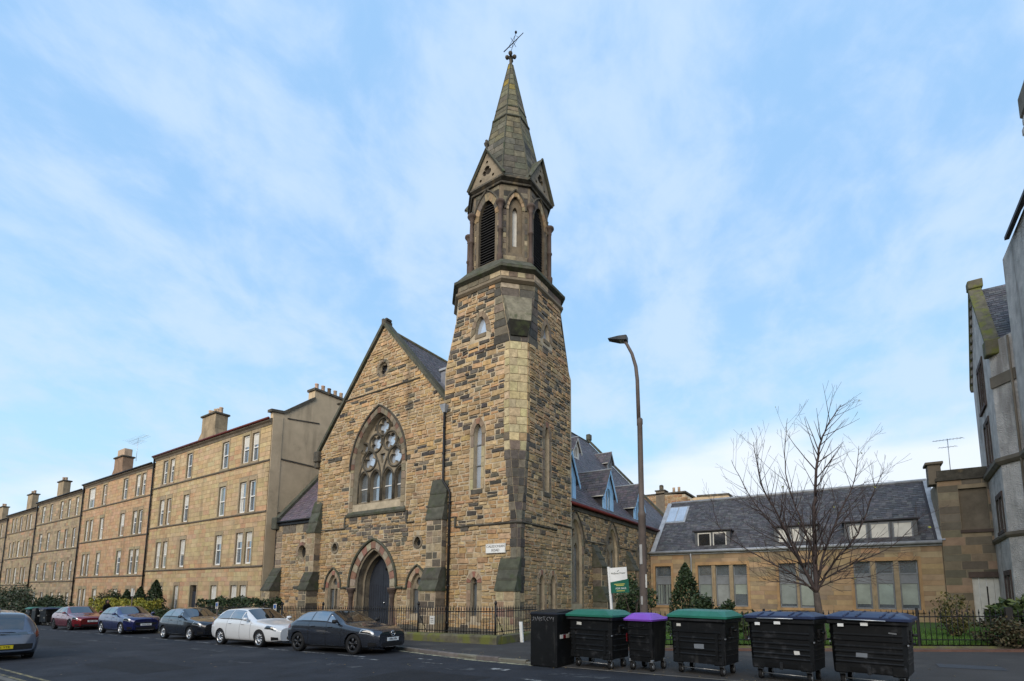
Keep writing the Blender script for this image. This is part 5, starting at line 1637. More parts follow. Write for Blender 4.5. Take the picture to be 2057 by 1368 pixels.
m.add([(hx1, Yh - .1, -.5), (hx1, Yh + 9, -.5), (hx1, Yh + 9, hze), (hx1, hy1, hz1), (hx1, Yh - .1, hz0)], [(0, 1, 2, 3, 4)])
hroof = build(m, 'roof', 'slate_base', HALL)
def hs_col(p):
    return jit(rng.choice([(.068, .066, .073), (.055, .054, .06), (.085, .083, .088), (.062, .06, .064), (.10, .098, .10)]), .15)
m = MB()
slates(m, (hx0 + .3, Yh - .16, hz0 + .01), (1, 0, 0), WH, hx1 - hx0 - .6, hlen - .08, .28, .2, hs_col)
build(m, 'roof_slates', 'slate', hroof, kind='stuff')
m = MB()
m.tube([(hx0 + .4, hy1, hz1 + .05), (hx1, hy1, hz1 + .05)], .12, 6)
for xx in (hx0 + .1, hx1 - .18):
    a = Vector((xx, Yh - .2, hz0 + .05)); b = Vector((xx, hy1, hz1 + .05)); n_ = Vector((0, -WH.z, WH.y)) * .05
    m.add([a, a + Vector((.34, 0, 0)), b + Vector((.34, 0, 0)), b, a + n_, a + Vector((.34, 0, 0)) + n_, b + Vector((.34, 0, 0)) + n_, b + n_], [(4, 5, 6, 7), (0, 1, 5, 4), (0, 4, 7, 3), (1, 2, 6, 5)])
m.box(hx0 + .2, hx1 - .2, Yh - .2, Yh + .04, hz0 - .02, hz0 + .06)
build(m, 'lead_flashing', 'lead', hroof)
def flat_dormer(x0, x1, panes, bright):
    f = FY(Yh + .25)
    m = MB(); m.box(x0, x1, Yh + .27, Yh + 1.9, hz0 + .05, 6.38, (.5, .5, .5)); d_ = build(m, 'dormer', 'grey_paint', HALL)
    m = MB(); m.bbox(x0 - .12, x1 + .12, Yh + .10, Yh + 2.05, 6.38, 6.50, .03); build(m, 'dormer_roof', 'slate_base', d_)
    n_ = panes; W_ = (x1 - x0 - .3) / n_
    for i in range(n_):
        a = x0 + .15 + i * W_ + .07; b = a + W_ - .14
        m = MB()
        for r_ in (rect(a, a + .07, 5.22, 6.28), rect(b - .07, b, 5.22, 6.28), rect(a + .07, b - .07, 6.21, 6.28), rect(a + .07, b - .07, 5.22, 5.30)): m.prism(f, r_, -.04, .03)
        fo = build(m, 'dormer_window', 'grey_paint' if bright else 'off_white', d_)
        m = MB(); plate(m, f, rect(a + .07, b - .07, 5.30, 6.21), -.0); build(m, 'window_pane', 'off_white' if bright else 'pane_dark', d_)
    m = MB(); a = Vector((x1 + .03, Yh + .25, hz0 + .3)); b = Vector((x1 + .03, Yh + 1.5, 6.36))
    m.add([a, a + Vector((.14, 0, .02)), b + Vector((.14, 0, .02)), b], [(0, 1, 2, 3)]); build(m, 'soaker', 'lead', d_)
flat_dormer(-9.73, -7.31, 2, False); flat_dormer(-4.5, -1.95, 3, True); flat_dormer(-.5, 3.15, 3, True)
# skylight
def on_roof(x, w, n=.08): 
    p = Vector((x, Yh - .15, hz0)) + WH * w + Vector((0, -WH.z, WH.y)) * n; return p
m = MB()
for (a, b, c, d, n_) in ((-12.66, -11.0, 3.55, 5.72, .05),):
    q = [on_roof(a, c, 0), on_roof(b, c, 0), on_roof(b, d, 0), on_roof(a, d, 0)]; t = [on_roof(a, c, .09), on_roof(b, c, .09), on_roof(b, d, .09), on_roof(a, d, .09)]
    m.add(q + t, [(4, 5, 6, 7), (0, 1, 5, 4), (1, 2, 6, 5), (3, 0, 4, 7)])
sk = build(m, 'skylight', 'lead', HALL)
for a, b in ((-12.5, -11.85), (-11.78, -11.13)):
    m = MB(); m.add([on_roof(a, 3.7, .11), on_roof(b, 3.7, .11), on_roof(b, 5.6, .11), on_roof(a, 5.6, .11)], [(0, 1, 2, 3)]); build(m, 'skylight_pane', 'pane_sky', sk)

# ================================================================== BROWN END BUILDING
BR = root('brown_house', (5.3, 39, 0), label='dark weathered stone house end with a bricked-up window by the hall', cat='house')
Yb = 36.85; fB = FY(Yb)
bo = rect(4.16, 6.75, -.4, 8.42)
bh = [rect(5.07, 6.28, 5.55, 7.9), rect(5.28, 6.5, .1, 2.88)]
m = MB(); sheet(m, fB, bo, bh, .2, 3)
bw = build(m, 'front_wall', 'ashlar_joint', BR)
S = Stones('ashlar', 'ashlar_block', 'ashlar_blocks')
S.lay(bw, fB, bo, bh, ch=(.36, .50), ln=(.6, 1.2), gap=.012, depth=(.006, .014), inset=.006, same_course=True, colfn=lambda p: jit(rng.choice([(.125, .107, .083), (.16, .133, .10), (.20, .165, .115), (.14, .12, .095), (.30, .21, .14), (.23, .185, .125)]), .15))
S.finish(150)
m = MB(); plate(m, fB, bh[0], -.18); build(m, 'blocked_window', 'brown_stone', BR)
m = MB()
for k in range(4): m.prism(fB, rect(5.28 + k * .305, 5.28 + (k + 1) * .305 - .012, .1, 2.88), -.18, -.12)
bd = build(m, 'boarded_door', 'off_white', BR)
m = MB(); m.prism(fB, rect(5.86, 5.92, .1, 2.4), -.12, -.10); build(m, 'door_gap', 'car_trim', bd)
m = MB(); m.prism(fB, rect(5.15, 6.62, 2.88, 3.2), -.02, .05, (1, 1, 1)); m.prism(fB, rect(5.0, 6.5, 5.38, 5.55), -.02, .08); build(m, 'lintel', 'red_stone', BR)
m = MB(); m.box(4.1, 6.8, Yb - .12, Yb + .4, 8.42, 8.6); m.box(4.2, 6.75, Yb - .02, Yb + .35, 8.6, 9.05); build(m, 'parapet', 'soot_stone', BR)
chimney(BR, 3.82, 4.42, Yb + .1, Yb + 1.0, 8.3, 9.62, 0, 'brown_stone', cap='brown_stone')
m = MB(); m.tube([(6.62, Yb - .1, 8.4), (6.62, Yb - .1, -.3)], .055, 6); build(m, 'soil_pipe', 'brown_stone', BR)

# ================================================================== GREY HARLED BUILDING
GR = root('harled_building', (8.5, 34, 0), label='tall grey roughcast building with stone bands at the right edge', cat='building')
A_, B_, C_, D_ = Vector((6.50, 38.9, 0)), Vector((6.12, 32.4, 0)), Vector((6.78, 31.4, 0)), Vector((6.70, 20.0, 0))
uA = (B_ - A_).normalized(); LA = (B_ - A_).length
fA = Frame(A_, uA, uA.cross(Vector((0, 0, 1))))
uB = (C_ - B_).normalized(); LB = (C_ - B_).length
fBb = Frame(B_, uB, uB.cross(Vector((0, 0, 1))))
gs_ = .7
gw_ = [(3.0, 3.55, 12.0, 14.3), (3.75, 4.3, 12.0, 14.3), (4.45, 5.0, 12.0, 14.3), (3.4, 4.1, 8.75, 11.0), (4.4, 5.1, 8.75, 11.0), (4.9, 5.6, 5.1, 6.75), (5.9, 6.6, 5.1, 6.75), (5.0, 5.7, 1.0, 2.9), (6.0, 6.7, 1.0, 2.9)]
gw_ = [(a - gs_, b - gs_, c, d) for a, b, c, d in gw_]
ghs = [rect(*q[:2], *q[2:]) for q in gw_]
m = MB()
gout = [(0, -.4), (LA, -.4), (LA, 14.3), (LA - 3.3, 18.7), (0, 14.3)]
sheet(m, fA, gout, ghs, .22, .0)
sheet(m, fBb, rect(0, LB, -.4, 14.3), (), .1, .0)
m.add([C_ + Vector((0, 0, -.4)), D_ + Vector((0, 0, -.4)), D_ + Vector((0, 0, 18)), C_ + Vector((0, 0, 18))], [(0, 1, 2, 3)])
m.add([C_ + Vector((0, 0, 14.0)), C_ + Vector((6, .8, 14.0)), C_ + Vector((6, .8, 18)), C_ + Vector((0, 0, 18)), D_ + Vector((6, 0, 18)), D_ + Vector((0, 0, 18))], [(1, 0, 3, 2), (3, 5, 4, 2)])
m.add([D_ + Vector((0, 0, -.4)), D_ + Vector((6, 0, -.4)), D_ + Vector((6, 0, 18)), D_ + Vector((0, 0, 18)), A_ + Vector((0, 0, -.4)), A_ + Vector((6, 0, -.4)), A_ + Vector((6, 0, 14.3)), A_ + Vector((0, 0, 14.3))], [(0, 1, 2, 3), (5, 4, 7, 6)])
gwall = build(m, 'roughcast_wall', 'harling', GR)
for q, h in zip(gw_, ghs):
    m = MB(); plate(m, fA, h, -.2); pn = build(m, 'window_pane', 'pane_dark', GR)
    m = MB(); surround(m, fA, *q, w=.12, out=.05, col=(1, 1, 1)); build(m, 'window_surround', 'red_stone', GR)
m = MB()
def band(m, z_, h_=.3, o=.14):
    P = [(A_.x, A_.y), (B_.x, B_.y), (C_.x, C_.y), (D_.x, D_.y)]
    strip_band(m, P, [(-.05, z_ - h_ * .5), (o * .4, z_ - h_ * .45), (o, z_ - h_ * .1), (o, z_ + h_ * .3), (-.05, z_ + h_ * .5)])
band(m, 8.35, .42, .2); band(m, 4.8, .3, .12)
m.prism(fBb, rect(-.03, LB + .03, 12.0, 12.55), -.02, .07)
build(m, 'stone_band', 'brown_stone', GR)
m = MB()
ym, zr_ = 36.0, 18.75
uu = fA.N * -1
pa, pb, pc = fA(LA + .25, 14.15, 0.02), fA(LA - 3.3, 18.8, .02), fA(-.2, 14.2, .02)
bk_ = Vector((7, .3, 0))
m.add([pa, pb, pb + bk_, pa + bk_, pc, pc + bk_], [(0, 3, 2, 1), (1, 2, 5, 4)])
gr_ = build(m, 'roof', 'slate_base', GR)
m = MB()
Wg = (pb - pa); gl_ = Wg.length; Wg.normalize()
slates(m, pa + Vector((.25, 0, .02)), bk_, Wg, 6.5, gl_ - .1, .3, .22, hs_col)
build(m, 'roof_slates', 'slate', gr_, kind='stuff')
for k in range(12):
    m = MB(); c = pc.lerp(pb, k / 11.6); m.bbox(c.x - .08, c.x + .3, c.y - .18, c.y + .18, c.z - .1, c.z + .26, .05); build(m, 'crow_step', 'crow_stone', gr_)
m = MB()
for (e0, e1) in ((pa, pb), (pc, pb)):
    t_ = Vector((.42, 0, 0)); dn = Vector((0, 0, .24)); n0 = Vector((-.12, 0, 0))
    m.add([e0 + n0, e1 + n0, e1 + t_, e0 + t_, e0 + n0 + dn, e1 + n0 + dn, e1 + t_ + dn, e0 + t_ + dn], [(4, 7, 6, 5), (0, 4, 5, 1), (3, 2, 6, 7), (0, 3, 7, 4), (0, 1, 2, 3)])
m.bbox(pb.x - .15, pb.x + .5, pb.y - .2, pb.y + .3, pb.z + .1, pb.z + .6, .04)
m.bbox(pa.x - .15, pa.x + .45, pa.y - .2, pa.y + .4, pa.z - .55, pa.z + .25, .04)
build(m, 'skew_coping', 'moss_stone', gr_)
m = MB(); m.tube([fBb(LB - .1, 14.2, .1), fBb(LB - .1, 9, .1), fBb(LB - .1, -.3, .1)], .05, 6); build(m, 'down_pipe', 'brown_stone', GR)
m = MB()
m.add([(6.5, 29.3, 17.9), (6.5, 20, 17.9), (8.6, 20, 21.6), (8.6, 29.3, 21.6)], [(0, 1, 2, 3)]); m.box(6.46, 6.62, 20, 29.3, 17.8, 17.95)
build(m, 'upper_roof', 'slate_base', GR)
m = MB()
m.box(7.50, 9.0, 28.0, 29.0, 17.9, 23.2)
for k in range(10): m.bbox(7.36 + (k % 2) * .05, 7.8, 27.9, 29.1, 18.2 + k * .5, 18.66 + k * .5, .1)
build(m, 'upper_gable', 'harling', GR)
m = MB(); m.bbox(7.38, 9, 27.8, 29.2, 23.2, 24.3, .08); build(m, 'upper_chimney', 'brown_stone', GR)

# ================================================================== ROOFS BEHIND
BK = root('rubble_gable_house', (-21, 68, 0), label='brown rubble tenement back with a square chimney behind the hall roof', cat='house')
fK = FY(66); m = MB(); sheet(m, fK, [(-29, 0), (-17.3, 0), (-17.3, 14.0), (-18.3, 15.0), (-22.6, 15.3), (-29, 15.2)], (), .1, 6)
kw = build(m, 'rubble_wall', 'mortar', BK)
S = Stones('rubble', 'stone', 'rubble_stones')
S.lay(kw, fK, [(-29, 9), (-17.3, 9), (-17.3, 14.0), (-18.3, 15.0), (-22.6, 15.3), (-29, 15.2)], (), ch=(.25, .5), ln=(.4, 1.0), gap=.04, depth=(.03, .07), colfn=lambda p: jit(rng.choice([(.34, .20, .11), (.30, .18, .10), (.24, .15, .09), (.36, .25, .14)]), .2))
S.finish(120)
m = MB(); m.box(-29, -18.2, 65.9, 72, 15.25, 15.45); build(m, 'wall_head', 'soot_stone', BK)
chimney(BK, -22.2, -21.0, 65.9, 67.2, 12.5, 15.9, 0, 'brown_stone')
m = MB(); m.bbox(-21.85, -21.35, 66.3, 66.8, 15.9, 16.7, .1); build(m, 'chimney_cowl', 'soot_stone', BK)
for q in range(2):
    m = MB(); m.lathe([(.2, 15.3), (.17, 16.0), (.2, 16.1), (.15, 16.15)], (-19.9 + q * .7, 66.5, 0), 8); build(m, 'chimney_pot', 'pot', BK)
BK2 = root('plain_gable_house', (-14, 70, 0), label='tan plain gable top showing just over the hall ridge', cat='house')
fK2 = FY(68); m = MB(); sheet(m, fK2, [(-20, 0), (-12.2, 0), (-12.2, 13.4), (-13.4, 14.75), (-17, 14.9), (-20, 14.3)], (), .1, 5); build(m, 'gable_wall', 'render_tan', BK2)
m = MB(); m.prism(fK2, [(-17.3, 14.85), (-13.3, 14.7), (-13.2, 14.95), (-17.3, 15.1)], -5, .1); build(m, 'wall_head', 'soot_stone', BK2)

# ================================================================== TERRACE ACROSS THE STREET (mirrored in the windows and the cars)
OT = root('terrace', (-15, -32, 0), label='long stone terrace across the street, seen only mirrored in panes and car paint', cat='terrace')
fo_ = Frame((0, -27, 0), (-1, 0, 0), (0, 1, 0))
m = MB(); oh = [rect(u, u + 1.1, v, v + 1.9) for u in range(-52, 98, 5) for v in (1.6, 5.2, 8.8)]
sheet(m, fo_, rect(-55, 100, -1.5, 12.2), oh, .25, .3, col=(.26, .20, .13)); build(m, 'front_wall', 'ashlar', OT)
m = MB()
for h in oh: plate(m, fo_, h, -.2)
build(m, 'window_panes', 'pane_dark', OT, kind='stuff')
m = MB(); m.add([fo_(-55, 12.2, .3), fo_(100, 12.2, .3), fo_(100, 14.6, -5), fo_(-55, 14.6, -5), fo_(100, 12.2, -10), fo_(-55, 12.2, -10), fo_(100, -1.5, -10), fo_(-55, -1.5, -10)], [(0, 1, 2, 3), (3, 2, 4, 5), (5, 4, 6, 7)], (.08, .08, .085)); build(m, 'roof', 'slate', OT)
# ================================================================== GROUND
XS = [-400, -140, -80, -50, -30, -20, -13.5, -12.1, -10.8, -9.5, -8.3, -7.2, -6.2, -5.2, -3.5, 0, 3, 6, 40, 400]
def kerb_y(x):
    K = [(-400, 12.45), (-13.5, 12.42), (-12.1, 12.08), (-9.5, 11.50), (-7.2, 11.36), (-6.2, 11.3), (-5.2, 11.25), (-3.5, 11.2), (0, 11.15), (6, 11.1), (40, 11.1), (400, 11.1)]
    for (a, b), (c, d) in zip(K, K[1:]):
        if x <= c: return b + (d - b) * (x - a) / (c - a)
    return K[-1][1]
def lip(x): return .105 if x < -8.3 else max(.012, .105 - (x + 8.3) * .045)
def ground2(x): return ground(max(x, -140))
def ribbon(mb, ylo, yhi, dz, xs=XS, col=(1, 1, 1)):
    v = []
    f_ = dz if callable(dz) else (lambda x: dz)
    for x in xs: v += [(x, ylo(x), ground2(x) + f_(x)), (x, yhi(x), ground2(x) + f_(x))]
    mb.add(v, [(2 * i, 2 * i + 2, 2 * i + 3, 2 * i + 1) for i in range(len(xs) - 1)], col)
m = MB(); ribbon(m, lambda x: -400, lambda x: 600, -.10); build(m, 'ground', 'soil', kind='structure')
KO = 3.15
m = MB(); ribbon(m, lambda x: KO, kerb_y, 0.0); build(m, 'road', 'asphalt', kind='structure')
m = MB(); ribbon(m, lambda x: kerb_y(x) + .14, lambda x: 24.0, lip); build(m, 'pavement', 'pavement', kind='structure')
m = MB(); ribbon(m, lambda x: -25, lambda x: KO - .14, .105); build(m, 'near_pavement', 'pavement', kind='structure')
# kerb stones: single ones where they can be told apart, the rest joined
m = MB()
far = [x for x in XS if x <= -20]
ribbon(m, lambda x: KO - .14, lambda x: KO, .11)
v = []
xs_ = [x for x in XS]
m.add([(x, KO, ground2(x) + d) for x in XS for d in (-.02, .11)], [(2 * i, 2 * i + 2, 2 * i + 3, 2 * i + 1) for i in range(len(XS) - 1)])
ribbon(m, kerb_y, lambda x: kerb_y(x) + .14, lambda x: .06 if x < -8.3 else .006)
kerb = build(m, 'kerb', 'kerb', kind='structure')
x = -46.0
while x < -6.9:
    L = rng.uniform(.8, 1.05)
    a = Vector((x + .006, kerb_y(x), 0)); b = Vector((x + L - .006, kerb_y(x + L), 0)); d = (b - a).normalized(); n_ = Vector((-d.y, d.x, 0)) * .145
    za, zb_ = ground2(x), ground2(x + L); h = lip(x + .4) + .01 + rng.uniform(-.004, .006)
    mm = MB()
    P = [a, b, b + n_, a + n_]; Z = [za, zb_, zb_, za]
    lo = [Vector((p.x, p.y, z - .05)) for p, z in zip(P, Z)]
    i_ = n_.normalized() * .02
    hi0 = [Vector((p.x, p.y, z + h - .02)) for p, z in zip(P, Z)]
    hi1 = [Vector(((p + (i_ if k < 2 else -i_ * .2)).x, (p + (i_ if k < 2 else -i_ * .2)).y, z + h)) for k, (p, z) in enumerate(zip(P, Z))]
    mm.loft([lo, hi0, hi1], jit((1, 1, 1), .18))
    build(mm, 'kerb_stone', 'kerb', kerb)
    x += L
# markings
def mark(name, mat, x0, x1, y0, y1, dz=.004, yf=None):
    m = MB(); n_ = max(1, int((x1 - x0) / 2))
    xs = [x0 + (x1 - x0) * i / n_ for i in range(n_ + 1)]
    for xb in (6.0,):
        if x0 < xb < x1: xs = sorted(xs + [xb])
    ribbon(m, (lambda x: y0) if yf is None else (lambda x: yf(x) + y0), (lambda x: y1) if yf is None else (lambda x: yf(x) + y1), dz, xs)
    return m
for (y0, y1) in ((3.38, 3.46), (3.66, 3.74)):
    build(mark('l', 'p', -70, 6, y0, y1), 'yellow_line', 'paint_yellow', kind='structure')
m = MB()
x = -60
while x < -12.5:
    yb = 10.32 if x > -24 else 10.5
    ribbon(m, lambda x_: yb, lambda x_: yb + .10, .004, [x, x + 1.3])
    x += 2.0
build(m, 'bay_line', 'paint_white', kind='structure')
build(mark('k', 'p', -13.2, -7.0, -.22, -.06, .004, kerb_y), 'kerb_line', 'paint_kerb', kind='structure')
m = MB()
for (a, b, c, d) in ((-7.75, -7.2, 10.05, 10.35), (-10.9, -10.3, 10.8, 10.9), (-10.2, -9.4, 10.25, 10.33), (-6.2, -5.5, 9.2, 9.3), (-12.6, -11.7, 10.0, 10.08)):
    ribbon(m, lambda x_: c, lambda x_: d, .004, [a, (a + b) / 2, b])
build(m, 'worn_marking', 'paint_white', kind='structure')
m = MB(); ribbon(m, lambda x_: 15.6, lambda x_: 16.35, .017, [1.5, 2.0, 2.7]); build(m, 'manhole_cover', 'cover_iron', kind='structure')

for (a, b, c, d) in ((-18.5, -14.6, 5.2, 6.5), (-9.4, -6.9, 7.4, 9.1), (-33, -27, 6.6, 7.7)):
    m = MB(); n_ = 8; V = [(a + (b - a) * i / n_, c + rng.uniform(-.06, .06)) for i in range(n_ + 1)] + [(b - (b - a) * i / n_, d + rng.uniform(-.06, .06)) for i in range(n_ + 1)]
    m.add([(x_, y_, ground2(x_) + .003) for x_, y_ in V], [tuple(range(len(V)))]); build(m, 'road_patch', 'asphalt_patch', kind='structure')
for (a, b, c, d) in ((-9.6, -8.0, 9.6, 10.0), (-12.4, -10.9, 8.6, 8.9), (-6.0, -4.6, 10.1, 10.5), (-21, -18.6, 8.9, 9.2), (-30, -26.5, 8.4, 8.7), (-15.5, -14.2, 7.6, 7.8), (-3.2, -1.0, 9.9, 10.3)):
    m = MB(); n_ = 6; V = [(a + (b - a) * i / n_, c + rng.uniform(-.08, .08)) for i in range(n_ + 1)] + [(b - (b - a) * i / n_, d + rng.uniform(-.08, .08)) for i in range(n_ + 1)]
    m.add([(x_, y_, ground2(x_) + .0035) for x_, y_ in V], [tuple(range(len(V)))]); build(m, 'road_scuff', 'asphalt_scuff', kind='structure')
GU = root('gully_grate', (-11.4, 11.55, ground(-11.4)), label='iron gully grate in the road by the kerb near the church corner', cat='drain')
m = MB()
for k in range(7): m.bbox(-11.62 + k * .07, -11.585 + k * .07, 11.28, 11.66, ground(-11.4) - .01, ground(-11.4) + .012, .003)
m.bbox(-11.66, -11.10, 11.25, 11.28, ground(-11.4) - .01, ground(-11.4) + .013, .003); m.bbox(-11.66, -11.10, 11.66, 11.69, ground(-11.4) - .01, ground(-11.4) + .013, .003)
build(m, 'grate', 'cover_iron', GU)
m = MB(); r_ = random.Random(9)
for i in range(420):
    if i % 3: x_ = r_.uniform(-40, 5); y_ = kerb_y(x_) + r_.gauss(0, .25) + (.3 if r_.random() < .3 else 0); z_ = ground2(x_) + (lip(x_) + .012 if y_ > kerb_y(x_) else .008) + .004
    else: x_ = r_.uniform(-26, 5); y_ = r_.uniform(4, 17); z_ = ground2(x_) + (lip(x_) + .006 if y_ > kerb_y(x_) + .15 else .008) + (.02 if abs(y_ - kerb_y(x_)) < .2 else 0)
    a_ = r_.uniform(0, PI); s_ = r_.uniform(.02, .045); dx, dy = math.cos(a_) * s_, math.sin(a_) * s_
    m.add([(x_ - dx, y_ - dy, z_), (x_ + dy * .6, y_ - dx * .6, z_ + .006), (x_ + dx, y_ + dy, z_ + .002), (x_ - dy * .6, y_ + dx * .6, z_ + .008)], [(0, 1, 2, 3)], jit(r_.choice([(.20, .13, .05), (.14, .09, .04), (.26, .20, .07), (.10, .075, .05)]), .2, r_))
build(m, 'fallen_leaves', 'leaf', kind='stuff')

# ================================================================== CHURCH RAILINGS
RY = 14.75
RX0, RX1 = -33.9, -11.0
RL = root('iron_railing', (-20, RY, ground(-20) + .1), label='black iron spear railing on a low mossy kerb wall in front of the church', cat='railing')
def rail_z(x): return ground(x) + .105
m = MB()
n_ = 24
m.loft([[Vector((xx, RY - .2, rail_z(xx) - .1)), Vector((xx, RY + .2, rail_z(xx) - .1)), Vector((xx, RY + .2, rail_z(xx) + .26)), Vector((xx, RY + .08, rail_z(xx) + .33)), Vector((xx, RY - .16, rail_z(xx) + .31)), Vector((xx, RY - .2, rail_z(xx) + .24))] for xx in [RX0 + (RX1 + .2 - RX0) * i / n_ for i in range(n_ + 1)]])
m.loft([[Vector((RX1 - .05 - .25 * t, RY + .2 + 3.4 * t, rail_z(RX1) - .1)), Vector((RX1 + .25 - .25 * t, RY + .1 + 3.4 * t, rail_z(RX1) - .1)), Vector((RX1 + .25 - .25 * t, RY + .1 + 3.4 * t, rail_z(RX1) + .28)), Vector((RX1 - .05 - .25 * t, RY + .2 + 3.4 * t, rail_z(RX1) + .31))] for t in (0, 1)])
build(m, 'kerb_wall', 'moss_stone', RL)
m = MB()
seg = [RX0 + (RX1 - RX0) * i / 12 for i in range(13)]
for dz in (.42, 1.16):
    m.tube([(xx, RY, rail_z(xx) + dz) for xx in seg] , .016, 4, smooth=False)
    m.tube([(RX1, RY, rail_z(RX1) + dz), (RX1 - .3, RY + 3.3, rail_z(RX1) + dz)], .016, 4, smooth=False)
build(m, 'rail', 'black_iron', RL)
def spear(h=1.06, r=.0125):
    m = MB()
    m.tube([(0, 0, .26), (0, 0, h + .16)], r, 5)
    m.lathe([(r, h + .14), (.028, h + .18), (.018, h + .23), (.002, h + .33)], (0, 0, 0), 5)
    return m.mesh('railing_bar')
bar = spear()
bar.materials.append(MATS['black_iron'])
def put_bar(me, x, y, z, par):
    o = bpy.data.objects.new('railing_bar', me); COL.objects.link(o); o.parent = par
    o.matrix_parent_inverse = Matrix.Translation(-par.location); o.location = (x, y, z)
    return o
n_ = int((RX1 - RX0) / .135)
for i in range(n_ + 1):
    xx = RX0 + (RX1 - RX0) * i / n_
    put_bar(bar, xx, RY, rail_z(xx), RL)
for i in range(1, 25): put_bar(bar, RX1 - .3 * i / 25, RY + 3.3 * i / 25, rail_z(RX1), RL)
for xx in (RX0, -26.3, -24.6, -21.2, -14.9, RX1):
    m = MB()
    m.tube([(xx, RY, rail_z(xx)), (xx, RY, rail_z(xx) + 1.42)], .04, 6); m.lathe([(.04, 1.4), (.06, 1.44), (.05, 1.5), (.01, 1.56)], (xx, RY, rail_z(xx)), 6)
    m.tube([(xx, RY + .02, rail_z(xx) + 1.1), (xx, RY + .7, rail_z(xx))], .018, 4)
    build(m, 'rail_post', 'black_iron', RL)
NP = root('notice_plate', (-14.1, RY - .03, .7), label='small white notice plate fixed low on the church railing', cat='notice')
m = MB(); m.bbox(-14.22, -13.96, RY - .05, RY - .03, .62, .95, .004); build(m, 'plate', 'off_white', NP)
m = MB()
for k in range(3): m.box(-14.17, -14.02, RY - .052, RY - .0505, .70 + k * .07, .72 + k * .07)
build(m, 'printed_lines', 'plate_text', NP)
WP = root('marker_post', (-10.6, 15.9, ground(-10.6) + .1), label='thin white leaning marker post beside the church corner', cat='post')
m = MB(); m.bbox(-10.66, -10.54, 15.86, 15.94, ground(-10.6) + .08, .80, .008, T=Matrix.Translation((-10.6, 15.9, 0)) @ Matrix.Rotation(-.09, 4, 'Y') @ Matrix.Translation((10.6, -15.9, 0))); build(m, 'post', 'white_paint', WP)
SG = root('street_name_sign', (-14.0, Yt, 3.94), label='white street name plate on the church tower wall', cat='street sign')
m = MB(); m.bbox(-14.58, -13.44, Yt - .10, Yt - .04, 3.72, 4.17, .01); build(m, 'plate', 'white_paint', SG)
m = MB()
for r_ in (rect(-14.58, -13.44, 4.145, 4.17), rect(-14.58, -13.44, 3.72, 3.745), rect(-14.58, -14.555, 3.745, 4.145), rect(-13.465, -13.44, 3.745, 4.145)): m.prism(FY(Yt - .10), r_, .001, .008)
build(m, 'rim', 'off_white', SG)
put_text('CALEDONIAN', .165, 'plate_text', SG, (-14.01, Yt - .104, 4.03), (1, 0, 0), (0, -1, 0))
put_text('ROAD', .165, 'plate_text', SG, (-14.01, Yt - .104, 3.845), (1, 0, 0), (0, -1, 0))

# ================================================================== GARDEN FENCE, LAWN AND PLANTS IN FRONT OF THE HALL
F0, F1 = Vector((-7.6, 15.9, 0)), Vector((6.2, 22.6, 0))
fd = (F1 - F0).normalized(); fn_ = Vector((fd.y, -fd.x, 0)); FL = (F1 - F0).length
def fz(p): return ground(p.x) + lip(p.x)
GF = root('garden_fence', ((F0 + F1) / 2).to_tuple(), label='low black iron fence round the lawn in front of the slate roofed hall', cat='fence')
m = MB()
rings = []
for i in range(11):
    p = F0 + fd * FL * i / 10; z = fz(p)
    rings.append([p + fn_ * .16 + Vector((0, 0, z - .1)), p - fn_ * .16 + Vector((0, 0, z - .1)), p - fn_ * .16 + Vector((0, 0, z + .10)), p + fn_ * .16 + Vector((0, 0, z + .12))])
m.loft(rings); build(m, 'kerb_wall', 'moss_stone', GF)
m = MB()
for dz in (.30, 1.02): m.tube([F0 + fd * FL * i / 10 + Vector((0, 0, fz(F0 + fd * FL * i / 10) + dz)) for i in range(11)], .016, 4, smooth=False)
build(m, 'rail', 'black_iron', GF)
m = MB(); m.tube([(0, 0, .05), (0, 0, 1.12)], .011, 5); m.lathe([(.011, 1.1), (.024, 1.13), (.016, 1.17), (.002, 1.25)], (0, 0, 0), 5)
bar2 = m.mesh('railing_bar'); bar2.materials.append(MATS['black_iron'])
n_ = int(FL / .155)
for i in range(n_ + 1):
    p = F0 + fd * FL * i / n_
    put_bar(bar2, p.x, p.y, fz(p), GF)
for t in (.05, .36, .66, .83, .93):
    m = MB(); p = F0 + fd * FL * t; w_ = .09 if t > .7 else .035
    m.bbox(p.x - w_, p.x + w_, p.y - w_, p.y + w_, fz(p), fz(p) + 1.3, .01)
    build(m, 'fence_post', 'black_iron', GF)
m = MB()
rings = []
for i in range(11):
    p = F0 + fd * FL * i / 10 + fn_ * .55; z = fz(p)
    rings.append([p + fn_ * .14 + Vector((0, 0, z - .05)), p - fn_ * .14 + Vector((0, 0, z - .05)), p - fn_ * .14 + Vector((0, 0, z + .07)), p + fn_ * .14 + Vector((0, 0, z + .06))])
m.loft(rings, (.75, .45, .4)); build(m, 'red_kerb', 'kerb', kind='structure')
m = MB()
lawn_poly = [(F0.x, F0.y + .2), (F1.x, F1.y + .2), (F1.x, 36.9), (-12.9, 36.9), (-12.9, 24)]
m.add([(x_, y_, ground(x_) + .16) for x_, y_ in lawn_poly], [tuple(range(5))]); build(m, 'lawn', 'lawn', kind='structure')
m = MB(); r_ = random.Random(5)
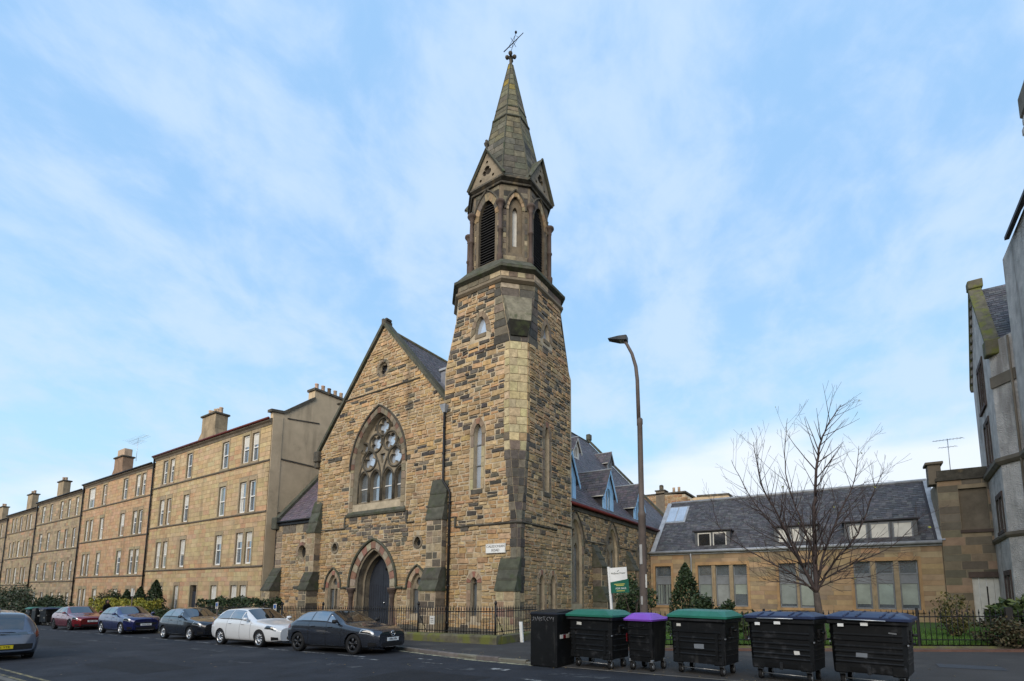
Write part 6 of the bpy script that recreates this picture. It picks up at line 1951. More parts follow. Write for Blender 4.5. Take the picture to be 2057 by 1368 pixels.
for i in range(26000):
    x_, = (r_.uniform(-7.5, 6.2),)
    t = (x_ - F0.x) / (F1.x - F0.x); y0_ = F0.y + (F1.y - F0.y) * t + .12
    y_ = y0_ + r_.random() ** 1.5 * 9
    z = ground(x_) + .15; h = r_.uniform(.05, .13); a = r_.uniform(0, PI); w_ = .012
    dx, dy = math.cos(a) * w_, math.sin(a) * w_
    m.add([(x_ - dx, y_ - dy, z), (x_ + dx, y_ + dy, z), (x_ + r_.uniform(-.05, .05), y_ + r_.uniform(-.05, .05), z + h)], [(0, 1, 2)], jit((.07, .14, .025), .3, r_))
build(m, 'grass', 'grass_blade', kind='stuff')

# --- foliage
def leaves(m, pts, size, pal, r, elong=1.7):
    for p in pts:
        n = Vector((r.gauss(0, 1), r.gauss(0, 1), r.gauss(0, 1) + .5)).normalized()
        u = n.orthogonal().normalized(); u.rotate(Matrix.Rotation(r.uniform(0, 2 * PI), 3, n)); v = n.cross(u)
        s = size * r.uniform(.6, 1.35)
        a, b = u * s * elong * .5, v * s * .5
        p = Vector(p)
        m.add([p - a, p + b * .9 - n * s * .12, p + a, p - b * .9 - n * s * .12], [(0, 1, 2), (0, 2, 3)], jit(rng.choice(pal), .25, r))
DK = [(.022, .040, .016), (.030, .052, .020), (.018, .032, .014), (.042, .064, .026)]
MD = [(.045, .075, .024), (.06, .09, .03), (.036, .06, .02), (.075, .10, .035)]
YL = [(.28, .26, .03), (.22, .22, .03), (.33, .29, .04), (.15, .17, .03)]
BRN = [(.07, .055, .03), (.05, .05, .025), (.09, .07, .035), (.04, .05, .02)]
def shrub(name, label, cat, c, R, n, size, pal, shape='round', stem=True, group=None, seed=1, clumps=14):
    r = random.Random(seed)
    Rt = root(name, c, label=label, cat=cat, group=group)
    c = Vector(c); pts = []
    if shape == 'box':
        for i in range(n):
            f = r.random(); p = [r.uniform(-1, 1), r.uniform(-1, 1), r.uniform(0, 1)]
            k = r.randrange(4)
            if k == 0: p[1] = -1 + abs(r.gauss(0, .12))
            elif k == 1: p[2] = 1 - abs(r.gauss(0, .06))
            elif k == 2: p[0] = r.choice((-1, 1)) * (1 - abs(r.gauss(0, .05)))
            b = 1 + .22 * noise.noise(Vector((p[0] * R[0] * 1.3, p[1] * 2, p[2] * 2)) + c)
            pts.append(c + Vector((p[0] * R[0] * b, p[1] * R[1] * b, p[2] * R[2] * 2 * b)))
    elif shape == 'cone':
        for i in range(n):
            t = r.random() ** .8; a = r.uniform(0, 2 * PI)
            layer = .72 + .28 * abs(math.sin(t * 17 + 2 * math.sin(a * 3)))
            rr = (1 - t) ** .75 * (layer) * math.sqrt(r.uniform(.35, 1)) * (1 + .42 * noise.noise(Vector((math.cos(a) * 2, math.sin(a) * 2, t * 5 + seed))))
            pts.append(c + Vector((math.cos(a) * rr * R[0], math.sin(a) * rr * R[1], t * R[2] * 2)))
    else:
        cl_ = []
        for i in range(clumps):
            d = Vector((r.gauss(0, 1), r.gauss(0, 1), r.gauss(0, .8))).normalized() * r.uniform(.45, .82)
            cl_.append((d, r.uniform(.25, .42)))
        for i in range(n):
            d, s = r.choice(cl_); q = Vector((r.gauss(0, 1), r.gauss(0, 1), r.gauss(0, 1))).normalized() * s * r.random() ** .4
            p = d + q
            pts.append(c + Vector((p.x * R[0], p.y * R[1], max(.02, (p.z + 1) * R[2]))))
    m = MB(); leaves(m, pts, size, pal, r); build(m, 'foliage', 'leaf', Rt)
    m = MB()
    for i in range(9):
        a = r.uniform(0, 2 * PI); e = c + Vector((math.cos(a) * R[0] * .6, math.sin(a) * R[1] * .6, R[2] * r.uniform(.9, 1.6)))
        if shape == 'cone': e = c + Vector((math.cos(a) * R[0] * .25, math.sin(a) * R[1] * .25, R[2] * r.uniform(.9, 1.7)))
        m.tube([c + Vector((0, 0, -.1)), c.lerp(e, .5) + Vector((r.uniform(-.1, .1), 0, .05)), e], [.03, .02, .008], 5)
    build(m, 'stem', 'bark', Rt)
    return Rt
shrub('conifer', 'dark pointed evergreen shrub before the hall, beside the lamp post', 'shrub', (-6.2, 22.0, .2), (1.15, 1.0, 1.5), 3600, .085, DK, 'cone', seed=2)
shrub('evergreen_bush', 'low dark bush at the foot of the pointed evergreen', 'bush', (-4.9, 21.0, .2), (1.0, .8, .95), 2600, .09, DK, seed=3)
shrub('climbing_shrub', 'straggly dark shrub against the church side wall behind the lamp post', 'shrub', (-8.2, 21.2, .2), (1.0, .8, 1.35), 3000, .085, DK + MD[:1], seed=4)
shrub('laurel_bush', 'large leaved green bush in front of the dark stone house end', 'bush', (4.6, 23.6, .2), (.85, .8, 1.0), 1500, .17, MD, seed=5, clumps=10)
shrub('brown_bush', 'thin brownish bush growing through the fence at the right', 'bush', (3.9, 21.3, .1), (1.25, .6, .62), 1900, .06, BRN, seed=6)
shrub('olive_bush', 'sparse olive coloured bush beside the lawn', 'bush', (2.9, 24.5, .2), (.8, .7, 1.05), 900, .07, [(.10, .09, .03), (.07, .075, .025)], seed=7)
shrub('spiky_shrub', 'light green spiky shrub by the fence near the green lidded bin', 'shrub', (-3.3, 19.0, .25), (.55, .5, .6), 700, .13, MD, seed=8)
shrub('dark_hedge', 'clipped dark hedge before the buff tenement', 'hedge', (-32.6, 16.6, ground(-32) - .1), (3.5, .8, .92), 6000, .10, DK + MD[:1], 'box', seed=9)
shrub('low_hedge', 'low green hedge behind the black hatchback', 'hedge', (-40.5, 16.6, ground(-40) - .1), (3.8, .7, .6), 3000, .10, DK, 'box', seed=10)
shrub('golden_hedge', 'bright yellow green hedge before the reddish tenement', 'hedge', (-50.5, 16.5, ground(-50) - .1), (5.2, .9, .98), 6500, .12, YL, 'box', seed=11)
for i, (xx, hh_, ww, lb_) in enumerate(((-57.2, 1.55, 1.3, 'rounded dark conifer at the left end of the golden hedge'), (-53.4, 1.4, 1.25, 'dark conifer second from the left behind the golden hedge'), (-50.6, 1.5, 1.35, 'dark conifer third from the left with a thin tip'), (-47.6, 1.75, 1.4, 'tallest dark conifer, at the right end of the golden hedge'))):
    shrub('clipped_conifer', lb_, 'conifer', (xx, 17.6, ground(xx)), (ww, 1.2, hh_), 2600, .11, DK, 'cone' if i else 'round', group='dark conifers behind the golden hedge', seed=20 + i, clumps=26)
shrub('domed_hedge', 'domed dark green hedge left of the red car', 'hedge', (-65.0, 15.5, ground(-65) - .2), (5.2, 1.2, 1.35), 5000, .13, DK, 'round', seed=30, clumps=40)
shrub('street_bush', 'tall loose bush with pale leaves at the far left edge', 'bush', (-70.5, 13.8, ground(-70) - .3), (6.5, 1.4, 2.1), 6000, .13, DK + [(.12, .12, .09), (.10, .11, .07)], 'round', seed=31, clumps=40)
m = MB(); m.box(-75, -35, 14.6, 14.85, ground(-60) - 1.0, ground(-60) + .5); 
GW = root('garden_wall', (-52, 14.7, ground(-52)), label='low dark stone garden wall along the tenement fronts', cat='wall'); 
m = MB(); m.loft([[Vector((xx, 14.6, ground(xx) - .2)), Vector((xx, 14.85, ground(xx) - .2)), Vector((xx, 14.85, ground(xx) + .62)), Vector((xx, 14.6, ground(xx) + .62))] for xx in (-110, -75, -34.2)]); build(m, 'wall', 'soot_stone', GW)

# --- bare street tree
TR = root('bare_tree', (-1.15, 20.5, .2), label='leafless tree with upswept branches in front of the hall', cat='tree')
r = random.Random(12)
tm, cm, lm_ = MB(), MB(), []
base = Vector((-1.12, 20.5, .15)); fork = Vector((-1.23, 20.5, 1.95))
tm.tube([base, base.lerp(fork, .15) + Vector((0, 0, 0)), base.lerp(fork, .6), fork], [.20, .15, .125, .10], 10)
def limb(p0, d, L, rad, depth, upb, m):
    n_ = max(4, int(L / .28)); pts = [p0]; rs = [rad]; p = p0; d = d.normalized()
    kids = []
    for i in range(n_):
        t = (i + 1) / n_
        d = (d + Vector((r.gauss(0, .035), r.gauss(0, .035), upb * .32 + r.gauss(0, .02)))).normalized()
        p = p + d * (L / n_); pts.append(p); rs.append(max(.0038, rad * (1 - t * .75)))
        if depth < 4 and 1 <= i < n_ - 1 and r.random() < (.74 if depth < 2 else .5): kids.append((p, d.copy(), t, rs[-1]))
    m.tube(pts, rs, 6 if rad > .03 else 4)
    for (q, dd, t, rr) in kids:
        a = dd.orthogonal().normalized(); a.rotate(Matrix.Rotation(r.uniform(0, 2 * PI), 3, dd))
        nd = (dd + a * r.uniform(.5, .85)).normalized()
        l = L * (1 - t * .55) * r.uniform(.42, .72)
        if l > .2: limb(q, nd, l, min(rr * .66, rad * .55), depth + 1, upb, m)
    if r.random() < .012: lm_.append(p)
def limb_path(P, rad, kidsL):
    P = [Vector(p) for p in P]
    pts = []
    for k in range(len(P) - 1):      # Catmull-Rom through the limb's joints
        p0, p1, p2, p3 = P[max(k - 1, 0)], P[k], P[k + 1], P[min(k + 2, len(P) - 1)]
        for i in range(6):
            u = i / 6
            pts.append(.5 * ((2 * p1) + (p2 - p0) * u + (2 * p0 - 5 * p1 + 4 * p2 - p3) * u * u + (3 * p1 - p0 - 3 * p2 + p3) * u ** 3) + Vector((r.gauss(0, .012), r.gauss(0, .012), 0)))
    pts.append(P[-1])
    n_ = len(pts)
    rs = [max(.006, rad * (1 - .9 * i / n_)) for i in range(n_)]
    cm.tube(pts, rs, 8)
    for i in range(3, n_ - 1):
        for _ in range(1 + (r.random() < .55)):
            d = (pts[i + 1] - pts[i]).normalized(); a = d.orthogonal().normalized(); a.rotate(Matrix.Rotation(r.uniform(0, 2 * PI), 3, d))
            nd = (d * .85 + a * r.uniform(.55, .95) + Vector((0, 0, .05))).normalized()
            limb(pts[i], nd, kidsL * (1 - .5 * i / n_) * r.uniform(.6, 1.15), min(.022, rs[i] * .55), 1, .16, cm)
fk = fork
limb_path([fk, (-1.2, 20.6, 3.4), (-1.15, 20.4, 4.7), (-.95, 20.5, 6.6), (-.66, 20.5, 7.7), (-.1, 20.5, 8.6)], .085, 2.2)
limb_path([fk, (-1.75, 20.2, 3.3), (-2.2, 20.1, 4.6), (-2.75, 20.0, 6.0), (-2.95, 20.1, 7.6)], .06, 2.4)
limb_path([fk, (-1.65, 20.7, 3.0), (-2.5, 20.9, 4.4), (-3.3, 20.9, 5.7), (-3.9, 20.8, 7.2)], .05, 2.2)
limb_path([fk, (-.7, 20.2, 2.9), (.1, 19.9, 3.9), (.6, 19.8, 5.2), (.95, 19.8, 6.0)], .045, 1.6)
limb_path([fk, (-1.0, 21.0, 3.2), (-.5, 21.6, 4.6), (.1, 21.9, 6.0), (.35, 22, 7.4)], .05, 2.1)
limb_path([(-1.2, 20.6, 3.2), (-1.5, 20.0, 4.4), (-1.9, 19.8, 6.2), (-1.75, 19.8, 8.2)], .04, 2.0)
limb_path([fk, (-1.9, 20.3, 2.6), (-3.0, 20.0, 3.3), (-4.2, 19.9, 4.3), (-4.5, 19.9, 5.6)], .036, 1.6)
limb_path([(-1.15, 20.5, 2.3), (-.2, 20.6, 2.9), (1.0, 20.7, 3.5), (2.0, 20.8, 4.6)], .032, 1.5)
limb_path([(-1.2, 20.5, 2.1), (-1.9, 20.0, 2.3), (-2.7, 19.6, 2.4), (-3.3, 19.4, 2.9)], .022, 1.0)
limb_path([(-1.2, 20.5, 2.1), (-.5, 20.0, 2.4), (.4, 19.6, 2.5), (1.1, 19.3, 2.9)], .022, 1.0)
build(tm, 'trunk', 'bark', TR); build(cm, 'crown', 'twig', TR)
m = MB(); leaves(m, lm_[:26], .07, [(.30, .30, .05), (.22, .24, .05)], r); build(m, 'last_leaves', 'leaf', TR)

# ================================================================== LAMP, SIGNS
LP = root('street_lamp', (-5.37, 14.6, ground(-5.4) + .1), label='tall brown steel street lamp behind the purple lidded bin', cat='street lamp')
m = MB()
lx, ly = -5.37, 14.6
m.lathe([(.135, 0), (.125, .3), (.115, 1.5), (.112, 4.1), (.12, 4.12), (.12, 4.22), (.085, 4.3), (.080, 7.02), (.092, 7.04), (.092, 7.2), (.058, 7.24)], (lx, ly, ground(lx) + .05), 14)
build(m, 'column', 'lamp_steel', LP)
m = MB(); m.tube([(lx - .03, ly, 7.1), (lx - .05, ly, 8.6), (lx - .09, ly, 9.05), (lx - .20, ly - .02, 9.5), (lx - .36, ly - .05, 9.86), (lx - .44, ly - .06, 9.98)], [.062, .058, .056, .05, .048, .045], 10); build(m, 'bracket', 'lamp_steel', LP)
m = MB()
hc = Vector((lx - .46, ly - .06, 10.05)); T = Matrix.Translation(hc) @ Matrix.Rotation(math.radians(-170), 4, 'Z') @ Matrix.Rotation(math.radians(-3), 4, 'Y') @ Matrix.Scale(.86, 4)
def hs(x_, w_, z0_, z1_): return [T @ Vector((x_, -w_, z0_)), T @ Vector((x_, w_, z0_)), T @ Vector((x_, w_ * .8, z1_)), T @ Vector((x_, -w_ * .8, z1_))]
m.loft([hs(-.14, .16, -.07, .085), hs(-.10, .18, -.10, .10), hs(.18, .19, -.06, .10), hs(.58, .13, .055, .085)])
build(m, 'lamp_head', 'lamp_head', LP)
m = MB(); m.add([T @ Vector(p) for p in ((-.04, -.13, -.098), (.16, -.14, -.068), (.16, .14, -.068), (-.04, .13, -.098))], [(0, 1, 2, 3)]); build(m, 'lens', 'off_white', LP)
m = MB(); m.bbox(lx - .05, lx + .03, ly - .132, ly - .105, 2.75, 3.35, .005, (.6, .6, .62)); m.bbox(lx - .04, lx + .02, ly - .13, ly - .112, 1.55, 1.80, .004, (.6, .6, .62)); build(m, 'sticker', 'off_white', LP)
m = MB(); m.bbox(lx + .095, lx + .135, ly - .08, ly - .05, 2.05, 2.45, .005); build(m, 'tag_plate', 'off_white', LP)

FS = root('for_sale_sign', (-6.95, 16, ground(-7) + .1), label='white and green FOR SALE board on a leaning white post', cat='sale sign')
def SS(u, v, n=0): return Vector((-7.05 + u + (2.76 - v) * .115 * .55, 16 - n, v))
m = MB(); m.loft([[SS(a - .045, z, b) for a, b in ((-.035, 0), (.035, 0), (.035, .07), (-.035, .07))] for z in (.1, 2.78)]); build(m, 'post', 'white_paint', FS)
class _F:
    U = Vector((1, 0, .05)).normalized(); N = Vector((0, -1, 0))
    def __call__(s, u, v, n=0): return SS(u, v + u * .045, .08 + n)
sf = _F()
m = MB(); m.prism(sf, rect(0, .62, 1.90, 2.74), -.012, .0); bd_ = build(m, 'board', 'white_paint', FS)
m = MB(); m.prism(sf, [(0, 1.885), (.66, 1.885), (.66, 2.34), (0, 2.25)], .001, .006); build(m, 'green_panel', 'sign_green', FS)
put_text('McEwan Fraser', .085, 'sign_dark', FS, sf(.31, 2.545, .004), (1, 0, .05), (0, -1, 0))
put_text('FOR SALE', .085, 'white_paint', FS, sf(.37, 2.03, .008), (1, 0, .05), (0, -1, 0), bold_x=1.05)
m = MB()
m.prism(sf, rect(.14, .52, 2.165, 2.19), .006, .008); m.prism(sf, rect(.2, .48, 2.12, 2.145), .006, .008); m.prism(sf, rect(.2, .50, 1.94, 1.962), .006, .008)
build(m, 'small_print', 'sign_yellow', FS)
m = MB(); m.add([sf(.27, 2.61, .003), sf(.30, 2.60, .003), sf(.35, 2.655, .003), sf(.31, 2.635, .003)], [(0, 1, 2, 3)]); build(m, 'bird_emblem', 'sign_dark', FS)

def plate_sign(label, x, y, zc, ht, w=.3, h=.42, mat='white_paint', inner=None):
    R = root('parking_sign', (x, y, ground(x) + .1), label=label, cat='sign')
    m = MB(); m.tube([(x, y + .03, ground(x)), (x, y + .03, ht)], .035, 6); build(m, 'post', 'lamp_steel', R)
    m = MB(); m.bbox(x - w / 2, x + w / 2, y - .02, y - .005, zc - h / 2, zc + h / 2, .004); build(m, 'plate', mat, R)
    if inner:
        m = MB(); m.box(x - w * .36, x + w * .36, y - .024, y - .021, zc - .02, zc + h * .4); build(m, 'panel', inner, R)
        m = MB()
        for k in range(2): m.box(x - w * .3, x + w * .3, y - .024, y - .021, zc - h * .4 + k * .07, zc - h * .4 + k * .07 + .03)
        build(m, 'printed_line', 'plate_text', R)
    return R
plate_sign('grey post with a pale parking plate by the golden hedge', -38.9, 13.1, 1.75, 2.0, .3, .5, 'off_white')
plate_sign('small blue and white parking plate on a post before the dark hedge', -27.6, 13.0, 1.12, 1.35, .26, .34, 'off_white', 'sign_blue')
plate_sign('small white parking plate on a post at the left end of the church railing', -22.6, 13.2, 1.12, 1.34, .26, .33, 'off_white', 'sign_blue')

# ================================================================== BINS
def trap(m, x0, x1, y0, y1, z0, X0, X1, Y0, Y1, z1, b=.06, col=(1, 1, 1), smooth=False):
    """tapered box with chamfered vertical corners"""
    def ring(x0, x1, y0, y1, z): return [Vector(p) for p in ((x0 + b, y0, z), (x1 - b, y0, z), (x1, y0 + b, z), (x1, y1 - b, z), (x1 - b, y1, z), (x0 + b, y1, z), (x0, y1 - b, z), (x0, y0 + b, z))]
    m.loft([ring(x0, x1, y0, y1, z0), ring(X0, X1, Y0, Y1, z1)], col, smooth=smooth)
def castor(par, x, y, r=.10):
    m = MB(); m.bbox(x - .055, x + .055, y - .05, y + .05, .20, .27, .01)
    for s_ in (-1, 1): m.add([(x + s_ * .045, y - .04, .22), (x + s_ * .045, y + .06, .22), (x + s_ * .045, y + .07, .08), (x + s_ * .045, y + .03, .08)], [(0, 1, 2, 3)])
    c = build(m, 'castor', 'galv', par, world=False)
    m = MB(); m.lathe([(.03, -.035), (r * .62, -.036), (r * .64, -.034), (r, -.03), (r, .03), (r * .64, .034), (r * .62, .036), (.03, .035)], (x, y + .05, r), 16, axis='x'); build(m, 'castor_tyre', 'tyre', c, world=False)
    m = MB(); m.lathe([(.01, -.04), (r * .6, -.04), (r * .6, .04), (.01, .04)], (x, y + .05, r), 12, axis='x'); build(m, 'castor_hub', 'galv', c, world=False)
def big_bin(name, label, group, lid, back=False, W=1.26, D=1.0):
    R = root(name, (0, 0, 0), label=label, cat='bin', group=group)
    h0, h1 = .26, 1.255
    m = MB(); w0, w1 = W * .468, W * .492
    trap(m, -w0, w0, -D * .455, D * .46, h0, -w1, w1, -D * .49, D * .49, h1, .07)
    body = build(m, 'body', 'bin_black', R, world=False)
    def fy(z): return -D * (.455 + .035 * (z - h0) / (h1 - h0))
    def fw(z): return w0 + (w1 - w0) * (z - h0) / (h1 - h0)
    m = MB()
    rl = ((.93, .955, .022), (.80, .815, .016), (.71, .725, .016), (.55, .575, .02), (.44, .455, .014)) if not back else ((.96, .975, .014), (.86, .89, .02), (.74, .76, .016), (.64, .66, .016), (.54, .555, .014), (.45, .465, .014))
    for z0_, z1_, o in rl:
        for y_s in (1,):
            a, b = fw(z0_) - .06, fw(z1_) - .06
            m.add([(-a, fy(z0_) - .002, z0_ - .015), (a, fy(z0_) - .002, z0_ - .015), (a, fy(z0_) - o, z0_), (-a, fy(z0_) - o, z0_), (b, fy(z1_) - o, z1_), (-b, fy(z1_) - o, z1_), (b, fy(z1_) - .002, z1_ + .015), (-b, fy(z1_) - .002, z1_ + .015)], [(0, 1, 2, 3), (3, 2, 4, 5), (5, 4, 6, 7)])
        for s_ in (-1, 1):
            x0_ = s_ * (fw(z0_)); o = .007
            m.add([(x0_, fy(z0_) + .08, z0_ - .012), (x0_, D * .36, z0_ - .012), (x0_ + s_ * o, D * .36, z0_), (x0_ + s_ * o, fy(z0_) + .08, z0_), (x0_ + s_ * o, D * .36, z1_), (x0_ + s_ * o, fy(z0_) + .08, z1_), (x0_, D * .36, z1_ + .012), (x0_, fy(z0_) + .08, z1_ + .012)], [(0, 1, 2, 3), (3, 2, 4, 5), (5, 4, 6, 7)])
    for s_ in (() if back else (-1, 1)):   # vertical posts framing the front panel
        m.add([(s_ * (fw(.5) - .12), fy(.36) - .004, .36), (s_ * (fw(.5) - .20), fy(.36) - .004, .36), (s_ * (fw(.9) - .20), fy(.92) - .004, .92), (s_ * (fw(.9) - .12), fy(.92) - .004, .92), (s_ * (fw(.5) - .13), fy(.36) - .03, .36), (s_ * (fw(.5) - .19), fy(.36) - .03, .36), (s_ * (fw(.9) - .19), fy(.92) - .03, .92), (s_ * (fw(.9) - .13), fy(.92) - .03, .92)], [(4, 5, 6, 7), (0, 4, 7, 3), (1, 2, 6, 5), (0, 1, 5, 4), (3, 7, 6, 2)])
    for s_ in (-1, 1):  # feet boxes by the castors
        m.bbox(s_ * (w0 - .13) - .11, s_ * (w0 - .13) + .11, -D * .455 - .012, -D * .2, .24, .42, .02)
    build(m, 'rib', 'bin_black', R, world=False)
    m = MB()
    m.bbox(-w1 - .04, w1 + .04, -D * .53, D * .53, h1 - .10, h1, .02)
    build(m, 'rim', 'bin_black', R, world=False)
    m = MB()
    def lring(w, y0, y1, z, b=.12): return [Vector(p) for p in ((-w + b, y0, z), (w - b, y0, z), (w, y0 + b, z), (w, y1 - b, z), (w - b, y1, z), (-w + b, y1, z), (-w, y1 - b, z), (-w, y0 + b, z))]
    lw = w1 + .065
    m.loft([lring(lw, -D * .56, D * .55, h1 + .0, .05), lring(lw, -D * .56, D * .55, h1 + .045, .05), lring(lw - .02, -D * .54, D * .53, h1 + .06, .06), lring(lw - .12, -D * .40, D * .45, h1 + (.105 if back else .145), .12), lring(lw - .17, -D * .32, D * .40, h1 + (.125 if back else .16), .12)])
    l_ = build(m, 'lid', lid, R, world=False)
    m = MB()
    if not back:
        for xx in (-.34, .06, .30): m.add([(xx, -D * .545, h1 + .062), (xx + .035, -D * .545, h1 + .062), (xx + .03, -D * .402, h1 + .150), (xx + .005, -D * .402, h1 + .150), (xx, -D * .53, h1 + .05), (xx + .035, -D * .53, h1 + .05)], [(0, 1, 2, 3)])
    else:
        for xx in (-.36, -.16, .22, .36):
            m.tube([(xx, -D * .55, h1 + .06), (xx + .05, -D * .41, h1 + .11), (xx + .05, D * .1, h1 + .135)], .018, 5)
    build(m, 'lid_rib', lid, l_, world=False)
    if back:
        m = MB()
        for xx, w_ in ((-.40, .05), (-.02, .06)): m.bbox(xx - w_, xx + w_, -D * .545, -D * .53, h1 - .115 - (.03 if xx < -.1 else 0), h1 - .055 - (.03 if xx < -.1 else 0), .004)
        build(m, 'label_plate', 'white_paint', R, world=False)
        m = MB(); m.tube([(-.38, -D * .575, h1 + .0), (.30, -D * .575, h1 + .0)], .013, 6); build(m, 'lid_bar', 'galv', R, world=False)
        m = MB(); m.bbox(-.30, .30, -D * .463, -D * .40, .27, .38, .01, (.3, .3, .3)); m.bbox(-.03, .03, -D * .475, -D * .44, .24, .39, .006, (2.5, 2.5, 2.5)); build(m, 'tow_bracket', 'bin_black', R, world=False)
    else:
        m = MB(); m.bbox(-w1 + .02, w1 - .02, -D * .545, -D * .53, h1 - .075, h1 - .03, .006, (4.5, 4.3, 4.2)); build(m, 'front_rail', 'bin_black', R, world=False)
        m = MB(); put_text('CONTENTS', .055, 'car_trim', R, (0, fy(1.03) - .012, 1.03), (1, 0, 0), (0, -1, -.1), world=False) if False else None
    for s_ in (-1, 1):
        m = MB(); m.tube([(s_ * w1, 0, .98), (s_ * (w1 + .10), 0, .98)], .028, 8); m.bbox(s_ * w1 - .03, s_ * w1 + .03, -.12, .12, .86, 1.06, .015); build(m, 'trunnion', 'bin_black', R, world=False)
        m = MB(); m.tube([(s_ * (w1 + .0), -D * .34, .84), (s_ * (w1 + .07), -D * .34, .84), (s_ * (w1 + .07), -D * .14, .84), (s_ * w1, -D * .14, .84)], .016, 6); build(m, 'side_handle', 'bin_black', R, world=False)
        m = MB(); m.bbox(s_ * w1 - .012, s_ * w1 + .012, -D * .47, -D * .41, .80, .83, .004); build(m, 'bolt_plate', 'galv', R, world=False)
    for sx in (-1, 1):
        for sy in (-1, 1): castor(R, sx * (w0 - .12), sy * D * .30)
    m = MB(); m.tube([(-w0 + .1, -D * .30, .13), (w0 - .1, -D * .30, .13)], .012, 5); build(m, 'brake_bar', 'galv', R, world=False)
    return R
def place(o, x, y, rz): o.location = (x, y, ground(x) + (.013 if x > -8 else 0)); o.rotation_euler = (0, 0, rz)
bg = big_bin('wheeled_bin', 'black four wheeled bin with a green lid, beside the tall black box', 'bins at the kerb', 'lid_green')
place(bg, -5.52, 11.80, -.12)
bg2 = copy_tree(bg); bg2['label'] = 'black four wheeled bin with a green lid, between the purple and blue lidded bins'; place(bg2, -2.98, 12.0, -.14)
bb = big_bin('wheeled_bin', 'black bin with a blue lid, next to a green lidded bin', 'bins at the kerb', 'lid_blue', True, 1.24, 1.05)
place(bb, -1.30, 11.95, -.16)
bb2 = copy_tree(bb); bb2['label'] = 'black bin with a blue lid, the one at the right end of the row'; place(bb2, .16, 11.98, -.16)
for o_, rx, ry in ((bg2, .012, .006), (bb, -.008, -.012), (bb2, .014, .016)):
    for k_ in o_.children:
        if k_.name.startswith('lid'): k_.rotation_euler = (rx, ry, 0)
def sticker(par, x, z, w, h, mat, D=1.0, tilt=0.0):
    y = -D * (.455 + .035 * (z - .26) / .94) - .010
    m = MB(); T = Matrix.Translation((x, y, z)) @ Matrix.Rotation(tilt, 4, 'Y')
    m.add([T @ Vector(p) for p in ((-w, 0, -h), (w, 0, -h), (w, -.001, h), (-w, -.001, h))], [(0, 1, 2, 3)]); build(m, 'sticker', mat, par, world=False)
sticker(bg, -.28, 1.08, .07, .035, 'off_white', 1.0, .05); sticker(bg2, .05, .63, .11, .05, 'grey_paint', 1.0, -.04); sticker(bg2, -.40, 1.08, .05, .03, 'off_white')
sticker(bb2, .40, 1.02, .06, .012, 'galv', 1.05, .1); sticker(bb2, -.1, .60, .09, .06, 'grey_paint', 1.05, .06); sticker(bb, .30, .60, .05, .04, 'off_white', 1.05, -.1)
# slimmer bin with the purple lid
PB = root('wheeled_bin', (0, 0, 0), label='slim black wheeled bin with a purple lid', cat='bin', group='bins at the kerb')
m = MB(); trap(m, -.29, .29, -.36, .38, .22, -.33, .33, -.43, .43, 1.16, .05); build(m, 'body', 'bin_black', PB, world=False)
m = MB()
for z0_, o in ((.98, .018), (.84, .02), (.66, .014), (.48, .02), (.34, .014)):
    y_ = -.36 - .07 * (z0_ - .22) / .94; w_ = .27
    m.add([(-w_, y_ - .002, z0_ - .012), (w_, y_ - .002, z0_ - .012), (w_, y_ - o, z0_), (-w_, y_ - o, z0_), (w_, y_ - o, z0_ + .02), (-w_, y_ - o, z0_ + .02), (w_, y_ - .002, z0_ + .03), (-w_, y_ - .002, z0_ + .03)], [(0, 1, 2, 3), (3, 2, 4, 5), (5, 4, 6, 7)])
m.tube([(-.2, -.425, .79), (-.19, -.455, .80), (.14, -.455, .80), (.15, -.425, .79)], .014, 6)
m.tube([(-.26, -.445, 1.04), (-.15, -.44, 1.04), (-.05, -.445, 1.01), (.1, -.445, 1.03), (.16, -.44, 1.08)], .008, 5)
build(m, 'rib', 'bin_black', PB, world=False)
m = MB()
def pr_(w, y0, y1, z, b): return [Vector(p) for p in ((-w + b, y0, z), (w - b, y0, z), (w, y0 + b, z), (w, y1 - b, z), (w - b, y1, z), (-w + b, y1, z), (-w, y1 - b, z), (-w, y0 + b, z))]
m.loft([pr_(.37, -.49, .46, 1.16, .04), pr_(.38, -.50, .47, 1.20, .04), pr_(.36, -.48, .45, 1.215, .05), pr_(.24, -.38, .2, 1.325, .09), pr_(.20, -.30, .12, 1.34, .09)])
m.bbox(.2, .37, .30, .52, 1.17, 1.245, .02)
build(m, 'lid', 'lid_purple', PB, world=False)
m = MB(); m.tube([(-.3, .5, 1.15), (-.3, .56, 1.18), (.3, .56, 1.18), (.3, .5, 1.15)], .02, 6); build(m, 'handle', 'bin_black', PB, world=False)
for sx in (-1, 1):
    for sy in (-1, 1): castor(PB, sx * .25, sy * .30, .10)
m = MB(); m.bbox(-.338, -.325, -.40, -.34, .66, .86, .004); build(m, 'reflector', 'car_tail', PB, world=False)
place(PB, -4.32, 11.9, -.12)
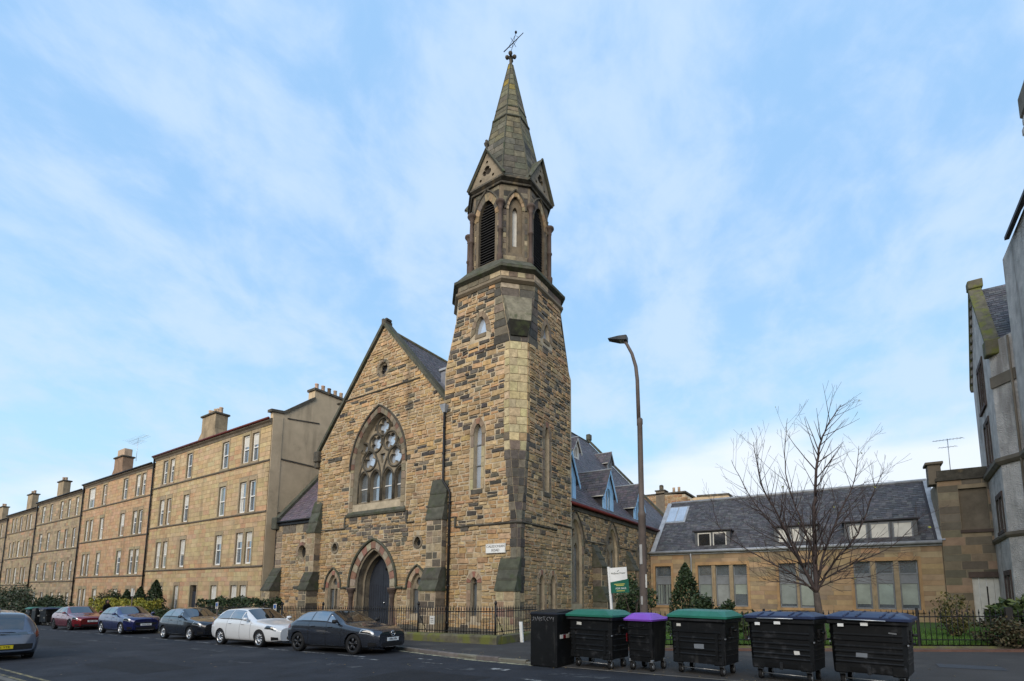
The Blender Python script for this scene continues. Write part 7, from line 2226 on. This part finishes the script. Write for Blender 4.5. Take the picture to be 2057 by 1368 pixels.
# tall plain black box
BX = root('bin_housing', (0, 0, 0), label='tall plain black box bin with white scrawl near its top', cat='bin', group='bins at the kerb')
m = MB()
m.bbox(-.40, .40, -.45, .45, .0, 1.30, .012)
m.loft([[Vector((-.40, -.46, 1.30)), Vector((.40, -.46, 1.30)), Vector((.40, .45, 1.30)), Vector((-.40, .45, 1.30))], [Vector((-.40, -.43, 1.36)), Vector((.38, -.43, 1.36)), Vector((.36, .42, 1.42)), Vector((-.38, .42, 1.42))]])
hb = build(m, 'casing', 'bin_black', BX, world=False)
hb.data.materials[0] = MATS['bin_black']
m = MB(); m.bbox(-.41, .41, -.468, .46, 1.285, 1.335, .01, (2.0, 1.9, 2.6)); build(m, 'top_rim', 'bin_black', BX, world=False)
m = MB(); r = random.Random(4)
glyph = [[(0, .06), (.05, .10), (.06, .03), (.0, .0)], [(0, .1), (.05, 0), (.09, .1)], [(0, 0), (.0, .1), (.06, .0), (.07, .1)], [(.06, .1), (0, .06), (.05, .03), (.0, 0)], [(0, 0), (0, .1), (.06, .1), (.02, .05), (.07, 0)], [(.06, .1), (.0, .05), (.06, 0)], [(.0, .1), (.04, .04), (.08, .11)], [(.03, .1), (.03, -.02)]]
ux = -.35
for gph in glyph:
    m.tube([(ux + a, -.4535, 1.14 + b + r.uniform(-.01, .01)) for a, b in gph], .0065, 4); ux += .088
build(m, 'scrawl', 'chalk', BX, world=False)
m = MB(); m.bbox(.398, .412, -.30, .16, .70, .80, .004, (1, 1, 1)); build(m, 'reflective_band', 'off_white', BX, world=False)
m = MB(); m.bbox(.405, .416, -.16, -.02, .70, .80, .004); build(m, 'red_stripe', 'car_tail', BX, world=False)
place(BX, -6.74, 11.55, -.03)
# the far group of bins by the red car
for i, (xx, yy, o, lb_) in enumerate(((-58.2, 12.9, bg, 'far green lidded bin showing just above the grey car'), (-55.9, 13.6, bg, 'far green lidded bin set back behind the other far bins'), (-53.6, 12.8, bb, 'far dark bin standing nearest the red car'))):
    c = copy_tree(o); c['label'] = lb_; c['group'] = 'far bins beside the red car'; place(c, xx, yy, .05 * i)
c = copy_tree(BX); c['label'] = 'far tall black box bin with a white mark, between the far bins'; c['group'] = 'far bins beside the red car'; place(c, -54.9, 12.5, .05)

# ================================================================== PEDESTRIAN
def person(x, y, label):
    R = root('person', (x, y, ground(x) + .105), math.radians(100), label=label, cat='person')
    m = MB()
    def ell(c, a, b, n=12): return [Vector((c[0] + a * math.cos(2 * PI * i / n), c[1] + b * math.sin(2 * PI * i / n), c[2])) for i in range(n)]
    me = bpy.data.meshes.new('body')
    V = [(0, 0, .95), (0, 0, 1.12), (0, 0, 1.32), (0, .0, 1.46), (0, .02, 1.56), (.10, 0, .90), (.10, -.12, .50), (.10, -.02, .09), (.10, -.16, .04), (-.10, 0, .90), (-.10, .14, .50), (-.10, .25, .12), (-.10, .12, .05), (.19, 0, 1.42), (.24, .06, 1.15), (.25, -.02, .92), (-.19, 0, 1.42), (-.24, -.05, 1.15), (-.25, -.12, .93)]
    E = [(0, 1), (1, 2), (2, 3), (3, 4), (0, 5), (5, 6), (6, 7), (7, 8), (0, 9), (9, 10), (10, 11), (11, 12), (3, 13), (13, 14), (14, 15), (3, 16), (16, 17), (17, 18)]
    Rr = [.15, .15, .17, .13, .065, .095, .07, .048, .045, .095, .07, .048, .045, .075, .055, .045, .075, .055, .045]
    me.from_pydata(V, E, [])
    o = bpy.data.objects.new('body', me); COL.objects.link(o)
    sm = o.modifiers.new('skin', 'SKIN'); ss = o.modifiers.new('sub', 'SUBSURF'); ss.levels = 1; ss.render_levels = 1
    for i, q in enumerate(me.skin_vertices[0].data): q.radius = (Rr[i], Rr[i] * .85); q.use_root = (i == 0)
    dg = bpy.context.evaluated_depsgraph_get()
    bm_ = bpy.data.meshes.new_from_object(o.evaluated_get(dg)); bpy.data.objects.remove(o)
    link('body', bm_, 'dark_cloth', R, world=False)
    m = MB(); m.lathe([(.01, 1.53), (.06, 1.56), (.085, 1.62), (.092, 1.68), (.085, 1.75), (.05, 1.80), (.005, 1.82)], (0, -.01, 0), 12); build(m, 'head', 'skin', R, world=False)
    m = MB(); m.lathe([(.09, 1.56), (.11, 1.64), (.113, 1.72), (.10, 1.79), (.06, 1.84), (.005, 1.86)], (0, .02, 0), 12); build(m, 'hair', 'dark_cloth', R, world=False)
    return R
person(-44.9, 13.7, 'person in dark clothes walking between the red car and the blue car')
# ================================================================== CARS
def paint(name, c, metal=.35, rough=.32):
    m = M(name, c, rough, .03, 3, metal=metal, spec=.5, coat=1.0, vcol=False)
    return name
def smooth_curve(P, xs, rad):
    px_, py_ = zip(*P)
    fx = np.linspace(px_[0] - .5, px_[-1] + .5, 900)
    y = np.interp(fx, px_, py_)
    k = max(1, int(rad / (fx[1] - fx[0])))
    ker = np.ones(2 * k + 1) / (2 * k + 1)
    yp = np.pad(y, k, mode='edge')
    y = np.convolve(yp, ker, mode='valid')
    y = np.convolve(np.pad(y, k, mode='edge'), ker, mode='valid')
    return np.interp(xs, fx, y)
class Shell:
    """car body surface: sections along x, half outline from the sill to the roof centre"""
    def __init__(s, L, top, belt, wid, wro, zb, rad=.05, n=90):
        s.L = L
        xs = np.unique(np.concatenate([np.linspace(-L / 2, L / 2, n), L / 2 - np.array([.01, .03, .06, .1, .15]), -L / 2 + np.array([.01, .03, .06, .1, .15])]))
        s.xs = xs
        T, B, Wd, Wr, Zb = (smooth_curve(c, xs, r_) for c, r_ in ((top, rad), (belt, .10), (wid, .06), (wro, .10), (zb, .06)))
        G = []
        for t, b, w, q, z in zip(T, B, Wd, Wr, Zb):
            b = min(b, t - .015)
            h = b - z
            dz_ = max(.0, t - b)
            P = [(0, z), (.84 * w, z), (.955 * w, z + .05), (w, z + .40 * h), (.995 * w, z + .72 * h), (.955 * w, b), (q, t - min(.055, dz_ * .35)), (q * .62, t - .012), (0, t)]
            for _ in range(2):
                R_ = [P[0]]
                for (a, c) in zip(P, P[1:]):
                    R_ += [(a[0] * .75 + c[0] * .25, a[1] * .75 + c[1] * .25), (a[0] * .25 + c[0] * .75, a[1] * .25 + c[1] * .75)]
                R_ += [P[-1]]
                P = R_
            G.append(P)
        s.G = np.array(G)         # stations x points x 2
        s.n = s.G.shape[1]
    def at(s, x, t):
        """t: 0..8 in control-polygon units"""
        j = np.clip(t / 8 * (s.n - 1), 0, s.n - 1.001); j0 = int(j); f = j - j0
        i = np.clip(np.searchsorted(s.xs, x) - 1, 0, len(s.xs) - 2)
        g = np.clip((x - s.xs[i]) / (s.xs[i + 1] - s.xs[i]), 0, 1)
        p = (s.G[i, j0] * (1 - f) + s.G[i, j0 + 1] * f) * (1 - g) + (s.G[i + 1, j0] * (1 - f) + s.G[i + 1, j0 + 1] * f) * g
        return Vector((float(x), -float(p[0]), float(p[1])))
    def pt(s, x, t, side=1, off=0.0):
        p = s.at(x, t)
        if off:
            dx = s.at(min(x + .03, s.L / 2), t) - s.at(max(x - .03, -s.L / 2), t); dt = s.at(x, min(8, t + .12)) - s.at(x, max(0, t - .12))
            n = dx.cross(dt)
            if n.length > 1e-9:
                n.normalize()
                c = Vector((x, 0, .6))
                if n.dot(p - c) < 0: n = -n
                p = p + n * off
        if side < 0: p.y = -p.y
        return p
    def patch(s, m, x0b, x1b, x0t, x1t, tb, tt, side, off, nu=14, nv=6, col=(1, 1, 1)):
        V = []
        for j in range(nv + 1):
            v = j / nv; t = tb + (tt - tb) * v
            for i in range(nu + 1):
                u = i / nu
                V.append(s.pt((x0b + (x0t - x0b) * v) + ((x1b + (x1t - x1b) * v) - (x0b + (x0t - x0b) * v)) * u, t, side, off))
        F = [(j * (nu + 1) + i, j * (nu + 1) + i + 1, (j + 1) * (nu + 1) + i + 1, (j + 1) * (nu + 1) + i) for j in range(nv) for i in range(nu)]
        m.add(V, F, col, True)
    def across(s, m, x0, x1, t0, t1, off, nu=16, nv=10):
        """screen patch over the centre line: x0 at the bottom, x1 at the top, edges at section position t0..t1"""
        V = []
        for j in range(nv + 1):
            v = j / nv; x = x0 + (x1 - x0) * v; te = t0 + (t1 - t0) * v
            for i in range(nu + 1):
                q = i / nu * 2 - 1
                V.append(s.pt(x, 8 - (8 - te) * abs(q), 1 if q < 0 else -1, off))
        F = [(j * (nu + 1) + i, j * (nu + 1) + i + 1, (j + 1) * (nu + 1) + i + 1, (j + 1) * (nu + 1) + i) for j in range(nv) for i in range(nu)]
        m.add(V, F, (1, 1, 1), True)
    def mesh(s):
        m = MB(); n = s.n; R_ = []
        for x, P in zip(s.xs, s.G):
            ring = [Vector((x, -a, z)) for a, z in P] + [Vector((x, a, z)) for a, z in P[-2:0:-1]]
            R_.append(ring)
        m.loft(R_, smooth=True)
        return m

def wheel(par, x, y, r, w, rim, spokes, side, name='wheel'):
    """tyre + spoked alloy; side = -1 when the outer face looks to -y"""
    t = MB(); c = (x, y, r)
    t.lathe([(r * .70, -w / 2 + .01), (r * .93, -w / 2), (r, -w * .36), (r, w * .36), (r * .93, w / 2), (r * .70, w / 2 - .01)], c, 28, axis='y', cap=False)
    T = build(t, name, 'tyre', par, world=False)
    f = MB()
    f.lathe([(r * .70, -w * .46), (r * .655, -w * .46), (r * .62, -w * .25), (r * .62, w * .25), (r * .655, w * .46), (r * .70, w * .46)], c, 28, axis='y', cap=False)
    yo = y + side * w * .40
    for k in range(spokes):
        a = 2 * PI * k / spokes + .3
        for da in ((-.13, .13) if spokes <= 5 else (0,)):
            p0 = Vector((x + math.cos(a) * r * .10, yo, r + math.sin(a) * r * .10)); p1 = Vector((x + math.cos(a + da) * r * .65, yo - side * .012, r + math.sin(a + da) * r * .65))
            f.tube([p0, p1], [r * .095, r * .075], 5)
    f.lathe([(.01, -.02), (r * .17, -.018), (r * .17, .018), (.01, .02)], (x, yo, r), 12, axis='y')
    build(f, 'rim', rim, T, world=False)
    d = MB(); d.lathe([(.01, -.01), (r * .5, -.01), (r * .5, .01), (.01, .01)], (x, y + side * w * .05, r), 20, axis='y'); build(d, 'brake_disc', 'rim_dark', T, world=False)

def car(label, pm, P, x, y, rz, plate=None, rear_plate=None):
    L, axf, axr, r = P['L'], P['axf'], P['axr'], P['r']
    S = Shell(L, P['top'], P['belt'], P['wid'], P['wro'], P['zb'], P.get('rad', .05))
    R = root('parked_car', (0, 0, 0), label=label, cat='car', group='cars parked along the street')
    me = S.mesh().mesh('body_raw')
    o = bpy.data.objects.new('body_raw', me); COL.objects.link(o)
    W = max(w for _, w in P['wid'])
    cut = MB()
    for ax in (axf, axr):
        for s_ in (-1, 1): cut.lathe([(.001, -.17), (r + .05, -.17), (r + .05, .25), (.001, .25)] if s_ > 0 else [(.001, -.25), (r + .05, -.25), (r + .05, .17), (.001, .17)], (ax, s_ * (W - .10), r - .005), 32, smooth=True, axis='y')
    co = bpy.data.objects.new('cutter', cut.mesh('cutter')); COL.objects.link(co)
    md = o.modifiers.new('b', 'BOOLEAN'); md.operation = 'DIFFERENCE'; md.object = co; md.solver = 'EXACT'; md.use_self = True
    dg = bpy.context.evaluated_depsgraph_get()
    bm_ = bpy.data.meshes.new_from_object(o.evaluated_get(dg))
    bpy.data.objects.remove(o); bpy.data.objects.remove(co)
    bm_.materials.clear()
    bo = link('body', bm_, pm, R, world=False)
    try:
        bm_.set_sharp_from_angle(angle=math.radians(35))
    except Exception: pass
    # arch liners
    m = MB()
    for ax in (axf, axr):
        for s_ in (-1, 1):
            n_ = 20; V = []
            for k in range(n_ + 1):
                a = PI * k / n_
                for yy in (W - .285, W - .035): V.append((ax + math.cos(a) * (r + .046), s_ * yy, r + math.sin(a) * (r + .046)))
            m.add(V, [(2 * k, 2 * k + 1, 2 * k + 3, 2 * k + 2) for k in range(n_)])
    m.box(axr - .3, axf + .3, -W + .12, W - .12, .17, .26)
    build(m, 'wheel_arch_liner', 'car_trim', R, world=False)
    for ax in (axf, axr):
        for s_ in (-1, 1): wheel(R, ax, s_ * (W - .125), r, .205, P.get('rim', 'rim_silver'), P.get('spokes', 5), s_)
    # glass
    for s_ in (1, -1):
        for (x0b, x1b, x0t, x1t) in P['side']:
            m = MB(); S.patch(m, x0b, x1b, x0t, x1t, 5.12, P.get('tt', 5.92), s_, .006); build(m, 'side_window', 'car_side_glass', R, world=False)
    m = MB(); S.across(m, *P['screen'], .006); build(m, 'windscreen', 'car_glass', R, world=False)
    m = MB(); S.across(m, *P['rear'], .006); build(m, 'rear_window', 'car_glass', R, world=False)
    # seams, sills, handles, mirrors
    m = MB()
    for s_ in (1, -1):
        for xd in P['seams']:
            S.patch(m, xd - .006, xd + .006, xd - .006, xd + .006, 2.2, 5.05, s_, .0025, 1, 12)
        S.patch(m, axr + r + .06, axf - r - .06, axr + r + .06, axf - r - .06, 1.85, 1.95, s_, .003, 12, 1)
        S.patch(m, P['side'][0][0] - .06 if False else min(q[0] for q in P['side']) - .03, max(q[1] for q in P['side']) + .03, min(q[2] for q in P['side']) - .0, max(q[3] for q in P['side']) + .0, 5.02, 5.10, s_, .004, 24, 1)
    build(m, 'seam', 'car_trim', R, world=False)
    for s_ in (1, -1):
        for xh in P['handles']:
            m = MB(); p = S.pt(xh, 4.55, s_, .018)
            m.tube([p + Vector((-.10, -.012 * -s_ * -1 * 0, 0)), p + Vector((-.05, -.012 * s_, 0)), p + Vector((.05, -.012 * s_, 0)), p + Vector((.10, 0, 0))], .014, 5)
            build(m, 'door_handle', pm if P.get('body_handles', True) else 'car_trim', R, world=False)
        m = MB(); p = S.pt(P['mirror'], 5.25, s_, .02)
        q = p + Vector((-.02, -.12 * s_, .05))
        m.tube([p, q], .03, 6)
        m.loft([[q + Vector((dx, dy * s_, dz)) for dx, dy, dz in ((a, -.085 * k, -.05 * k), (a, -.02, -.06 * k), (a, .065 * k, -.05 * k), (a, .08 * k, 0), (a, .065 * k, .05 * k), (a, -.02, .06 * k), (a, -.08 * k, .055 * k), (a, -.10 * k, 0))] for a, k in ((-.06, .92), (-.045, 1), (.03, 1))] + [[q + Vector((.085, dy * s_, dz)) for dy, dz in ((-.05, -.03), (-.01, -.035), (.03, -.03), (.04, 0), (.03, .03), (-.01, .035), (-.05, .03), (-.06, 0))]], smooth=True)
        build(m, 'wing_mirror', P.get('mirror_mat', pm), R, world=False)
    # lamps
    for s_ in (1, -1):
        x0b, x1b, x0t, x1t, tb, tt = P['head']
        m = MB(); S.patch(m, x0b, x1b, x0t, x1t, tb, tt, s_, .006, 10, 5); h = build(m, 'headlight', 'car_lamp', R, world=False)
        m = MB(); S.patch(m, x0b + (x1b - x0b) * .10, x0b + (x1b - x0b) * .84, x0t + (x1t - x0t) * .08, x0t + (x1t - x0t) * .82, tb + (tt - tb) * .14, tb + (tt - tb) * .80, s_, .009, 6, 3); build(m, 'lamp_bezel', 'car_glass', h, world=False)
        x0b, x1b, x0t, x1t, tb, tt = P['tail']
        m = MB(); S.patch(m, x0b, x1b, x0t, x1t, tb, tt, s_, .006, 8, 5); build(m, 'tail_light', 'car_tail', R, world=False)
        if 'fog' in P:
            x0b, x1b, x0t, x1t, tb, tt = P['fog']
            m = MB(); S.patch(m, x0b, x1b, x0t, x1t, tb, tt, s_, .005, 8, 3); build(m, 'bumper_vent', 'car_trim', R, world=False)
    # front and rear faces
    xf = L / 2
    for (nm, mat, y0, y1, z0, z1, d, cham) in P['front']:
        m = MB(); n_ = 10
        V = []
        # follow the nose surface in plan: find x at the given half width
        def nose(yy, zz):
            best = xf
            for xx in S.xs[::-1]:
                i = int(np.searchsorted(S.xs, xx)); prof_ = S.G[min(i, len(S.xs) - 1)]
                k = int(prof_[:, 0].argmax())
                side = prof_[:k + 6]
                yz = np.interp(zz, side[:, 1], side[:, 0]) if side[0, 1] <= zz <= side[-1, 1] else (0 if zz < side[0, 1] else prof_[-1, 0])
                if yz >= abs(yy): best = xx; break
            return best
        for zi in range(4):
            zz = z0 + (z1 - z0) * zi / 3
            sh = cham * abs(zi / 3 - .5) * 2
            for k in range(n_ + 1):
                yy = -y1 * (1 - sh) + 2 * y1 * (1 - sh) * k / n_
                V.append(Vector((nose(yy, zz) + d, yy, zz)))
        m.add(V, [(zi * (n_ + 1) + k, zi * (n_ + 1) + k + 1, (zi + 1) * (n_ + 1) + k + 1, (zi + 1) * (n_ + 1) + k) for zi in range(3) for k in range(n_)])
        build(m, nm, mat, R, world=False)
    def numberplate(xp, z, txt, mat, dirx):
        m = MB(); m.bbox(min(xp, xp + dirx * .012), max(xp, xp + dirx * .012), -.26, .26, z - .056, z + .056, .003); pl = build(m, 'number_plate', mat, R, world=False)
        put_text(txt, .088, 'plate_text', R, (xp + dirx * .0145, 0, z), (0, dirx, 0), (dirx, 0, 0), bold_x=1.0, world=False)
    if plate: numberplate(xf + P.get('plate_d', .012), P.get('plate_z', .42), plate, 'plate_white', 1)
    if rear_plate: numberplate(-xf - P.get('rplate_d', .012), P.get('rplate_z', .62), rear_plate, 'plate_yellow', -1)
    R.location = (x, y, ground(x)); R.rotation_euler = (0, math.atan(-.0196), rz)
    return R, S

def hatch(L, H, W, axf, axr, r, hood=.90, nose=.70, belt=.93, cowl=.42, roofx=-.35, reartop=None, tail=1.0, sport=0):
    h = L / 2
    hx = axf
    cw = axf - cowl             # windscreen base
    rx = cw - .78               # roof front
    bt = -h + .42 if reartop is None else reartop
    top = [(-h, tail * .80), (-h + .05, tail), (bt - .02, H - .10), (bt + .25, H - .035), (rx - .55, H), (rx, H - .03), (cw, hood + .07), (cw + .12, hood + .03), (axf + .1, hood - .045), (h - .30, nose + .05), (h - .06, nose - .01), (h, nose - .10)]
    bl = [(-h, .84), (-h + .3, belt + .03), (-.2, belt), (cw, belt - .03), (axf, hood - .10), (h - .25, nose), (h, nose - .2)]
    wd = [(-h, W * .80), (-h + .12, W * .93), (-h + .45, W * .99), (-.3, W), (axf - .2, W * .995), (h - .55, W * .965), (h - .25, W * .88), (h - .08, W * .76), (h, W * .62)]
    wr = [(-h, W * .60), (-h + .35, W * .66), (rx - .4, W * .70), (rx, W * .70), (cw, W * .80), (axf, W * .74), (h - .3, W * .66), (h, W * .5)]
    zb = [(-h, .36), (-h + .25, .25), (axr, .21), (axf, .19), (h - .3, .19), (h, .23)]
    return dict(L=L, axf=axf, axr=axr, r=r, top=top, belt=bl, wid=wd, wro=wr, zb=zb,
                side=[(rx + .0, cw - .22, rx + .02, rx - .12 + .08), ], cw=cw, rx=rx, bt=bt, h=h)
def finish_params(P, H, W, spl=(.05, -.85)):
    cw, rx, bt, h = P['cw'], P['rx'], P['bt'], P['h']
    b1, b2 = spl
    P['side'] = [(b1 + .03, cw - .10, b1 + .03, rx - .02), (b2 + .03, b1 - .03, b2 + .06, b1 - .03), (bt - .08, b2 - .02, bt + .32, b2 + .01)]
    P['screen'] = (cw - .02, rx + .03, 6.15, 6.12)
    P['rear'] = (-h + .06, bt + .14, 6.3, 6.2)
    P['seams'] = [cw - .02, b1, b2 - .06]
    P['handles'] = [b1 + .18, b2 + .16]
    P['mirror'] = cw - .22
    P['head'] = (h - .62, h - .12, h - .55, h - .16, 4.15, 4.95)
    P['tail'] = (-h + .03, -h + .32, -h + .04, -h + .24, 4.2, 5.0)
    P['fog'] = (h - .30, h - .06, h - .28, h - .06, 2.2, 2.9)
    return P
H_ = 1.43; W_ = .885
P = finish_params(hatch(4.30, 1.42, .885, 1.27, -1.42, .325, hood=.94, nose=.80, belt=.95, cowl=.52, reartop=-1.55, tail=.98), 1.42, .885, (.0, -.82))
P.update(rim='rim_dark', spokes=5, mirror_mat='car_trim', plate_z=.47, plate_d=.03,
         front=[('grille', 'car_trim', 0, .46, .56, .74, .008, .12), ('lower_grille', 'car_trim', 0, .46, .235, .36, .008, .1), ('grille_bar', 'rim_silver', 0, .45, .672, .685, .013, 0), ('grille_bar', 'rim_silver', 0, .44, .615, .628, .013, 0), ('splitter', 'rim_silver', 0, .62, .215, .235, .012, 0)])
paint('paint_gunmetal', (.034, .040, .054), .5, .26)
C1, S1 = car('dark grey five door hatchback with a round star badge, parked before the church', 'paint_gunmetal', P, -14.88, 11.32, .075, plate='SP64 JVN')
m = MB()
xx = P['h'] + .02
m.tube([(xx + .01, .085 * math.cos(a), .65 + .085 * math.sin(a)) for a in [2 * PI * k / 24 for k in range(25)]], .011, 6, cap=False)
for k in range(3):
    a = PI / 2 + k * 2 * PI / 3; m.tube([(xx + .01, 0, .65), (xx + .01, .08 * math.cos(a), .65 + .08 * math.sin(a))], [.014, .007], 5)
build(m, 'star_badge', 'chrome', C1, world=False)

paint('car_white', (.66, .67, .68), .0, .35)
P = finish_params(hatch(4.42, 1.465, .878, 1.30, -1.34, .315, hood=.96, nose=.80, belt=.94, cowl=.55, reartop=-1.72, tail=1.0), 1.465, .878, (.02, -.84))
P.update(spokes=10, plate_z=.45, plate_d=.02,
         front=[('grille', 'car_trim', 0, .33, .27, .42, .008, .2), ('upper_grille', 'car_trim', 0, .26, .60, .665, .008, .1)])
C2, _ = car('white five door hatchback parked behind the dark grey one', 'car_white', P, -20.28, 11.28, .05, plate='SN57 KDU')
paint('paint_black', (.006, .008, .014), .2, .25)
P = finish_params(hatch(3.98, 1.46, .845, 1.17, -1.30, .305, hood=.98, nose=.82, belt=.96, cowl=.50, reartop=-1.58, tail=1.0), 1.46, .845, (.06, -.78))
P.update(spokes=10, rim='rim_silver', front=[('grille', 'car_trim', 0, .42, .55, .64, .008, .1), ('lower_grille', 'car_trim', 0, .40, .26, .38, .008, .1)])
C3, _ = car('black small hatchback between the white and the blue cars', 'paint_black', P, -26.4, 11.55, .03, plate='SK16 OLH')
paint('paint_blue', (.008, .014, .095), .4, .26)
P = finish_params(hatch(4.25, 1.53, .89, 1.25, -1.38, .33, hood=1.04, nose=.90, belt=1.0, cowl=.50, reartop=-1.66, tail=1.04), 1.53, .89, (.04, -.82))
P.update(spokes=5, rim='rim_silver', plate_z=.52, front=[('grille', 'car_trim', 0, .52, .50, .68, .008, .15), ('lower_grille', 'car_trim', 0, .48, .24, .40, .008, .1), ('skid_plate', 'rim_silver', 0, .40, .225, .25, .014, .1)])
C4, _ = car('dark blue compact crossover between the black and the red cars', 'paint_blue', P, -34.75, 11.72, .02, plate='SL22 XPA')
paint('paint_red', (.17, .006, .014), .35, .26)
P = finish_params(hatch(4.62, 1.53, .93, 1.40, -1.50, .35, hood=1.0, nose=.84, belt=1.0, cowl=.62, reartop=-1.60, tail=1.05), 1.53, .93, (-.02, -.95))
P.update(spokes=5, rim='rim_dark', plate_z=.56, front=[('grille', 'car_trim', 0, .60, .24, .36, .008, .15)])
C5, _ = car('dark red hatchback farthest along the row of parked cars', 'paint_red', P, -43.5, 11.85, .02, plate='EF71 RZM')
paint('paint_steel', (.11, .135, .185), .5, .3)
P = finish_params(hatch(4.45, 1.55, .92, 1.35, -1.32, .34, hood=1.0, nose=.82, belt=1.0, cowl=.5, reartop=-1.98, tail=1.03), 1.55, .92, (.02, -.82))
P.update(spokes=5, rim='rim_dark', front=[('grille', 'car_trim', 0, .5, .35, .6, .008, .1)], rplate_z=.50, rplate_d=.02)
C6, S6 = car('steel grey hatchback seen from behind at the left edge of the road', 'paint_steel', P, -23.85, 4.12, PI, rear_plate='SM21 YTE')
h = P['h']
m = MB(); S6.patch(m, -h + .0, -h + .02, -h + .0, -h + .02, 4.1, 4.9, 1, .004)
m = MB(); n_ = 16
def tail_x(yy, zz):
    for xx in S6.xs:
        i = int(np.searchsorted(S6.xs, xx)); pf = S6.G[min(i, len(S6.xs) - 1)]; k = int(pf[:, 0].argmax()); sd_ = pf[:k + 8]
        if sd_[0, 1] <= zz <= pf[-1, 1]:
            o_ = np.argsort(pf[:, 1]); yz = np.interp(zz, pf[o_, 1], pf[o_, 0])
            if yz >= abs(yy): return float(xx)
    return -h
def tail_panel(name, mat, y1, z0, z1, d, par=C6, n_=16, y0=None):
    m = MB(); V = []; ya = -y1 if y0 is None else y0
    for zi in range(4):
        zz = z0 + (z1 - z0) * zi / 3
        for k in range(n_ + 1):
            yy = ya + (y1 - ya) * k / n_
            V.append(Vector((tail_x(yy, zz) - d, yy, zz)))
    m.add(V, [(zi * (n_ + 1) + k, zi * (n_ + 1) + k + 1, (zi + 1) * (n_ + 1) + k + 1, (zi + 1) * (n_ + 1) + k) for zi in range(3) for k in range(n_)], smooth=False)
    return build(m, name, mat, par, world=False)
tail_panel('tail_band', 'car_glass', .80, .86, .95, .012)
tail_panel('lower_bumper', 'car_trim', .78, .34, .58, .010)
put_text('PEUGEOT', .05, 'chrome', C6, (-h - .045, 0, .90), (0, -1, 0), (-1, 0, 0), bold_x=1.5, world=False)
m = MB(); m.tube([(-1.35, 0, 1.52), (-1.5, 0, 1.60), (-1.58, 0, 1.60)], [.05, .03, .02], 6); build(m, 'roof_fin', 'paint_steel', C6, world=False)
